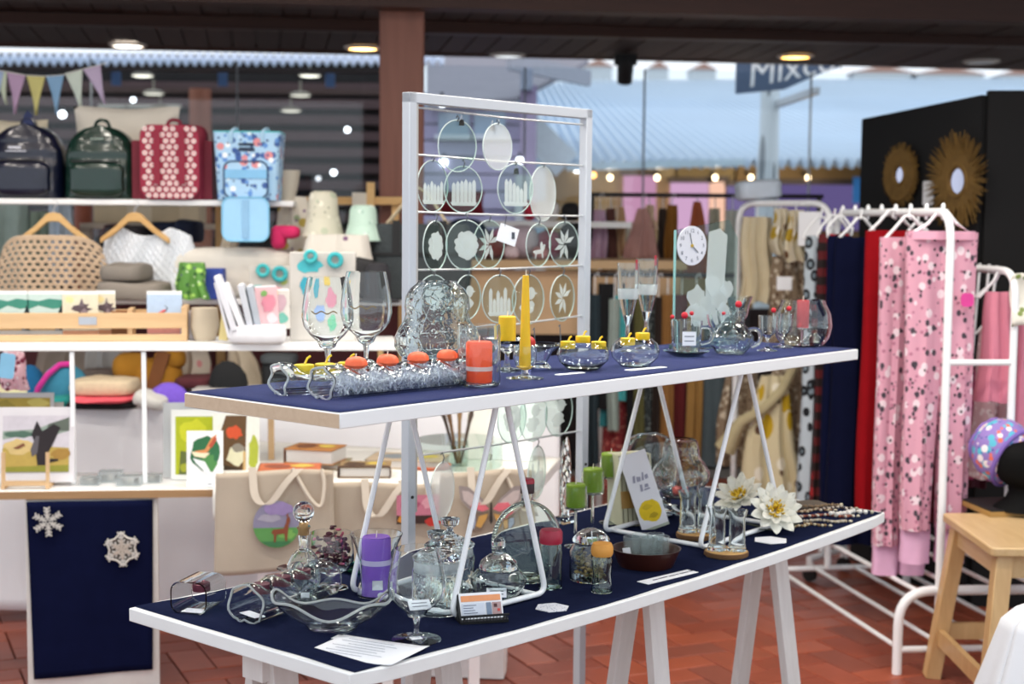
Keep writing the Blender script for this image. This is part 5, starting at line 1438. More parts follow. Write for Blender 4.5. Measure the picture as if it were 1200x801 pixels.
for i, (x0, x1, y0, y1, c_, w0, lb) in enumerate((
        (692, 714, 246, 312, '#c2a4bc', .6, 'pale lilac top, leftmost on the black rail'), (706, 726, 244, 330, '#5a3630', .5, 'dark brown patterned wrap second on the black rail'), (720, 736, 242, 300, '#c3a07c', .4, 'tan scarf hanging left of the dusty pink poncho'),
        (730, 776, 244, 306, '#b98d86', .22, 'dusty pink pointed poncho in the middle of the black rail'), (752, 770, 240, 268, '#cdb49a', .5, 'small beige top above the dusty pink poncho'), (768, 786, 244, 332, '#33261f', .5, 'dark brown print shawl right of the dusty pink poncho'),
        (778, 797, 240, 322, '#8a5c1e', .6, 'ochre brown coat on the black rail'), (800, 834, 236, 325, '#a85a38', .25, 'terracotta pointed top behind the glass clock'), (828, 848, 244, 375, '#a6a493', .6, 'grey green dress behind the frosted glass panel'), (845, 872, 246, 372, '#b5bab4', .6, 'pale grey dress right of the frosted glass panel'))):
    hang(x0, x1, y0, y1, 7.5 + .02 * (i % 3) - .01, M(c_, .9, var=.2, scale=14), lb, 3, i + 20, w0)
t2, z2 = rail('clothes_rail', 'lower dark clothes rail with trousers and skirts below the ponchos', 692, 876, 322, 6.9, DK)
for i, (x0, x1, y0, y1, m, lb) in enumerate((
        (690, 704, 345, 545, M('#24343c', .9), 'petrol trousers, leftmost on the lower rail'), (700, 722, 332, 480, M('#121216', .9), 'black coat on the lower rail by the tower post'), (703, 717, 352, 500, M('#3b8f96', .9), 'narrow teal garment on the lower rail'), (713, 727, 350, 505, M('#9aa8a2', .9), 'pale grey green garment on the lower rail'),
        (719, 742, 346, 470, M('#4fb2b6', .85), 'bright turquoise top on the lower rail'), (706, 736, 462, 572, spots('red_floral', '#7d2226', [('#c46a5c', 40, .3, 1), ('#d9b09a', 55, .2, 1)]), 'dark red floral skirt below the turquoise top'), (735, 744, 350, 575, M('#17151a', .9), 'black narrow trousers on the lower rail'),
        (741, 757, 346, 580, M('#5f5e36', .9), 'olive trousers on the lower rail'), (755, 769, 346, 580, spots('grey_print', '#31383a', [('#8d9a98', 60, .32, 1)]), 'grey speckled trousers on the lower rail'), (767, 776, 348, 575, M('#2a1d18', .9), 'dark brown trousers on the lower rail'),
        (774, 791, 345, 580, M('#8f6534', .9), 'ochre trousers on the lower rail'), (789, 809, 345, 580, M('#5c1418', .9), 'dark red trousers on the lower rail'), (806, 826, 345, 580, M('#94703a', .9), 'tan trousers on the lower rail, right of the red ones'), (824, 866, 350, 548, M('#4d5a60', .9), 'slate grey skirt, rightmost on the lower rail'))):
    hang(x0, x1, y0, y1, 6.9 + .03 * (i % 3) - .03, m, lb, 3, i + 40, .9, .02, .01, hook=z2)

# ================================================================ white clothes racks on the right
def wpipe(pts, r_=.014, rad=.09):
    return B().tube(arc(pts, rad, 7), r_, 10)
# rear rack with cream garments
zr = ony(912, 238, 6.55).z
a, c = ony(866, 238, 6.75), ony(966, 238, 6.45)
t = T('clothes_rack', 'rear white clothes rack holding cream and floral garments', 'clothes rack', (a.x, a.y, 0), math.atan2(c.y - a.y, c.x - a.x))
ln = math.hypot(c.x - a.x, c.y - a.y)
O('hanging_bar', wpipe([(0, 0, .12), (0, 0, zr), (ln + .03, 0, zr), (ln + .03, 0, .12)]), WMET, t)
for x in (0, ln + .03):
    O('foot', B().tube([(x, -.1, .1), (x, .2, .1)], .014, 10), WMET, t)
    for y in (-.09, .19):
        w_ = O('caster', B().at((0, 0, 0), 0, PI / 2).lathe([(0, -.012), (.03, -.012), (.03, .012), (0, .012)], 16), BLACK, t, (x, y, .032))
        O('fork', B().box((0, 0, .03), (.03, .012, .05)), WMET, w_)
CRM = spots('cream_floral', '#d9d0b8', [('#b99a2c', 9, .27, 1), ('#6a4a34', 11, .2, 1), ('#f3eee0', 13, .25, 1)], .9)
BRN = spots('brown_floral', '#8d7a64', [('#cfc2ac', 26, .33, 1), ('#5a3d2c', 30, .25, 1), ('#e6dcc8', 34, .16, 1)], .9)
DB = spots('yellow_floral', '#d8cca8', [('#c2a01c', 7.5, .26, .6), ('#5d4030', 9, .18, 1), ('#f0ead8', 8, .24, 1)], .9)
dr = lambda px: a.y + (c.y - a.y) * (px - 866) / 100
for i, (x0, x1, y0, y1, m, w0, lb, dy) in enumerate((
        (867, 908, 254, 354, M('#d2c6a8', .9, var=.08), .85, 'folded cream trousers, leftmost on the rear white rack', 0), (904, 926, 244, 298, CRM, .7, 'cream floral top next to the folded cream trousers', 0), (920, 946, 246, 306, CRM, .7, 'cream floral top second on the rear white rack', -.03),
        (898, 948, 300, 400, BRN, .7, 'brown and cream printed wrap under the floral tops', .05), (838, 900, 420, 545, BRN, .5, 'brown speckled skirt hanging low behind the right shelf support', .08), (900, 952, 400, 560, BRN, .75, 'brown and cream floral dress behind the fish bowl', .1),
        (866, 944, 440, 588, DB, .35, 'pale yellow skirt with bold flowers behind the right shelf support', -.08))):
    hang(x0, x1, y0, y1, dr((x0 + x1) / 2) + dy, m, lb, 4, i + 70, w0, .05, .022, hook=zr if i in (0, 1, 2) else .01)
p = ony(895, 470, dr(890) - .16); k = mpp(p)
S('cloth_belt', B().tube([(38 * k, .05, 42 * k), (20 * k, 0, 12 * k), (0, -.02, -8 * k), (-26 * k, 0, -24 * k), (-44 * k, .02, -58 * k)], [.02, .024, .022, .026, .05], 10), M('#b8ab86', .9, var=.15), 'sand coloured sash tied across the yellow floral skirt', 'sash', p)
boxy('price_card', 948, 288, 13, 20, dr(950) - .05, PAPER, 'blank white card hanging at the right end of the rear rack', 'card', None, .003)
boxy('care_card', 919, 340, 9, 8, dr(919) - .12, PAPER, 'small white tag on the brown printed wrap', 'tag', None, .003)
p = ony(889, 236, 6.75); k = mpp(p); p.z = zr + .014
S('folded_towel', B().at((0, 0, 0), 0, 0, -.07).sell((0, 0, 12 * k), (25 * k, .1, 12 * k), .4, .4, 24, 12, .04, 4), M('#c9d6e4', .85, var=.12, bump=.3, bscale=200), 'folded pale blue towel lying on top of the rear rack', 'towel', p)

# front rack: high bar for trousers, low bar, and shoe rods underneath
A0 = Vector((1.475, 5.06, 0)); A1 = Vector((1.335, 6.2, 0))
zt = ony(1085, 248, 5.06).z
px_ = Vector((.30, .03, 0))                          # across the rack
t = T('clothes_rack', 'front white double clothes rack with a shoe rack base', 'clothes rack', (0, 0, 0))
up3 = lambda q_, z: q_ + Vector((0, 0, z))
O('hanging_bar', wpipe([up3(A1, .1), up3(A1, zt), up3(A0, zt), up3(A0, .1)], .0145, .1), WMET, t)
for f_ in [i / 8 + .06 for i in range(8)]:
    q_ = A0.lerp(A1, f_)
    O('peg', B().sell(up3(q_, zt + .018), (.008, .008, .014), 1, nu=10, nv=7), WMET, t)
    O('peg', B().sell(up3(q_, zt - .018), (.006, .006, .01), 1, nu=10, nv=7), WMET, t)
B0, B1 = A0 + Vector((.232, .02, 0)), A1 + Vector((.232, .05, 0))
zl = ony(1165, 318, 5.06).z
O('lower_bar', wpipe([up3(B1, .1), up3(B1, zl), up3(B0, zl), up3(B0, .1)], .0135, .1), WMET, t)
zc_ = ony(1150, 425, 5.06).z
O('cross_bar', B().tube([up3(A0, zc_), up3(B0, zc_)], .011, 10), WMET, t)
E0, E1, G0, G1 = Vector((1.335, 5.05, 0)), Vector((1.93, 5.1, 0)), Vector((1.12, 6.22, 0)), Vector((1.7, 6.32, 0))
for P_, Q_ in ((E0, E1), (G0, G1)):
    O('end_frame', wpipe([up3(P_, .0), up3(P_, .29), up3(Q_, .29), up3(Q_, 0)], .017, .12), WMET, t)
    O('end_rail', B().tube([up3(P_, .085), up3(Q_, .085)], .012, 10), WMET, t)
for f_ in (.02, .3, .6, .9):
    O('shoe_rod', B().tube([up3(E0.lerp(E1, f_), .085), up3(G0.lerp(G1, f_), .085)], .0085, 8), WMET, t)
for f_ in (.12, .38, .64, .88):
    O('shoe_rod', B().tube([up3(E0.lerp(E1, f_), .285), up3(G0.lerp(G1, f_), .285)], .0085, 8), WMET, t)

def whanger(par, z0, hw):
    O('hanger', B().tube([(-hw, 0, -.01), (-.05, 0, .03), (-.012, 0, .075), (.012, 0, .075), (.05, 0, .03), (hw, 0, -.01), (-hw, 0, -.012)], .006, 6), M('#eef0f2', .4), par)
    O('hook', B().tube([(0, 0, .07), (0, 0, z0 - .02), (.004, 0, z0 + .016)], .0045, 6), M('#eef0f2', .4), par)

def legs(b, x0, x1, top, crotch, bot, y, k, seed, gap=.35, d=.045, taper=.62):
    """trousers: waist tube down to the crotch, then two separate legs (px units, relative to x0..x1)"""
    w_ = (x1 - x0) * k
    for s_ in (-1, 1):
        drape(b, w_ * .6, w_ * taper * .5, (bot - top) * k, d * .9, 3, .007, seed + s_ + 3, s_ * w_ * .2, 0, 32, 24, s_ * w_ * .06)
    return b
COW = spots('small_pink_print', '#d9a0b3', [('#ecd9e0', 24, .3, .8), ('#b8788f', 34, .22, 1), ('#4a424c', 31, .24, .7), ('#3d3640', 44, .2, .8)], .95)
def hung(label, x0, x1, top, y, build, name, cat):
    p = ony((x0 + x1) / 2, top, y); k = mpp(p)
    t = T(name, label, cat, p, .04)
    build(t, k)
    whanger(t, zt - p.z, (x1 - x0) * k * .42)
    return t
def pants_pink(t, k):
    b = B(); legs(b, 0, 86, 276, 420, 628, 0, k, 3, d=.05, taper=.8)
    O('cloth', b, COW, t)
    for s_ in (-1, 1):
        bb = B(); drape(bb, 36 * k, 34 * k, 46 * k, .04, 2, .004, 5, s_ * 21 * k, -346 * k, 20, 4)
        O('ankle_cuff', bb, M('#dfb0d0', .9), t)
    O('tag', B().prism([(x * k + 25 * k, z * k - 78 * k) for x, z in rrect(15, 16, 5)], -.066, -.063, 'y'), M('#e0439a', .5), t)
    O('waistband', B().loft([[(x * .44 * 90 * k, y * .05, z) for x, y in circ(1, 1, 30)] for z in (.004, -.025)]), M('#e6aac0', .9), t)
hung('pink pyjama trousers with a small dark print, front pair on the rack', 1058, 1150, 272, 5.16, pants_pink, 'pyjama_trousers', 'trousers')
def pants_pink2(t, k):
    b = B(); legs(b, 0, 66, 276, 400, 640, 0, k, 9, d=.05, taper=.9)
    O('cloth', b, COW, t)
    for s_ in (-1, 1):
        bb = B(); drape(bb, 32 * k, 31 * k, 50 * k, .036, 2, .004, 7, s_ * 16 * k, -350 * k, 20, 4)
        O('ankle_cuff', bb, M('#dfb0d0', .9), t)
hung('pink pyjama trousers with a small dark print, second pair behind', 1030, 1098, 278, 5.3, pants_pink2, 'pyjama_trousers', 'trousers')
def plain(c_, x0, x1, y0, y1, seed, fold_=0):
    def f(t, k):
        b = B(); drape(b, (x1 - x0) * k * .9, (x1 - x0) * k, (y1 - y0) * k, .05, 3, .012, seed)
        O('cloth', b, c_ if not isinstance(c_, str) else M(c_, .95, var=.15, spec=.1), t)
        if fold_:
            O('cuff', B().box((0, -.02, -(y1 - y0) * k * .33), ((x1 - x0) * k * .86, .05, .03)), M(c_, .95, var=.15, spec=.1), t)
    return f
hung('bright red trousers behind the pink pyjamas', 1011, 1080, 270, 5.52, plain('#8e0f18', 1011, 1080, 270, 620, 11), 'trousers', 'trousers')
hung('dark wine garment glimpsed between the pink trouser legs', 1040, 1110, 285, 5.66, plain('#3d0a12', 1040, 1110, 285, 615, 13), 'trousers', 'trousers')
hung('deep navy velvet trousers on the white rack', 976, 1040, 278, 5.8, plain('#0a0f2a', 976, 1040, 278, 640, 15), 'trousers', 'trousers')
hung('second navy trousers left of the velvet pair', 968, 1000, 276, 5.92, plain('#0c1230', 968, 1000, 276, 600, 17), 'trousers', 'trousers')
hung('red and black buffalo check trousers on the white rack', 954, 1000, 274, 6.04, plain(checks('buffalo_check', '#b01822', '#5c1016', '#18090b', 92), 960, 1000, 274, 590, 19), 'trousers', 'trousers')
hung('grey leopard print trousers, farthest on the white rack', 938, 985, 276, 6.14, plain(leopard(), 947, 985, 276, 590, 21), 'trousers', 'trousers')
# garments on the low bar
for i, (x0, x1, y0, y1, y, m, lb) in enumerate(((1150, 1192, 342, 470, 5.2, M('#dd8a9e', .95, var=.08), 'plain rose pink top on the lower bar of the front rack'), (1142, 1190, 385, 560, 5.42, spots('blush_print', '#d9b6bc', [('#f0e2e4', 30, .3, 1), ('#a8808a', 36, .14, 1)]), 'blush floral pyjama top behind the plain rose one'),
                                                 (1138, 1172, 430, 560, 5.6, M('#a83c6c', .95), 'magenta garment deep on the lower bar'), (1128, 1160, 440, 570, 5.72, M('#4a1c2a', .95), 'dark plum garment behind the magenta one'))):
    p = ony((x0 + x1) / 2, y0, y); k = mpp(p)
    t = T('garment', lb, 'garment', p, 0)
    b = B(); drape(b, (x1 - x0) * k * .7, (x1 - x0) * k, (y1 - y0) * k, .05, 3, .014, i + 90)
    O('cloth', b, m, t)
    for j in range(3 if i == 0 else 1):
        O('hanger', B().tube([(-.07, .02 * j, -.02), (-.02 + .01 * j, .02 * j, .04), (0.01 * j, .02 * j, zl - p.z + .01)], .005, 6), M('#e6e8ea', .4), t)
p = ony(1206, 350, 5.1); k = mpp(p)
hang(1186, 1235, 345, 640, 5.25, M('#d98aa0', .95, var=.08), 'rose garment at the right picture edge behind the rack post', 3, 99, .7, .05, .014, hook=p.z + .02)
S('leaf_cloth', B().sheet(lambda u, v: ((u - .5) * 22 * k, .02 * sin(5 * v), -60 * k * v - 10 * k * (u - .5) ** 2), 6, 10), spots('leaf_print', '#e4e0d4', [('#7f8f4c', 30, .3, 1)]), 'cream leaf printed strip hanging at the right picture edge', 'garment', ony(1197, 320, 5.08), 0, solid=.004)

# ================================================================ wooden stool with the mannequin head
zs = .575
c0s, c1s = onz(1108, 601, zs), onz(1165, 641, zs)
e1 = (c1s - c0s); e1.z = 0; ls = max(e1.length, .2); e1.normalize(); e2 = Vector((-e1.y, e1.x, 0))
LS = .33
ctr = c0s + e1 * ls / 2 + e2 * LS / 2
rzs = math.atan2(e1.y, e1.x)
t = T('wooden_stool', 'varnished pine stool at the right, carrying a black mannequin head', 'stool', (ctr.x, ctr.y, 0), rzs)
STW = wood('#a87a46', '#d8b684', 4, (10, 10, 1.2), .35)
STS = wood('#b48c56', '#dec296', 4, (1.2, 10, 10), .35)
O('seat', B().prism(rrect(ls + .02, LS + .02, .02), zs - .028, zs), STS, t, bev=.005)
for sx in (-1, 1):
    for sy in (-1, 1):
        O('leg', B().bar((sx * (ls / 2 - .04), sy * (LS / 2 - .04), zs - .028), (sx * (ls / 2 + .035), sy * (LS / 2 + .02), .002), .052, .052, (1, 0, 0)), STW, t, bev=.004)
for s_ in (-1, 1):
    O('apron', B().box((s_ * (ls / 2 - .036), 0, zs - .065), (.02, LS - .08, .07)), STS, t)
    O('apron', B().box((0, s_ * (LS / 2 - .036), zs - .065), (ls - .08, .02, .07)), STS, t)
    O('stretcher', B().box((s_ * (ls / 2 + .012), 0, .17), (.02, LS - .02, .055)), STW, t)
    O('stretcher', B().box((0, s_ * (LS / 2 + .004), .15), (ls, .02, .055)), STW, t)
q_ = onz(1180, 598, zs + .001); k = mpp(q_)
t = T('mannequin_head', 'black mannequin head in a floral cap on the pine stool', 'mannequin', q_, .15)
O('base_board', B().box((.02, .02, .008), (.26, .24, .016)), wood('#8a6a3c', '#b8904e', 6), t)
O('base_top', B().box((.02, .02, .0185), (.25, .23, .005)), BLACK, t)
prof = []
b = B(); rings = []
for z, rx_, ry_, ox in ((.02, .1, .085, .0), (.04, .085, .075, .0), (.07, .062, .06, .005), (.1, .055, .055, .01), (.13, .058, .06, .012), (.155, .075, .072, .0), (.19, .085, .075, -.005), (.23, .088, .076, -.005), (.27, .09, .078, .0), (.31, .08, .07, .0), (.335, .055, .05, .0), (.345, .01, .01, 0)):
    rings.append([(ox + .036 + 1.12 * rx_ * cos(a_), -.05 + 1.15 * ry_ * sin(a_), z * .72) for a_ in [2 * PI * j / 28 for j in range(28)]])
b.loft(rings)
O('head', b, M('#050506', .75, var=0, spec=.15), t)
O('nose', B().sell((.07, -.14, .14), (.012, .02, .022), 1, nu=12, nv=8), M('#050506', .75, var=0, spec=.15), t)
CAP = spots('cap_print', '#8f78bc', [('#58b4cc', 30, .42, 1), ('#f0e6ea', 26, .34, 1), ('#e2705c', 34, .3, 1), ('#b088c8', 22, .2, 1), ('#2c5a9c', 40, .15, 1)], .8)
CE, CR = Vector((-.012, .025, .2)), (.102, .1, .112)
O('cap', B().sell(tuple(CE), CR, 1, 1, 30, 20), CAP, t)
rim = []
for i in range(28):                                     # band where the cap meets the forehead
    g = 2 * PI * i / 28
    d_ = Vector((.45, -.8, -.42)).normalized(); e_ = d_.cross(Vector((0, 0, 1))).normalized(); f_ = d_.cross(e_)
    v = d_ * .42 + (e_ * cos(g) + f_ * sin(g)) * .907
    rim.append(CE + Vector((v.x * CR[0] * 1.01, v.y * CR[1] * 1.01, v.z * CR[2] * 1.01)))
O('cap_band', B().tube(rim, .008, 8, True), M('#7d62b4', .8), t)
for i, (ga, gb) in enumerate(((2.5, .5), (2.9, .9), (2.2, .2))):
    O('cap_fold', B().tube([CE + Vector((CR[0] * 1.0 * cos(ga - .5 * q3) * sin(gb + 1.1 * q3), CR[1] * 1.0 * sin(ga - .5 * q3) * sin(gb + 1.1 * q3), CR[2] * 1.0 * cos(gb + 1.1 * q3))) for q3 in (0, .2, .4, .6, .8, 1)], [.004, .009, .011, .011, .009, .004], 8), M('#8f74c4', .8), t)

# white cloth at the lower right corner
q_ = onz(1245, 801, .25); q_ = ony(1222, 790, 3.75)
b = B()
qq = ony(1228, 708, 3.75); zz = qq.z
def corner(u, v):
    a_ = -2.6 + 2.4 * u
    r_ = (.0 + .1 * min(1, v * 6)) + .17 * max(0, v - .1) + .012 * sin(9 * a_) * v
    return (r_ * cos(a_) * 1.0, r_ * sin(a_) * .9, -.02 * (1 - cos(min(1, v * 6) * PI / 2)) - max(0, v - .12) * (zz - .06))
t = T('covered_pedestal', 'pedestal draped in white cloth at the lower right corner', 'pedestal', (qq.x, qq.y, zz))
O('cloth', B().sheet(lambda u, v: tuple(Vector(corner(u * 2.62, v))), 70, 30), CLOTHW, t, solid=.004)
O('column', B().lathe([(0, -zz), (.13, -zz), (.13, -zz + .03), (.03, -zz + .05), (.03, -.06), (.08, -.03), (0, -.03)], 20), LIGHTWOOD, t)

# ================================================================ stall table
def sg(x): return .018 * 4 * max(0, min(1, x / TL)) * (1 - max(0, min(1, x / TL)))
t = T('stall_table', 'long white painted table board displaying the glassware, in front', 'table', T0, TH)
b = B(); rings = []
for i in range(25):
    x = TL * i / 24; r_ = .012 if i in (0, 24) else 0
    s_ = sg(x)
    rings.append([(x, r_, TZ - .027 - s_), (x, TW - r_, TZ - .027 - s_), (x, TW - r_, TZ - s_), (x, r_, TZ - s_)])
b.loft(rings, smooth=False)
O('board', b, M('#efefee', .5, var=.05, scale=12, bump=.2, bscale=30), t, bev=.002)
def felt(u, v):
    x = .014 + (TL - .028) * u; y = .013 + (TW - .026) * v
    e_ = .005 * noise.noise((x * 9, y * 9, 2.2)) * (1 if min(u, 1 - u, v, 1 - v) < .02 else 0)
    return (x + e_, y + e_, TZ - sg(x) + .0014)
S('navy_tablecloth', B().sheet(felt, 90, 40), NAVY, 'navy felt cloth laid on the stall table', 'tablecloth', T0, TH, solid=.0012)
# trestles
def trestle(label, uA, uB, v):
    tt = T('trestle', label, 'trestle', tuv(0, 0), TH)
    TRW = wood('#cfc8c4', '#ece8e5', 5, (10, 10, 1.2), .6)
    zt_ = TZ - .048
    O('top_beam', B().box(((uA + uB) / 2, v, zt_ - .02 + .002), (uB - uA + .1, .06, .05)), TRW, tt)
    for u in (uA, uB):
        for s_ in (-1, 1):
            O('leg', B().bar((u, v + s_ * .026, zt_ + .0), (u + (.02 if u == uB else -.02), v + s_ * .12, .002), .062, .022, (0, 1, 0)), TRW, tt, bev=.002)
    O('brace', B().box(((uA + uB) / 2, v, .22), (uB - uA, .02, .05)), TRW, tt)
trestle('white wooden trestle under the left half of the stall table', .1, .55, .34)
trestle('white wooden trestle under the right half of the stall table', 1.13, 1.7, .2)

# hairpin supports carrying the upper shelf
def support(label, ua, ub):
    tt = T('shelf_support', label, 'support', tuv(0, 0), TH)
    z0 = lambda u: TZ - sg(u) + .011
    um = (ua + ub) / 2
    for v, nm in ((.145, 'front_frame'), (.44, 'rear_frame')):
        zt_ = SZ - .035
        pts = arc([(um - .015, v, zt_), (ua, v, z0(ua)), (ub, v, z0(ub)), (um + .015, v, zt_)], .03, 6)
        O(nm, B().tube(pts, .0062, 10), WMET, tt)
    for u in (ua + .03, ub - .03):
        O('link_bar', B().tube([(u, .145, z0(u)), (u, .44, z0(u))], .0055, 8), WMET, tt)
    O('top_plate', B().box((um, .29, SZ - .032), (.06, .32, .004)), WMET, tt)
support('left white rod support between table and upper shelf', .40, .70)
support('right white rod support between table and upper shelf', 1.29, 1.68)

# ---------------------------------------------------------------- glassware builders
def vessel(name, label, cat, pos, k, prof, i0, th, m=GL, part='body', n=40, wob=None, rz=0, group=None):
    t = T(name, label, cat, pos, rz, group)
    O(part, B().lathe(shell(prof, i0, th) if i0 is not None else prof, n, k, wob), m, t)
    return t
def label_card(par, x, y, z, w_, h_, k, rot=(0, 0, 0), lines=2):
    lb = O('paper_label', B().box((0, 0, 0), (w_ * k, .0012, h_ * k)), PAPER, par, (x * k, y * k, z * k), rot=rot)
    for i in range(lines):
        O('text_line', B().box((0, -.0009, (h_ * .5 - h_ * (i + 1) / (lines + 1)) * k), (w_ * .7 * k, .0005, .9 * k)), INK, lb)
    return lb
def candle(label, pos, r_, h_, c_, group=None, name='candle', wick=1, taper=1.):
    t = T(name, label, 'candle', pos, 0, group)
    O('wax', B().lathe([(0, 0), (r_ * .97, 0), (r_, h_ * .05), (r_ * taper, h_ * .96), (r_ * taper * .9, h_), (r_ * taper * .3, h_ * .985), (0, h_ * .98)], 24), M(c_, .45, var=.08, scale=40, sss=.1), t)
    if wick: O('wick', B().tube([(0, 0, h_ * .97), (.001, 0, h_ + min(.012, h_ * .2))], .0012, 6), M('#e8e0d0', .8), t)
    return t
def tray_tube(name, label, pos, rz, L_, r_, flat=.82, dents=(), hole_r=.022, m=GL, wav=0.05, endcap=False, th=.0028):
    """bottle slumped on its side: open at the near end, cut along the top where candles sit"""
    t = T(name, label, 'candle holder', pos, rz)
    nu, nv = 44, 60
    def f(u, v):
        a_ = 2 * PI * u - PI / 2
        x = L_ * v
        rr_ = r_ * (1 + .0 * v)
        if endcap and v > .8: rr_ *= 1 - .55 * ((v - .8) / .2) ** 1.5
        z = sin(a_) * rr_ * flat
        for d_ in dents:
            if sin(a_) > .2: z -= .0 + .012 * math.exp(-((x - d_) / hole_r) ** 2) * sin(a_)
        if sin(a_) < -.6: z = -rr_ * flat * .8 - .0 + .004 * cos(8 * a_)
        z += rr_ * wav * sin(x / L_ * 22) * max(0, sin(a_))
        return (x + .004 * sin(5 * a_) * (1 if v < .02 else 0), cos(a_) * rr_, z + r_ * flat * .86)
    def hole(i, j):
        a_ = 2 * PI * (i + .5) / nu - PI / 2; x = L_ * (j + .5) / nv
        return any((x - d_) ** 2 + (cos(a_) * r_) ** 2 < hole_r ** 2 and sin(a_) > 0 for d_ in dents)
    O('bottle', B().sheet(f, nu, nv, hole), m, t, solid=th)
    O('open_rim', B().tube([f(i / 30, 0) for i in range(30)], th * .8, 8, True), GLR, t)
    return t
def goblet(name, label, pos, k, bowl_r, rim_r, bowl_h, stem_h, foot_r, group=None, th=1.1, m=GL, brandy=0, sw=1.9):
    out = [(0, 0), (foot_r, 0), (foot_r, 1), (foot_r * .5, 2.2), (sw * 1.6, 5), (sw, 9), (sw, stem_h * .7), (sw * 1.5, stem_h * .94), (bowl_r * .3, stem_h * 1.02)]
    i0 = len(out) - 1
    for s_ in (.08, .18, .3, .42, .56, .7, .85, 1):
        r_ = bowl_r * math.sin(min(1, s_ / .42) * PI / 2) ** .75 if s_ < .42 else bowl_r + (rim_r - bowl_r) * ((s_ - .42) / .58) ** 1.6
        out.append((max(r_, bowl_r * .34), stem_h * 1.02 + bowl_h * s_))
    return vessel(name, label, 'glass', pos, k, out, i0, th, m, 'glass', 44, group=group)

# ---------------------------------------------------------------- lower level, left to right
p = tb(231, 714); k = mpp(p)
t = T('candle_lantern', 'short square glass tube holder with a wine red candle, leftmost', 'candle holder', p, -.25)
pts = rrect(46 * k, 38 * k, 12 * k)
b = B(); q_ = [(x, z + 19 * k) for x, z in pts]; i_ = [(x * .93, (z - 19 * k) * .93 + 19 * k) for x, z in q_]
b.loft([[(x, -22 * k, z) for x, z in q_], [(x, 30 * k, z) for x, z in q_], [(x, 30 * k, z) for x, z in i_], [(x, -22 * k, z) for x, z in i_]], loop=True)
O('glass', b, GL, t)
O('price_label', B().box((3 * k, -12 * k, 2.2 * k), (27 * k, 16 * k, .001)), PAPER, t)
candle('wine red tealight hanging in the short square glass holder', p + Vector((.004, .02, 20 * k)), 10 * k, 9 * k, '#5d1f34')
p = tb(288, 729); k = mpp(p)
rzb = math.radians(62)
tray_tube('bottle_holder', 'slumped round bottle holder with a row of wine red candles', p, rzb, .27, 25 * k, .95, (.05, .12, .19), .021, GL, .04)
dv = Vector((cos(rzb), sin(rzb), 0))
for i, x in enumerate((.05, .12, .19)):
    candle('wine red tealight in the slumped bottle holder, ' + ('nearest its open end', 'in the middle', 'farthest from its open end')[i], p + dv * x + Vector((0, 0, 29 * k)), .0175, .02, '#5a2034')
S('price_label', B().box((0, 0, 0), (32 * k, 14 * k, .001)), PAPER, 'white paper label inside the open end of wine candle bottle', 'label', p + dv * .02 + Vector((0, 0, 7 * k)), TH - PI / 2 - .1)

p = tb(356, 703); k = mpp(p)
t = T('decanter', 'glass decanter with flat round body and ball stopper', 'decanter', p, .35)
O('foot', B().lathe([(0, 0), (17 * k, 0), (16 * k, 2 * k), (5 * k, 6 * k), (4 * k, 9 * k), (0, 9 * k)], 30), GL, t)
b = B()
b.sell((0, 0, 33 * k), (20 * k, 11 * k, 29 * k), 1, 1, 32, 20)
for s_ in (-1, 1):
    b.at((s_ * 8.5 * k, -9.5 * k, 32 * k)).sell((0, 0, 0), (8 * k, 2.4 * k, 17 * k), 1, nu=20, nv=12); b.at()
O('body', b, GLC, t, solid=.002)
O('neck', B().lathe([(5 * k, 58 * k), (6 * k, 64 * k), (6.5 * k, 84 * k), (8 * k, 86 * k), (8 * k, 88 * k), (5 * k, 88 * k), (4.6 * k, 62 * k)], 24), GL, t)
O('cork', B().lathe([(0, 78 * k), (5 * k, 78 * k), (5.5 * k, 92 * k), (0, 92 * k)], 18), M('#b08c5c', .8), t)
O('ball_stopper', B().sell((0, 0, 105 * k), (12.5 * k, 12.5 * k, 12.5 * k), 1, nu=28, nv=18), GL, t)
O('price_label', B().box((-2 * k, -15 * k, 9 * k), (10 * k, .001, 7 * k)), PAPER, t)
p2 = tb(343, 699); S('price_label', B().box((0, 0, 0), (15 * k, 10 * k, .001)), PAPER, 'small square white label beside the decanter foot', 'label', p2, .5)

p = tb(388, 689); k = mpp(p)
t = vessel('potpourri_bowl', 'footed glass bowl heaped with dark plum potpourri', 'bowl', p, k, [(0, 0), (20, 0), (19, 2), (4, 5), (3.5, 14), (8, 18), (20, 22), (27, 34), (27, 48), (25, 66)], 6, 1.3, GL, 'bowl')
b = B()
for i in range(150):
    a_ = R.uniform(0, 6.28); rr_ = 21 * math.sqrt(R.random()); z = R.uniform(27, 62)
    if z > 50 and R.random() < .3: z = R.uniform(56, 72); rr_ *= .7
    b.mat(R.choice((0, 0, 0, 1, 2))).at((rr_ * cos(a_) * k, rr_ * sin(a_) * k, z * k), R.uniform(0, 6), R.uniform(0, 6)).sell((0, 0, 0), (4.2 * k, 2.6 * k, 1.3 * k), 1, nu=8, nv=5)
O('petals', b, [M('#4a1526', .7), M('#8a3a50', .7), M('#2c0d16', .7)], t, kind='stuff')
# teal glass plate behind
p = tb(428, 668); k = mpp(p)
S('glass_plate', B().lathe([(0, 0), (18 * k, 0), (30 * k, 4 * k), (29 * k, 5 * k), (17 * k, 1.6 * k), (0, 1.6 * k)], 40), glassm('aqua_glass', '#8fd0c4'), 'pale aqua glass plate behind the purple candle', 'plate', p)
p = tb(376, 672); k = mpp(p)
S('glass_plate', B().lathe([(0, 0), (14 * k, 0), (22 * k, 3 * k), (21 * k, 4 * k), (13 * k, 1.6 * k), (0, 1.6 * k)], 40), GL, 'clear glass saucer behind the potpourri bowl', 'plate', tb(346, 668))

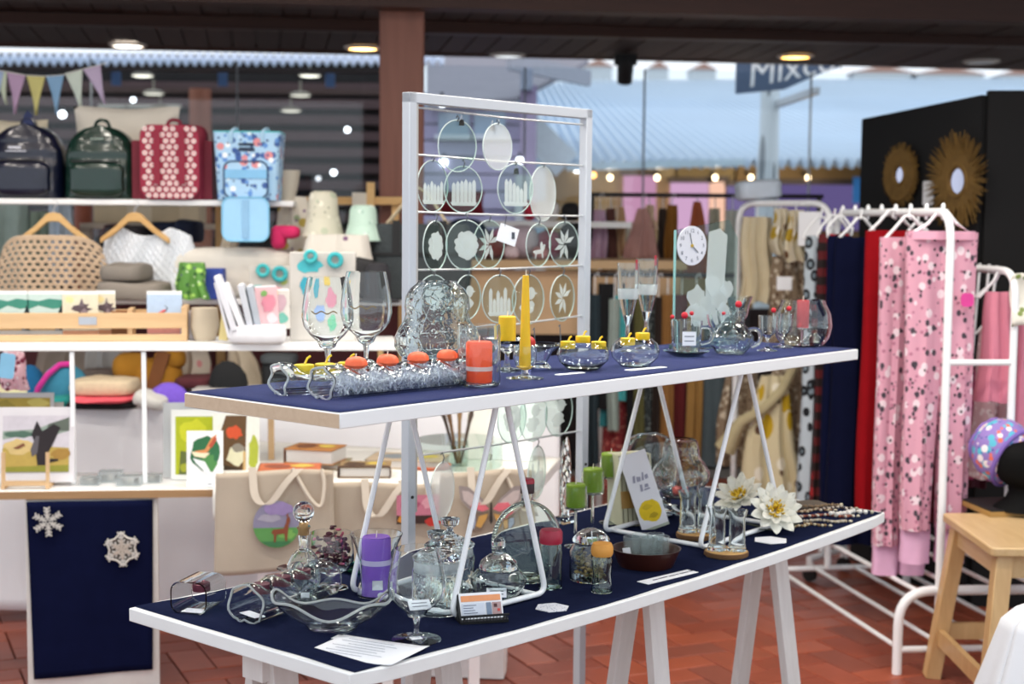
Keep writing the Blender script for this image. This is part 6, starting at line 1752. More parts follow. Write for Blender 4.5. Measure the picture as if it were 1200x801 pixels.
p = tb(441, 697); k = mpp(p)
t = vessel('candle_vase', 'flared clear glass vase around the purple pillar candle', 'vase', p, k, [(0, 0), (22, 0), (23, 3), (19, 18), (20, 40), (25, 60), (31, 73)], 1, 1.2, GL, 'vase')
t = candle('purple pillar candle with a white ribbon inside the flared vase', p + Vector((0, 0, 2 * k)), 17 * k, 68 * k, '#8455c4', wick=1)
O('ribbon', B().lathe([(17.2 * k, 36 * k), (17.7 * k, 36 * k), (17.7 * k, 42 * k), (17.2 * k, 42 * k)], 28), M('#d5c8ea', .4), t)
O('price_label', B().at((3 * k, -17.6 * k, 14 * k), .15).box((0, 0, 0), (12 * k, .001, 11 * k)), PAPER, t)

p = tb(389, 736); k = mpp(p)
t = T('glass_dish', 'long wavy glass dish slumped from a bottle', 'dish', p, .02)
def dish(u, v):
    a_ = 2 * PI * u
    r_ = v
    x = 70 * k * r_ * cos(a_); y = 30 * k * r_ * sin(a_) / .9
    z = 30 * k * r_ ** 2.4 * (1 + .32 * cos(2 * a_) + .16 * sin(5 * a_)) + 1.2 * k
    if r_ < .42: z = 1.2 * k
    return (x, y, z)
O('dish', B().sheet(dish, 64, 20), GL, t, solid=.003)
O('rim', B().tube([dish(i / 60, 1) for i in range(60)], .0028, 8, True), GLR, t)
O('base_ring', B().lathe([(24 * k, 0), (27 * k, 0), (27 * k, 2.4 * k), (24 * k, 2.4 * k)], 36), GL, t)

p = tb(488, 749); k = mpp(p)
t = goblet('brandy_glass', 'large round brandy glass on a short foot, front of the table', p, k, 34, 25, 80, 28, 29, th=1.1, sw=3)
label_card(t, 4, -5, 43, 26, 16, k, (-PI / 2 + .5, 0, .3))
S('price_label', B().box((0, 0, 0), (13 * k, 10 * k, .001)), PAPER, 'small white label under the brandy glass foot', 'label', p + Vector((.0, -.012, 4 * k)), .4)

p = tb(430, 762); k = mpp(p)
t = T('info_sheet', 'white printed sheet lying at the front corner of the table', 'paper', p, TH + .02)
O('sheet', B().sheet(lambda u, v: ((u - .5) * .19, (v - .5) * .135, .001 + .004 * max(0, u - .75) ** 2 * 16), 12, 8), PAPER, t, solid=.0006)
O('sheet', B().at((-.012, .006, -.0012), .06).sheet(lambda u, v: ((u - .5) * .185, (v - .5) * .135, 0), 4, 4), PAPER, t, solid=.0006)
for i in range(7):
    O('text_line', B().box((-.02 + .004 * (i % 3), .048 - .015 * i, .0021), ((.1, .12, .08, .115, .09, .12, .07)[i], .0016, .0004)), M('#b9bcc4', .8), t)
t.rotation_euler.z = TH - PI / 2 + .25

def jar(label, px, py, hw, hb, htot, seed):
    p = tb(px, py); k = mpp(p)
    t = vessel('apothecary_jar', label, 'jar', p, k, [(0, 0), (hw * .95, 0), (hw, 3), (hw, hb * .8), (hw * .86, hb * .94), (hw * .86, hb)], 1, 1.4, GLC, 'jar')
    O('collar', B().lathe([(hw * .88, hb * .78), (hw * .93, hb * .8), (hw * .93, hb * .98), (hw * .88, hb)], 32, k), pane('frosted_collar', '#ffffff', .5), t)
    O('lid', B().lathe([(0, hb + .5), (hw * .98, hb + .5), (hw, hb + 3), (hw * .7, hb + 9), (hw * .2, hb + 15), (4, hb + 18), (3.6, hb + 22), (hw * .34, hb + 26), (hw * .4, hb + 33), (hw * .3, htot), (0, htot + 1)], 36, k), GLC, t)
    return t
jar('tall lidded apothecary jar at the back, its knob left of the butterfly', 527, 691, 29, 52, 84, 1)
jar('lidded apothecary jar in front, behind the brandy glass', 512, 716, 30, 62, 92, 2)
p = tb(584, 703); k = mpp(p)
t = vessel('candy_dish', 'squat round glass candy dish with a domed lid and ball knob', 'dish', p, k, [(0, 0), (16, 0), (17, 2), (27, 10), (33, 22), (33, 28), (25, 37)], 2, 1.4, GLC, 'bowl')
O('lid', B().lathe([(0, 38), (22, 38), (23, 41), (21, 47), (12, 54), (5, 57), (4, 61), (8, 64), (8.5, 70), (5, 74), (0, 75)], 36, k), GLC, t)
label_card(t, -2, -31, 17, 23, 11, k, (-.35, 0, .05))

p = tb(617, 679); k = mpp(p)
t = T('flask_bottle', 'round flat glass bottle with red screw cap and beaded rim', 'bottle', p, .12)
b = B(); b.sell((0, 0, 47 * k), (40 * k, 15 * k, 46 * k), 1, .8, 40, 24)
O('body', b, GLG, t, solid=.003)
O('base', B().lathe([(0, 0), (20 * k, 0), (21 * k, 2 * k), (14 * k, 6 * k), (0, 6 * k)], 30, 1), GLG, t)
O('neck', B().lathe([(9 * k, 88 * k), (7 * k, 96 * k), (7 * k, 108 * k), (0, 108 * k)], 24), GLG, t)
O('screw_cap', B().lathe([(0, 103 * k), (8.3 * k, 103 * k), (8.3 * k, 117 * k), (7.4 * k, 119 * k), (0, 119 * k)], 24), M('#2c0b10', .35), t)
O('cap_top', B().lathe([(8.4 * k, 114.5 * k), (8.4 * k, 118 * k), (7 * k, 120 * k), (0, 120 * k)], 24), M('#a81e34', .35), t)
b = B()
for i in range(20):
    a_ = PI * .56 + i * .085
    b.sell((40 * k * cos(a_), -8 * k, 47 * k + 45 * k * sin(a_)), (3 * k, 3 * k, 2.2 * k), 1, nu=10, nv=7)
O('bead_rim', b, GLG, t, sharp=0)
p = tb(645, 688); k = mpp(p)
t = vessel('shaker_jar', 'clear glass shaker with a raspberry red lid', 'jar', p, k, [(0, 0), (13.5, 0), (14, 3), (13, 12), (13.5, 40), (12.5, 50), (11.5, 54)], 1, 1.2, GLG, 'jar', 12)
O('lid', B().lathe([(0, 53), (13.2, 53), (13.6, 55), (13.6, 66), (12, 69), (0, 70)], 28, k), M('#a31f3a', .35, var=.06), t)

p = tb(692, 678); k = mpp(p)
t = vessel('herb_jar', 'small glass jar of dried herbs with a faceted glass lid', 'jar', p, k, [(0, 0), (24, 0), (25, 3), (25, 34), (21, 41), (21, 44)], 1, 1.3, GL, 'jar')
O('lid', B().lathe([(0, 45), (22, 45), (22, 48), (17, 54), (6, 60), (0, 61)], 14, k), GL, t)
b = B()
for i in range(130):
    a_ = R.uniform(0, 6.28); rr_ = 20 * math.sqrt(R.random())
    b.mat(R.choice((0, 0, 1, 2))).at((rr_ * cos(a_) * k, rr_ * sin(a_) * k, R.uniform(4, 33) * k), R.uniform(0, 6), R.uniform(0, 6)).sell((0, 0, 0), (3.4 * k, 2.2 * k, 1.2 * k), 1, nu=7, nv=5)
O('herbs', b, [M('#7a6a44', .8), M('#a08a58', .8), M('#4c3c26', .8)], t, kind='stuff')
label_card(t, 8, -24, 38, 12, 12, k, (0, 0, .2), 1)
p = tb(705, 693); k = mpp(p)
t = vessel('spice_bottle', 'little fluted spice bottle with an orange wooden lid', 'bottle', p, k, [(0, 0), (12, 0), (13, 3), (12, 8), (10.5, 22), (12.5, 36), (11, 41), (9.5, 43)], 1, 1.2, GLG, 'bottle', 20)
O('lid', B().lathe([(0, 43), (11.5, 43), (13, 46), (13, 53), (11, 58), (0, 59)], 26, k), wood('#d08a34', '#e8ad58', 8), t)

# business card holder
p = tb(567, 729); k = mpp(p)
t = T('card_holder', 'black mesh card holder with printed business cards', 'card holder', p, .28)
O('back_rest', B().bar((-24 * k, .0, .002), (-10 * k, .045, 34 * k), .004, .004), BLACK, t)
O('side_plate', B().prism([(-.006, 0), (.045, 0), (.03, 34 * k)], -29 * k, -27 * k, 'x'), BLACK, t)
O('tray', B().box((0, .008, .003), (58 * k, .03, .006)), BLACK, t)
b = B()
for i in range(14):
    x = (-26 + i * 4) * k
    b.bar((x, -.008, .003), (x, -.012, 9 * k), .0012, .0012); 
for z in (3, 6, 9):
    b.bar((-28 * k, -.0085 - z * .0004, z * k), (28 * k, -.0085 - z * .0004, z * k), .0015, .0015)
O('mesh_front', b, BLACK, t)
O('front_lip', B().bar((-29 * k, -.012, 10 * k), (29 * k, -.012, 10 * k), 2.2 * k, 2.2 * k), BLACK, t)
pc = p + Vector((-.002, .0, .0065))
S_ = T('business_cards', 'stack of business cards with an orange heading band in mesh holder', 'cards', pc, .28)
for i in range(4):
    O('card', B().at((0, .004 + .0022 * i, 0), 0, -.42).box((0, 0, 15 * k), (52 * k, .0012, 30 * k)), PAPER, S_)
def cardface(c_, x0, z0, x1, z1, off):
    return [(c_, [(x0 * k, z0 * k), (x1 * k, z0 * k), (x1 * k, z1 * k), (x0 * k, z1 * k)])]
fp = flat_print('card_print', S_, cardface('#eda070', -24, 21, 24, 28, 0) + cardface('#d5dbe6', -24, 3, 4, 19, 0) + cardface('#7f8fa4', 6, 3, 12, 19, 0) + cardface('#b89a98', 13, 3, 24, 19, 0) + sum([cardface('#6a7080', -22, zz2, -22 + ww, zz2 + .8, 0) for zz2, ww in ((16, 16), (13, 12), (10, 14), (7, 17))], []) + cardface('#5a3a3a', 15, 13, 19, 17, 0) + cardface('#d05048', 19, 8, 22, 11, 0), -.0008, -.0002)
fp.rotation_euler = (-.42, 0, 0); fp.location = (0, .003, 0)
# hexagon coasters, strip label
HEXP = lambda r_: circ(r_, n=6)
for px, py, lb, m in ((647, 712, 'white hexagonal printed coaster before the candy dish', spots('hex_print', '#e8e9ee', [('#a9b0c0', 160, .3, 1)])), (903, 633, 'plain white hexagonal coaster before the white flower', PAPER)):
    p = tb(px, py); k = mpp(p)
    S('hex_coaster', B().prism([(x, y) for x, y in HEXP(21 * k)], 0, .0016), m, lb, 'coaster', p, .35)
p = tb(785, 676); k = mpp(p)
t = T('label_strip', 'long white label strip with one line of small print', 'label', tb(783, 676), TH - .1)
O('strip', B().box((0, 0, .0008), (.175, .034, .0012)), PAPER, t)
x = -.052
for i, wl in enumerate((.016, .03, .022, .007, .03, .014)):
    O('text_line', B().box((x + wl / 2, .001 * (i % 2), .0017), (wl, .0042, .0004)), M('#3a404c', .8), t); x += wl + .0045

# green candles in stemmed holders
for i, (px, py, ztop, lb) in enumerate(((674, 640, 563, 'lime green candle in the lowest stemmed glass cup, in front'), (694, 622, 545, 'lime green candle in the middle stemmed glass cup'), (715, 612, 527, 'lime green candle in the tallest stemmed glass cup, at back'))):
    p = tb(px, py); k = mpp(p); h_ = py - ztop
    t = vessel('candle_cup', ('shortest', 'middle height', 'tallest')[i] + ' stemmed glass candle cup of the three with green candles', 'candle holder', p, k,
               [(0, 0), (13, 0), (13, 1), (2, 3), (1.6, 10), (1.6, h_ - 36), (3, h_ - 34), (13, h_ - 32), (13.5, h_ - 28), (13, h_ - 6)], 7, 1.1, GL, 'holder', 24)
    candle(lb, p + Vector((0, 0, (h_ - 29.5) * k)), 11.4 * k, 27 * k, '#7f9e24')
# upright glass sliver
p = tb(662, 612, .0025); k = mpp(p)
t = T('glass_feather', 'upright leaf shaped glass slice on a small base behind the candles', 'ornament', p, .9)
O('blade', B().prism([(x, z + 52 * k) for x, z in circ(9 * k, 50 * k, 30)], -.004, .004, 'y'), GLC, t)
O('base', B().box((0, 0, 4 * k), (22 * k, .03, 8 * k)), GL, t)

# wire stand with brochures under a glass dome
p = tb(745, 617); k = mpp(p)
t = T('display_box', 'ribbed cream and amber box behind the leaning bookmark card', 'box', p + Vector((.012, .05, 0)), .45)
O('body', B().loft([[(-30 * k, -.03, 0), (12 * k, -.03, 0), (12 * k, .05, 0), (-30 * k, .05, 0)], [(-34 * k, -.02, 84 * k), (10 * k, -.02, 84 * k), (10 * k, .04, 84 * k), (-34 * k, .04, 84 * k)]], smooth=False), M('#c3c1a4', .4, var=.1), t)
for i in range(7):
    x = (-28 + i * 6.2) * k
    O('rib', B().bar((x, -.0315, .002), (x - 3.5 * k, -.0215, 83 * k), .0022, .0022), M('#6f6850', .5), t)
O('amber_band', B().loft([[(-30.6 * k + -.0 * k, -.0335, 22 * k), (12.5 * k, -.0335, 22 * k), (12.5 * k, -.030, 22 * k), (-31 * k, -.030, 22 * k)], [(-32 * k, -.0305, 42 * k), (12 * k, -.0305, 42 * k), (12 * k, -.026, 42 * k), (-32 * k, -.026, 42 * k)]], smooth=False), M('#a07a3a', .4), t)
p2 = p + Vector((.05, -.035, .001))
t = T('bookmark_card', 'tall white card with grey lettering and a yellow panel, leaning back', 'card', p2 + Vector((.002, .012, 0)), .3)
t.rotation_euler = (-.2, -.28, .3)
O('sheet', B().box((0, 0, 46 * k), (34 * k, .003, 92 * k)), M('#e4e2e6', .5, var=.02), t)
flat_print('panel', t, [('#e3c018', rnd_blob(0, 22 * k, 14 * k, 13 * k, 3, 18, .12)), ('#b99a14', rnd_blob(2 * k, 16 * k, 6 * k, 3 * k, 4)), ('#cfae18', rnd_blob(-3 * k, 27 * k, 6 * k, 3 * k, 6)), ('#a9b0a0', [(-17 * k, 0), (17 * k, 0), (17 * k, 3 * k), (-17 * k, 3 * k)])], -.002)
flat_print('script_marks', t, [('#9a98a8', [(x * k, z * k) for x, z in pts]) for pts in ([(-10, 58), (-7, 58), (-5, 66), (-8, 66)], [(-5, 58), (0, 58), (1, 63), (-4, 64)], [(1, 58), (4, 58), (6, 67), (4, 67)], [(6, 58), (10, 59), (10, 64), (6, 63)], [(-4, 46), (-1, 46), (0, 54), (-3, 54)], [(0, 46), (8, 46), (8, 48), (1, 48)], [(2, 49), (7, 49), (7, 53), (3, 53)])], -.002, -.0001)
p = tb(757, 598); k = mpp(p)
t = T('glass_dome', 'rounded bottle glass standing behind the ribbed box', 'ornament', p + Vector((.01, .06, 0)), .4)
O('body', B().sell((0, 0, 44 * k), (37 * k, 16 * k, 44 * k), .75, .8, 32, 20), GL, t, solid=.003)
p = tb(776, 606); k = mpp(p)
t = T('glass_bulb', 'clear glass bulb bottle lying on its side by the bookmark card', 'bottle', p, 2.5)
O('bulb', B().at((0, 0, 12 * k), 0, 0, PI / 2 - .05).lathe([(0, -30 * k), (6 * k, -28 * k), (6 * k, -8 * k), (11 * k, 4 * k), (12 * k, 16 * k), (8 * k, 26 * k), (0, 28 * k)], 24), GL, t)
# stacked bulbous glass lamp on a dark stand
p = tb(797, 596); k = mpp(p)
def stand(par, r_, h_, m=BLACK):
    O('ring', B().tube([(r_ * cos(a_), r_ * sin(a_), h_) for a_ in [2 * PI * i / 24 for i in range(24)]], .003, 8, True), m, par)
    for i in range(4):
        a_ = PI / 4 + i * PI / 2
        O('leg', B().tube([(r_ * cos(a_), r_ * sin(a_), h_), (r_ * 1.08 * cos(a_), r_ * 1.08 * sin(a_), .002)], .003, 6), m, par)
t = T('glass_lamp', 'bulbous two tiered glass lamp on a low black stand', 'lamp', p, 0)
O('body', B().lathe(shell([(0, 17), (20, 17), (22, 20), (25, 24), (33, 34), (34, 44), (28, 54), (22, 62), (21, 72), (19, 80), (15, 83)], 1, 1.3), 40, k), GLC, t)
stand(t, 19 * k, 16 * k)
O('tealight', B().lathe([(0, 19), (9, 19), (9, 26), (0, 26)], 20, k), M('#c85a54', .5), t)
# brown dish with glass cubes
p = tb(757, 662); k = mpp(p)
t = vessel('clay_dish', 'dark brown oval clay dish holding clear votive glasses', 'dish', p, k, [(0, 0), (31, 0), (33, 3), (39, 18), (41, 21)], 1, 2.2, M('#3a1a12', .3, var=.2), 'dish')
for i, (dx, dy) in enumerate(((-17, -4), (2, -7), (17, 0), (-6, 12), (12, 14))):
    t2 = vessel('votive_glass', 'small clear votive glass in the clay dish, ' + ('nearest left', 'nearest middle', 'nearest right', 'back left', 'back right')[i], 'glass', p + Vector((dx * k, dy * k, 2.8 * k)), k, [(0, 0), (8.5, 0), (9, 2), (10.5, 32)], 1, 1.4, pane('votive_glass', '#f4f8f8', .08), 'glass', 12, group=None)
    if i == 0: O('paper_label', B().at((-6 * k, -10.6 * k, 12 * k), -.3, 0, -.2).box((0, 0, 0), (9 * k, .001, 18 * k)), PAPER, t2)
# shot glasses on wooden coasters
def coaster(px, py, r_, label):
    p = tb(px, py); k = mpp(p)
    t = T('wood_coaster', label, 'coaster', p, 0)
    O('disc', B().lathe([(0, 0), (r_, 0), (r_, 5), (r_ * .96, 6), (0, 6)], 36, k), wood('#a87c46', '#cda467', 10, (6, 6, 6)), t)
    O('bark', B().lathe([(r_ * 1.0, .2), (r_ * 1.04, 1), (r_ * 1.04, 5), (r_ * 1.0, 5.6)], 36, k), M('#6a4a2c', .9, var=.25, scale=90), t)
    return p + Vector((0, 0, 6.1 * k)), k
q_, k = coaster(851, 650, 25, 'round wood slice coaster under the front pair of shot glasses')
def shot(pos, k, hh, r_, label):
    t = vessel('shot_glass', label, 'glass', pos, k, [(0, 0), (r_ * .92, 0), (r_ * .95, 3), (r_ * .8, 8), (r_ * .78, hh * .8), (r_ * .95, hh * .94), (r_, hh)], 2, 1.2, GL, 'glass', 24)
    return t
shot(q_ + Vector((-11 * k, 0, 0)), k, 50, 12, 'slim shot glass on the front coaster, left one')
shot(q_ + Vector((12 * k, -2 * k, 0)), k, 48, 12, 'slim shot glass on the front coaster, right one')
q_, k = coaster(815, 629, 22, 'round wood slice coaster under the rear shot glasses')
shot(q_ + Vector((-9 * k, 2 * k, 0)), k, 48, 12, 'shot glass on the rear coaster, left one')
shot(q_ + Vector((12 * k, 3 * k, 0)), k, 50, 12, 'shot glass on the rear coaster, right one')
# beads in a small glass
p = tb(823, 606); k = mpp(p)
S('bead_saucer', B().lathe([(0, 0), (18 * k, 0), (26 * k, 5 * k), (25 * k, 6 * k), (17 * k, 1.6 * k), (0, 1.6 * k)], 36), GL, 'shallow glass saucer behind the shot glasses', 'saucer', tb(838, 600))
# white flowers
def flower(px, py, r_, tilt, rz_, label, h_=14):
    p = tb(px, py); k = mpp(p)
    t = T('silk_flower', label, 'flower', p, rz_)
    c_ = Vector((0, 0, (r_ * .62 + h_ * .3) * k))
    rot = Matrix.Translation(c_) @ Matrix.Rotation(tilt, 4, 'X')
    for ringi, (n, rr_, el, w_) in enumerate(((11, 1.0, .18, .2), (9, .85, .45, .19), (6, .62, .75, .15))):
        for i in range(n):
            a_ = 2 * PI * i / n + .3 * ringi + R.uniform(-.07, .07)
            b = B(); ln_ = r_ * k * rr_ * R.uniform(.92, 1.05)
            Mx = rot @ Matrix.Rotation(a_, 4, 'Z') @ Matrix.Rotation(-el, 4, 'Y')
            g_ = []
            for s_ in (0, .25, .5, .75, .92, 1):
                ww = w_ * ln_ * 1.15 * (sin(PI * min(1, .12 + s_ * .86)) ** .8)
                row = []
                for v_ in (-1, 0, 1):
                    row.append(Mx @ Vector((ln_ * (.08 + .92 * s_), v_ * ww * (1 if s_ < 1 else .05), .06 * ln_ * v_ * v_ + .12 * ln_ * s_ * s_)))
                g_.append(row)
            b.loft(g_, False)
            O('petal', b, M('#eceadd', .7, var=.03), t, solid=.0008)
    b = B()
    for i in range(60):
        a_ = R.uniform(0, 6.28); q2 = .34 * r_ * k * math.sqrt(R.random())
        b.tube([rot @ Vector((q2 * cos(a_) * .6, q2 * sin(a_) * .6, 0)), rot @ Vector((q2 * cos(a_), q2 * sin(a_), .3 * r_ * k))], .0022, 5)
    O('stamens', b, M('#e0b81c', .6), t, kind='stuff')
    for a_ in (-2.4, 2.8, .2):
        b = B(); b.loft([[(cos(a_) * s_ * r_ * k - sin(a_) * v_ * r_ * k * .14 * sin(PI * min(.99, s_)), sin(a_) * s_ * r_ * k + cos(a_) * v_ * r_ * k * .14 * sin(PI * min(.99, s_)), .004 + .012 * s_) for v_ in (-1, 0, 1)] for s_ in (.05, .35, .7, 1.0)], False)
        O('leaf', b, M('#2c3a24', .6), t, solid=.001)
    return t
flower(907, 622, 34, 1.0, .1, 'white silk water lily with a yellow centre, in front', 10)
flower(866, 606, 31, .75, -.7, 'white silk water lily turned left, behind the front one', 16)
# bead jewellery on dark mats
def beads(px, py, ang, n, r_, cols, label, curve=0):
    p = tb(px, py); t = T('bead_strand', label, 'bracelet', p, ang)
    ms = [M(c_, .4) for c_ in cols]; b = B(); q_ = random.Random(px)
    L_b = n * r_ * 1.9
    for i in range(n):
        s_ = i / n
        b.mat(i % len(ms)).at(((s_ - .5) * L_b, curve * sin(s_ * PI * 2.2 + px) + .006 * sin(s_ * 17 + px), r_)).sell((0, 0, 0), (r_, r_, r_), 1, nu=9, nv=6)
        if q_.random() < .5:
            b.at(((s_ - .5) * L_b, curve * sin(s_ * PI * 2.2 + px) + .012 + .006 * sin(s_ * 15), r_ * .8)).sell((0, 0, 0), (r_ * .8, r_ * .8, r_ * .8), 1, nu=8, nv=5)
    O('beads', b, ms, t, sharp=0, kind='stuff')
    O('clasp', B().sell((L_b / 2 + .004, curve * sin(PI * 2.2 + px), r_), (.006, .004, r_), 1, nu=10, nv=7), M('#c9c0a8', .35, .6), t)
for px, py, ang, n, cols, lb in ((950, 594, .1, 22, ('#6f5a44', '#8a7050'), 'dark brown bead strand lying farthest back'), (945, 600, .15, 20, ('#c9b79a', '#7d5b3e'), 'brown and cream bead strand behind the coral one'), (966, 606, .12, 22, ('#d8cfc0', '#a0583c', '#7a4030'), 'coral and white bead strand in the middle'), (996, 603, .25, 9, ('#e9e4dc',), 'thick white shell strand near the table end'),
                                 (960, 612, .1, 20, ('#c9bfae', '#b5a58c'), 'cream bead strand in front of the coral one'), (946, 617, .12, 14, ('#d8c9a8', '#9a7a50'), 'sand coloured bead strand nearest the flower'), (978, 597, .2, 14, ('#4a3a30', '#d0c4b4'), 'black and ivory bead strand at the table end')):
    beads(px, py, ang, n, .0042 if 'thick' not in lb else .0068, cols, lb, .012)
p = tb(935, 590)
S('slate_mat', B().prism([(x, y) for x, y in rrect(.2, .1, .02)], 0, .003), M('#4a4238', .6, var=.2), 'dark wooden mat under the rear bead strands', 'mat', tb(930, 592), .3)
S('glass_leaf', B().sell((0, 0, .006), (.06, .014, .006), .8, nu=20, nv=8), GL, 'small clear glass spoon rest by the decanter', 'glass', tb(340, 676), .4)

# ================================================================ upper shelf
u0, u1, v0, v1 = .016, 1.905, .053, .5
t = T('upper_shelf', 'long white upper shelf board carried on rod supports', 'shelf', T0, TH)
O('board', B().box(((u0 + u1) / 2, (v0 + v1) / 2, SZ - .014), (u1 - u0, v1 - v0, .028)), M('#f6f6f6', .4, var=.02), t, bev=.002)
O('raw_edge', B().box((u0 - .0008, (v0 + v1) / 2, SZ - .014), (.0016, v1 - v0 - .004, .025)), wood('#c2a488', '#dcc4a8', 5), t)
b = B().sheet(lambda u, v: (u0 + .004 + (u1 - u0 - .008) * u, v0 + .006 + (v1 - v0 - .01) * v, SZ + .0014), 40, 10)
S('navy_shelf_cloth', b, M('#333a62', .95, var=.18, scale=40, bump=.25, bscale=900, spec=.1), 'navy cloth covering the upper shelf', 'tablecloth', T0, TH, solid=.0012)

# slumped bottle with yellow candles, at the left end
p = sh(326, 462); k = mpp(p)
ang = math.radians(33); dv = Vector((cos(ang), sin(ang), 0))
tray_tube('bottle_holder', 'slumped bottle holder with yellow candles at the shelf left end', p, ang, .2, 24 * k, .8, (.055, .1, .15), .022, GL, .05)
for i, x in enumerate((.055, .1, .15)):
    t = candle('yellow floating candle in the slumped bottle at the shelf left end, ' + ('nearest the opening', 'middle one', 'farthest from the opening')[i], p + dv * x + Vector((0, 0, 23 * k)), .02, .018, '#e8cc2c')
    O('curl', B().tube([(.0, 0, .017), (.006, .004, .03), (.012, .004, .034)], .0022, 6), M('#e8cc2c', .5), t)
# wine glasses
for px, py, top, lb in ((384, 446, 324, 'large stemmed wine glass, the left of the pair'), (429, 448, 318, 'large stemmed wine glass, the right of the pair')):
    p = sh(px, py); k = mpp(p); h_ = (py - top)
    t = goblet('wine_glass', lb, p, k, 30.5, 23, 82, h_ - 83, 23, th=.9, sw=2.6)
    O('gold_script', B().loft([[((30.9 * cos(a_)) * k, 30.9 * sin(a_) * k, (h_ - 83 + 42 + dz + 1.5 * sin(a_ * 14)) * k) for a_ in [-2.1 + .06 * i for i in range(18)]] for dz in (0, 1.6)], False), M('#8d7a58', .4, .4), t)
# long bottle with orange candles and silver shreds
p = sh(376, 467); k = mpp(p)
ang = math.radians(45.5); dv = Vector((cos(ang), sin(ang), 0)); nv_ = Vector((-sin(ang), cos(ang), 0))
Lb = .40
q1 = sh(545, 447)
rb = 23 * k
hx = (.085, .165, .245, .325)
t = tray_tube('bottle_holder', 'long slumped bottle filled with silver shreds under orange candles', p, ang, Lb, rb, .86, hx, .022, GL, .05, True)
b = B()
for i in range(2600):
    x = R.uniform(.045, Lb - .03); a_ = R.uniform(0, 6.28); rr_ = rb * .78 * math.sqrt(R.random())
    c_ = Vector((x, rr_ * cos(a_), rb * .76 + rr_ * sin(a_) * .74))
    if c_.z < .006: c_.z = .008
    d_ = Vector((R.uniform(-1, 1), R.uniform(-1, 1), R.uniform(-1, 1))).normalized() * R.uniform(.005, .012)
    e_ = d_.cross(Vector((R.uniform(-1, 1), R.uniform(-1, 1), 1))).normalized() * .0009
    m_ = c_ + Vector((R.uniform(-1, 1), R.uniform(-1, 1), R.uniform(-1, 1))) * .003
    b.mat(i % 3 and 1).loft([[c_ - d_ - e_, c_ - d_ + e_], [m_ - e_, m_ + e_], [c_ + d_ - e_, c_ + d_ + e_]], False)
O('silver_shreds', b, [M('#fbfcff', .5, 0, var=.02), M('#cfd2de', .3, .2, var=.02)], t, kind='stuff', sharp=0)
for i, x in enumerate(hx):
    c_ = p + dv * x + Vector((0, 0, rb * 1.42))
    tt = T('candle', 'orange shell candle on the long slumped bottle, %s from its open end' % ('first', 'second', 'third', 'fourth')[i], 'candle', c_, ang)
    O('wax', B().lathe([(0, 0), (.015, 0), (.022, .006), (.021, .013), (.016, .019), (.008, .022), (0, .0225)], 22, 1, lambda a_, z: 1 + .06 * sin(7 * a_)), M('#f2683a', .45, var=.1, sss=.1), tt)
    O('wick', B().tube([(0, 0, .021), (.001, 0, .028)], .0012, 6), M('#e8e0d0', .8), tt)

# tiered glass dome on a black stand, behind
p = sh(512, 441); k = mpp(p)
t = T('glass_cloche', 'large tiered glass cloche on a low black stand', 'lamp', p, 0)
O('body', B().lathe(shell([(0, 22), (40, 22), (44, 25), (50, 36), (50, 46), (45, 57), (39, 66), (37.5, 73), (38.5, 82), (37, 94), (32, 103), (24, 109), (22, 112)], 1, 1.5), 44, k), GLC, t)
O('base_plate', B().lathe([(0, 17), (38, 17), (40, 20), (0, 20.5)], 40, k), GL, t)
stand(t, 33 * k, 15.5 * k)
# rounded rectangle tumbler with an orange candle
p = sh(561, 452); k = mpp(p)
t = T('candle_tumbler', 'tall rounded glass tumbler around an orange pillar candle', 'candle holder', p, .6)
b = B(); rings = []
for z, s_ in ((0, .86), (2, .97), (6, 1), (60, 1.0), (72, .97)):
    rings.append([(x * s_, y * s_, z * k) for x, y in rrect(48 * k, 42 * k, 16 * k, 7)])
for z, s_ in ((72, .91), (60, .935), (8, .935), (4, .88)):
    rings.append([(x * s_, y * s_, z * k) for x, y in rrect(48 * k, 42 * k, 16 * k, 7)])
O('tumbler', b.loft(rings), GL, t)
c_ = p + Vector((0, 0, 4.4 * k))
t = candle('orange pillar candle with a pale band inside the rounded tumbler', c_, 15.5 * k, 48 * k, '#f8500c', wick=1)
O('pale_band', B().lathe([(15.6 * k, 14 * k), (16.1 * k, 14 * k), (16.1 * k, 19 * k), (15.6 * k, 19 * k)], 26), M('#e8c8c0', .5), t)
# yellow pillar on tall stemmed glass, red ball behind
p = sh(594, 434); k = mpp(p)
t = vessel('candle_goblet', 'wide stemmed glass holding the yellow pillar candle', 'candle holder', p, k, [(0, 0), (22, 0), (22, 1.2), (5, 4), (3, 10), (3, 20), (8, 24), (22, 32), (28, 37)], 6, 1.2, GL, 'glass')
candle('short yellow pillar candle in the wide stemmed glass', p + Vector((0, 0, 34 * k)), 10.2 * k, 30 * k, '#f0c012')
p = sh(633, 432); k = mpp(p)
t = vessel('glass_dish', 'little open glass dish with a red ball candle', 'dish', p, k, [(0, 0), (12, 0), (13, 2), (8, 8), (14, 20), (24, 28), (23, 30)], 3, 1.2, GL, 'dish')
S('ball_candle', B().sell((0, 0, 8.5 * k), (8.5 * k,) * 3, 1, nu=20, nv=14), M('#c4281c', .4), 'red ball candle in the little open dish', 'candle', p + Vector((-14 * k, .02, 21 * k)))
# yellow taper
p = sh(615, 443); k = mpp(p)
t = vessel('taper_holder', 'short stemmed glass cup holding the tall yellow taper', 'candle holder', p, k, [(0, 0), (22, 0), (22, 1), (6, 3.5), (3.5, 6), (3.8, 10), (11, 14), (14, 24), (13.5, 38)], 6, 1.2, GL, 'holder')
candle('tall yellow taper candle in the stemmed glass cup', p + Vector((0, 0, 14.5 * k)), 7 * k, 106 * k, '#f2c015', None, 'taper_candle', 1, .56)
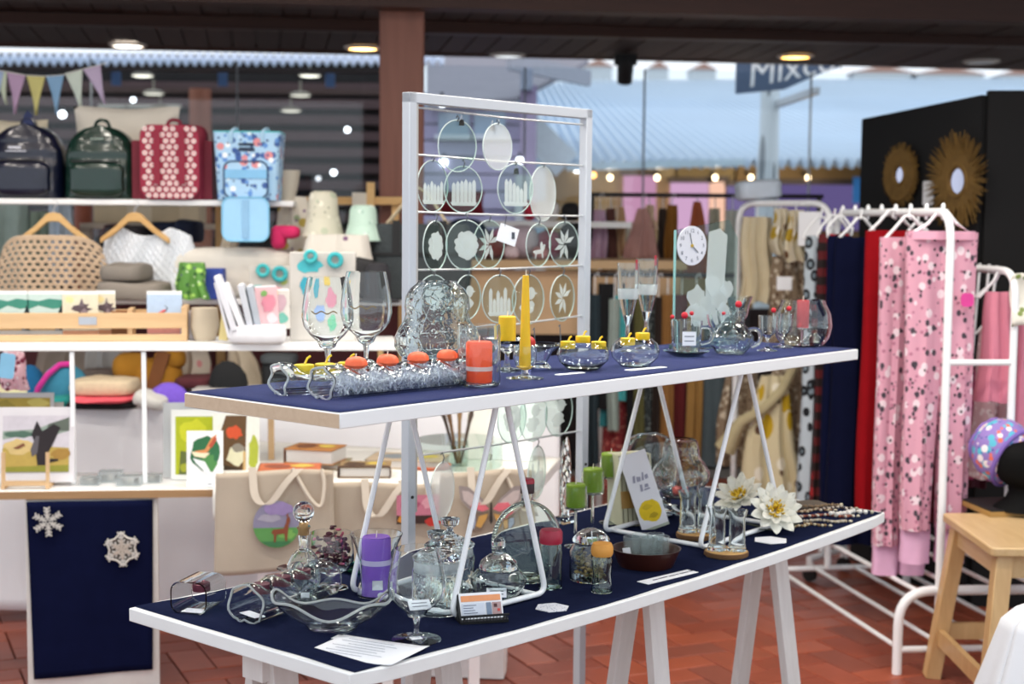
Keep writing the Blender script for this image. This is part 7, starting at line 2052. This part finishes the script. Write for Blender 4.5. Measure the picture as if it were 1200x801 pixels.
# glass bowls with yellow candles
def ybowl(px, py, w_, label, n, z_=28):
    p = sh(px, py); k = mpp(p)
    t = vessel('candle_bowl', label, 'candle holder', p, k, [(0, 0), (w_ * .55, 0), (w_ * .62, 1.5), (w_ * .95, 11), (w_, 19), (w_ * .9, 27), (w_ * .66, 33)], 2, 1.2, GL, 'bowl')
    for i in range(n):
        dx = (i - (n - 1) / 2) * 20
        tt = candle(label.split(' with')[0] + ': yellow floating candle %s' % ('at its left', 'in its middle', 'at its right')[i], p + Vector((dx * k * .9, (.012 if i == 1 else -.006), (33.6 if i == 1 else z_) * k - .006)), .017, .017, '#e9c41a')
        O('curl', B().tube([(0, 0, .016), (.005, .003, .026), (.009, .003, .028)], .0022, 6), M('#e9c41a', .5), tt)
ybowl(683, 433, 31, 'low round glass bowl with yellow candles, beside the taper', 3)
p = sh(742, 430); k = mpp(p)
ybowl(744, 429, 29, 'pinched glass bowl with yellow candles, before the flutes', 2)
# labels on the shelf
for px, py, w_, d_, lb, rz_ in ((668, 438, .085, .018, 'scalloped white label in front of the round candle bowl', TH - .12), (757, 432, .13, .022, 'folded white label strip along the shelf edge', TH - .1), (598, 470, .0, .0, '', 0)):
    if w_:
        p = sh(px, py)
        S('price_label', B().prism([(x, y) for x, y in rrect(w_, d_, .006)], 0, .0014), PAPER, lb, 'label', p, rz_)
# champagne flutes
for px, py, top, lb in ((735, 413, 308, 'etched champagne flute, left of the pair'), (757, 410, 303, 'etched champagne flute, right of the pair')):
    p = sh(px, py); k = mpp(p); h_ = py - top
    t = T('champagne_flute', lb, 'glass', p, 0)
    st = h_ - 70
    O('glass', B().lathe(shell([(0, 0), (14, 0), (14, 1), (4, 3), (2.4, 6), (2.4, st - 4), (3.4, st), (6, st + 8), (10, st + 24), (12.2, st + 44), (12.8, st + 70)], 7, .8), 30, k), GL, t)
    O('etched_band', B().lathe([(11.4, st + 28), (12.3, st + 40), (12.45, st + 40), (11.6, st + 28)], 30, k), FROST, t)
    O('ribbon', B().bar((9 * k, -.01, (st + 62) * k), (9 * k, -.012, (st + 74) * k), 2.6 * k, .001), M('#b8303c', .5), t)
# glass clock panel with frosted vase
p = sh(833, 408); k = mpp(p)
t = T('glass_clock', 'upright clear glass panel clock with white dial and frosted flower vase', 'clock', p + V * .02, TH - .3)
W_c, H_c = 92 * k, 150 * k
O('panel', B().prism([(-W_c / 2, 0), (W_c / 2, 0), (W_c / 2, H_c * .86), (W_c * .36, H_c), (-W_c / 2, H_c * .92)], -.003, .003, 'y'), pane('clock_glass', '#e2efec'), t)
O('green_edge', B().box((-W_c / 2 - .0012, 0, H_c * .46), (.0022, .008, H_c * .92)), M('#8fc4c0', .3), t)
O('base', B().box((0, 0, .006), (W_c, .04, .012)), GL, t)
dc = (-W_c * .5 + 22 * k, H_c - 30 * k)
dr_ = 21.5 * k
O('dial', B().prism(circ(dr_, dr_ * 1.06, 40, *dc), -.007, -.0035, 'y'), M('#d9dbe2', .5), t)
for i in range(12):
    a_ = PI / 2 - i * PI / 6
    words('numeral', str(i if i else 12), 6.2 * k, M('#4c5566', .7), t, (dc[0] + dr_ * .78 * cos(a_), -.0074, dc[1] + dr_ * .8 * sin(a_)), (PI / 2, 0, 0), 0, .0001)
for an, l_, w_ in ((PI / 2 - 2.3, .55, 1.5), (PI / 2 + .25, .7, 1.0)):
    O('hand', B().bar((dc[0], -.0082, dc[1]), (dc[0] + dr_ * l_ * cos(an), -.0082, dc[1] + dr_ * l_ * sin(an)), w_ * k, .0006), INK, t)
O('hub', B().prism(circ(2 * k, n=14, cx=dc[0], cyy=dc[1]), -.0095, -.0075, 'y'), M('#c9a83c', .4, .4), t)
b = B()
b.prism([(x * k, z * k) for x, z in ((-2, 62), (26, 62), (30, 132), (18, 140), (2, 136))], -.0042, -.0032, 'y')
for i, (x, z, r_) in enumerate(((-14, 60, 13), (2, 48, 14), (18, 58, 13), (-8, 36, 12), (24, 42, 11), (8, 74, 13), (30, 70, 10), (-20, 44, 9), (12, 30, 10))):
    b.prism([(q[0] * k, q[1] * k) for q in rnd_blob(x, z, r_, r_, i + 3, 12, .3)], -.0046 - .0003 * i, -.0036 - .0003 * i, 'y')
O('frosted_vase', b, pane('etched_vase', '#ffffff', .45), t)
# cup and saucer
p = sh(804, 417); k = mpp(p)
t = vessel('glass_cup', 'clear glass cup on a saucer with a red dot card', 'cup', p, k, [(0, 2.5), (13, 2.5), (15, 5), (17, 12), (19, 42)], 1, 1.3, GL, 'cup')
O('saucer', B().lathe([(0, 0), (15, 0), (27, 6), (27, 7), (14, 2), (0, 2)], 40, k), GL, t)
O('handle', B().tube(arc([(17 * k, 0, 34 * k), (30 * k, 0, 34 * k), (31 * k, 0, 18 * k), (17 * k, 0, 14 * k)], 8 * k), 2 * k, 10), GL, t)
label_card(t, 1, -19.5, 22, 16, 16, k, (0, 0, .1), 2)
def heart(par, x, y, z, r_, k, stick=14):
    O('red_heart', B().sell((x * k, y * k, z * k), (r_ * k, r_ * .6 * k, r_ * k), 1, nu=14, nv=9), M('#d02030', .4), par)
    O('stick', B().tube([(x * k, y * k, (z - stick) * k), (x * k, y * k, z * k)], .0009, 5), M('#cfd4d4', .4), par)
heart(t, -3, -4, 48, 4, k); heart(t, -17, -2, 46, 2.6, k, 10); heart(t, 6, 3, 50, 2.6, k)
# squat teapot shaped jug
p = sh(856, 414); k = mpp(p)
t = vessel('glass_jug', 'round cut glass jug with a looped handle and a red heart', 'jug', p, k, [(0, 0), (16, 0), (18, 2), (26, 12), (27, 20), (20, 30), (15, 36), (17, 50)], 2, 1.3, GLC, 'body')
O('handle', B().tube(arc([(20 * k, 0, 28 * k), (33 * k, 0, 30 * k), (36 * k, 0, 14 * k), (24 * k, 0, 8 * k)], 8 * k), 2.4 * k, 10), GL, t)
O('spout', B().tube([(-18 * k, 0, 24 * k), (-24 * k, 0, 36 * k), (-26 * k, 0, 46 * k)], [5 * k, 3.6 * k, 3 * k], 12), GL, t)
heart(t, 8, -2, 58, 4, k, 16); heart(t, -9, -2, 47, 2.4, k, 8)
# small goblets
for px, py, h_, lb in ((899, 411, 42, 'small stemmed glass with a red heart, left of the fish bowl'), (917, 407, 40, 'small stemmed glass close against the fish bowl')):
    p = sh(px, py); k = mpp(p)
    t = goblet('cordial_glass', lb, p, k, 11, 11.5, 26, h_ - 27, 12, th=.8, sw=1.4)
    heart(t, 6, -3, h_ + 6, 3, k, 10)
p = sh(880, 402); k = mpp(p)
t = goblet('martini_glass', 'flared glass behind the cut glass jug', p + V * .05, k, 14, 19, 34, 20, 15, th=.9, sw=1.5)
# fish bowl with a red candle
p = sh(940, 405); k = mpp(p)
t = vessel('fish_bowl', 'round glass fish bowl with a red candle inside, right end', 'bowl', p, k, [(0, 0), (20, 0), (24, 1.5), (31, 10), (34, 24), (32, 38), (26, 50), (25, 54)], 2, 1.2, GL, 'bowl')
t = vessel('candle_cup', 'thin glass stem inside the fish bowl under the red candle', 'candle holder', p + Vector((0, 0, 3.2 * k)), k, [(0, 0), (8, 0), (8, 1), (1.6, 2), (1.6, 15), (7, 17), (7, 18), (0, 18)], None, 1, GL, 'holder', 20)
candle('dark red pillar candle inside the fish bowl', p + Vector((0, 0, 21.6 * k)), 7.2 * k, 32 * k, '#b02a30')

# ================================================================ tower frame with hanging glass discs
VF = .715
A_, B_ = onv(480, 105, VF), onv(687, 131, VF)
fa, fb = (A_ - T0).dot(U), (B_ - T0).dot(U)
zt_ = (A_.z + B_.z) / 2
t = T('tower_frame', 'tall white metal frame strung with wires behind the stall table', 'frame', tuv(0, VF), TH)
for u in (fa, fb):
    O('post', B().box((u, 0, zt_ / 2), (.026, .026, zt_)), M('#c3c8cf', .4, .2, var=.03), t, bev=.002)
    O('foot', B().box((u, 0, .01), (.04, .4, .02)), GREYMET, t)
    O('screw', B().at((u, -.0135, .86), 0, PI / 2).lathe([(0, -.001), (.004, -.001), (.004, .002), (0, .002)], 10), BLACK, t)
O('top_bar', B().box(((fa + fb) / 2, 0, zt_ - .013), (fb - fa + .026, .026, .026)), M('#c3c8cf', .4, .2, var=.03), t, bev=.002)
O('side_strip', B().box((fa + .018, 0, zt_ / 2 + .4), (.006, .02, zt_ - .84)), M('#b3b0ac', .5), t)
for (xa, ya), (xb, yb) in (((492, 126), (683, 146)), ((490, 181), (683, 194)), ((490, 248), (682, 253)), ((490, 316), (681, 311)), ((489, 392), (680, 370)), ((487, 534), (677, 505))):
    P_, Q_ = onv(xa, ya, VF), onv(xb, yb, VF)
    zl2 = lambda P2: ((P2 - T0).dot(U), 0, P2.z)
    a_, b_ = zl2(P_), zl2(Q_)
    O('wire', B().tube([(fa + .013, 0, a_[2]), ((fa + fb) / 2, 0, (a_[2] + b_[2]) / 2 - .003), (fb - .013, 0, b_[2])], .0028, 7), M('#cfd2d4', .35, .5), t)
def hdisc(cx, cy, rx_, ry_, ytop, label, deco, seed=1, frost=0, voff=0.0):
    p = onv(cx, cy, VF + voff); k = mpp(p)
    H_ = ry_ * k; W2 = H_ * .98
    a_ = math.acos(max(.2, min(1, rx_ / ry_)))
    t = T('glass_disc', label, 'ornament', p, a_)
    O('disc', B().prism(circ(W2, H_, 40), -.0016, .0016, 'y'), FROST if frost else DISC, t)
    O('rim', B().tube([(W2 * cos(g), 0, H_ * sin(g)) for g in [2 * PI * i / 40 for i in range(40)]], .0015, 7, True), M('#d5e2de', .25, var=.02), t)
    q_ = random.Random(seed); b = B()
    pr = lambda pts, i: b.prism([(x * H_, z * H_) for x, z in pts], -.0024 - .0002 * i, -.0018 - .0002 * i, 'y')
    if deco == 'skyline':
        for i in range(6):
            x = -.62 + i * .21; h_ = q_.uniform(-.1, .35)
            pr([(x, -.6), (x + .19, -.6), (x + .19, h_), (x + .09, h_ + .14), (x, h_)], i % 3)
        pr([(-.6, -.7), (.6, -.7), (.7, -.55), (-.7, -.55)], 3)
    elif deco == 'flower':
        for i in range(9):
            g = 2 * PI * i / 9; pr(rnd_blob(.38 * cos(g), .38 * sin(g), .24, .2, seed + i, 10, .25), i % 4)
        pr(rnd_blob(0, 0, .3, .3, seed, 12, .2), 5)
    elif deco == 'horse':
        pr([(-.35, -.25), (.2, -.2), (.4, .05), (.5, .0), (.42, -.2), (.32, -.35), (.34, -.62), (.27, -.62), (.22, -.4), (-.18, -.42), (-.24, -.64), (-.3, -.64), (-.3, -.42), (-.5, -.32)], 0)
        pr(rnd_blob(.2, -.05, .1, .2, 3), 1)
    elif deco == 'leaves':
        for i in range(7):
            g = .5 + i * .75; pr([(.06 * cos(g + 1), .06 * sin(g + 1)), (.38 * cos(g + .3), .38 * sin(g + .3)), (.72 * cos(g), .72 * sin(g)), (.38 * cos(g - .3), .38 * sin(g - .3))], i % 4)
    elif deco == 'bird':
        pr(rnd_blob(.1, .25, .3, .26, seed, 14, .12), 0); pr(rnd_blob(-.1, -.3, .42, .3, seed + 1, 14, .25), 1); pr([(.3, .3), (.55, .25), (.3, .18)], 2)
    if deco: O('etching', b, pane('etched_white', '#ffffff', .45), t)
    top = onv(cx, ytop, VF + voff).z - p.z
    O('hook', B().tube([(0, 0, H_ - .004), (0, -.006, (H_ + top) / 2), (0, 0, top), (0, .004, top - .006)], .0016, 6), M('#6a6f74', .4, .5), t)
    return t
DL = ((536, 171, 22, 30, 135, 'faint clear disc hanging from the top wire, left', '', 0), (583, 172, 17, 27, 140, 'faint frosted disc hanging from the top wire, right', '', 1),
      (507, 218, 17, 30, 183, 'narrow angled disc on the second wire by the left post', 'skyline', 0), (543, 222, 22, 27, 186, 'round disc etched with a skyline on the second wire', 'skyline', 0), (604, 221, 21, 29, 189, 'round disc etched with rooftops right of the skyline disc', 'skyline', 0), (636, 227, 16, 32, 191, 'tall frosted disc on the second wire near the right post', '', 1),
      (510, 288, 13, 29, 250, 'narrow disc with a small etched flower on the third wire', 'flower', 0), (546, 287, 23, 29, 250, 'large disc with an etched bouquet on the third wire', 'flower', 0), (573, 286, 18, 28, 250, 'disc with etched leaves overlapping the bouquet disc', 'leaves', 0), (631, 287, 15, 25, 252, 'disc with an etched horse on the third wire', 'horse', 0), (661, 286, 18, 26, 252, 'disc with etched butterflies beside the horse disc', 'leaves', 0),
      (508, 348, 18, 26, 317, 'frosted topped disc on the fourth wire behind the cloche', 'flower', 0), (548, 348, 15, 26, 315, 'disc on the fourth wire just right of the cloche', 'bird', 0), (585, 350, 20, 28, 314, 'plain disc on the fourth wire behind the yellow pillar', 'skyline', 0), (619, 351, 19, 29, 313, 'plain disc on the fourth wire behind the yellow taper', 'bird', 0), (659, 349, 15, 27, 312, 'narrow disc on the fourth wire by the right post', 'leaves', 0),
      (600, 490, 17, 29, 386, 'disc with an etched wreath below the shelf, left one', 'flower', 0), (625, 488, 17, 29, 384, 'disc with an etched owl below the shelf, middle one', 'bird', 0), (655, 482, 17, 29, 380, 'disc with an etched rabbit below the shelf, right one', 'bird', 0),
      (518, 575, 13, 34, 530, 'long frosted oval hanging below the lowest wire, left', '', 1), (629, 553, 11, 31, 512, 'long clear oval hanging below the lowest wire, right', 'skyline', 0))
for i, (cx, cy, rx_, ry_, yt, lb, dc_, fr) in enumerate(DL):
    hdisc(cx, cy, rx_, ry_, yt, lb, dc_, i + 2, fr, (0, -.012, .012)[i % 3] * 1.0)
p = onv(595, 275, VF - .02); k = mpp(p)
t = T('price_card', 'white price card hanging among the glass discs', 'card', p, TH - .35)
O('card', B().at((0, 0, 0), 0, 0, .3).box((0, 0, 0), (26 * k, .0015, 21 * k)), PAPER, t)
O('text_mark', B().box((7 * k, -.0015, -1 * k), (4 * k, .0008, 8 * k)), INK, t)
O('cord', B().tube([(-4 * k, 0, 10 * k), (-2 * k, 0, 22 * k)], .0012, 5), INK, t)
for px, py, lb in ((541, 143, 'small black clip on the top wire, left'), (577, 149, 'small black hook on the top wire, right'), (605, 200, 'small black clip above the rooftops disc')):
    p = onv(px, py, VF - .006); k = mpp(p)
    t = T('binder_clip', lb, 'clip', p, TH)
    O('jaw', B().prism([(-3 * k, -4 * k), (3 * k, -4 * k), (1.5 * k, 3 * k), (-1.5 * k, 3 * k)], -.004, .004, 'y'), BLACK, t)
    O('handle', B().tube([(-2 * k, 0, 2 * k), (0, 0, 8 * k), (2 * k, 0, 2 * k)], .0008, 5), GREYMET, t)
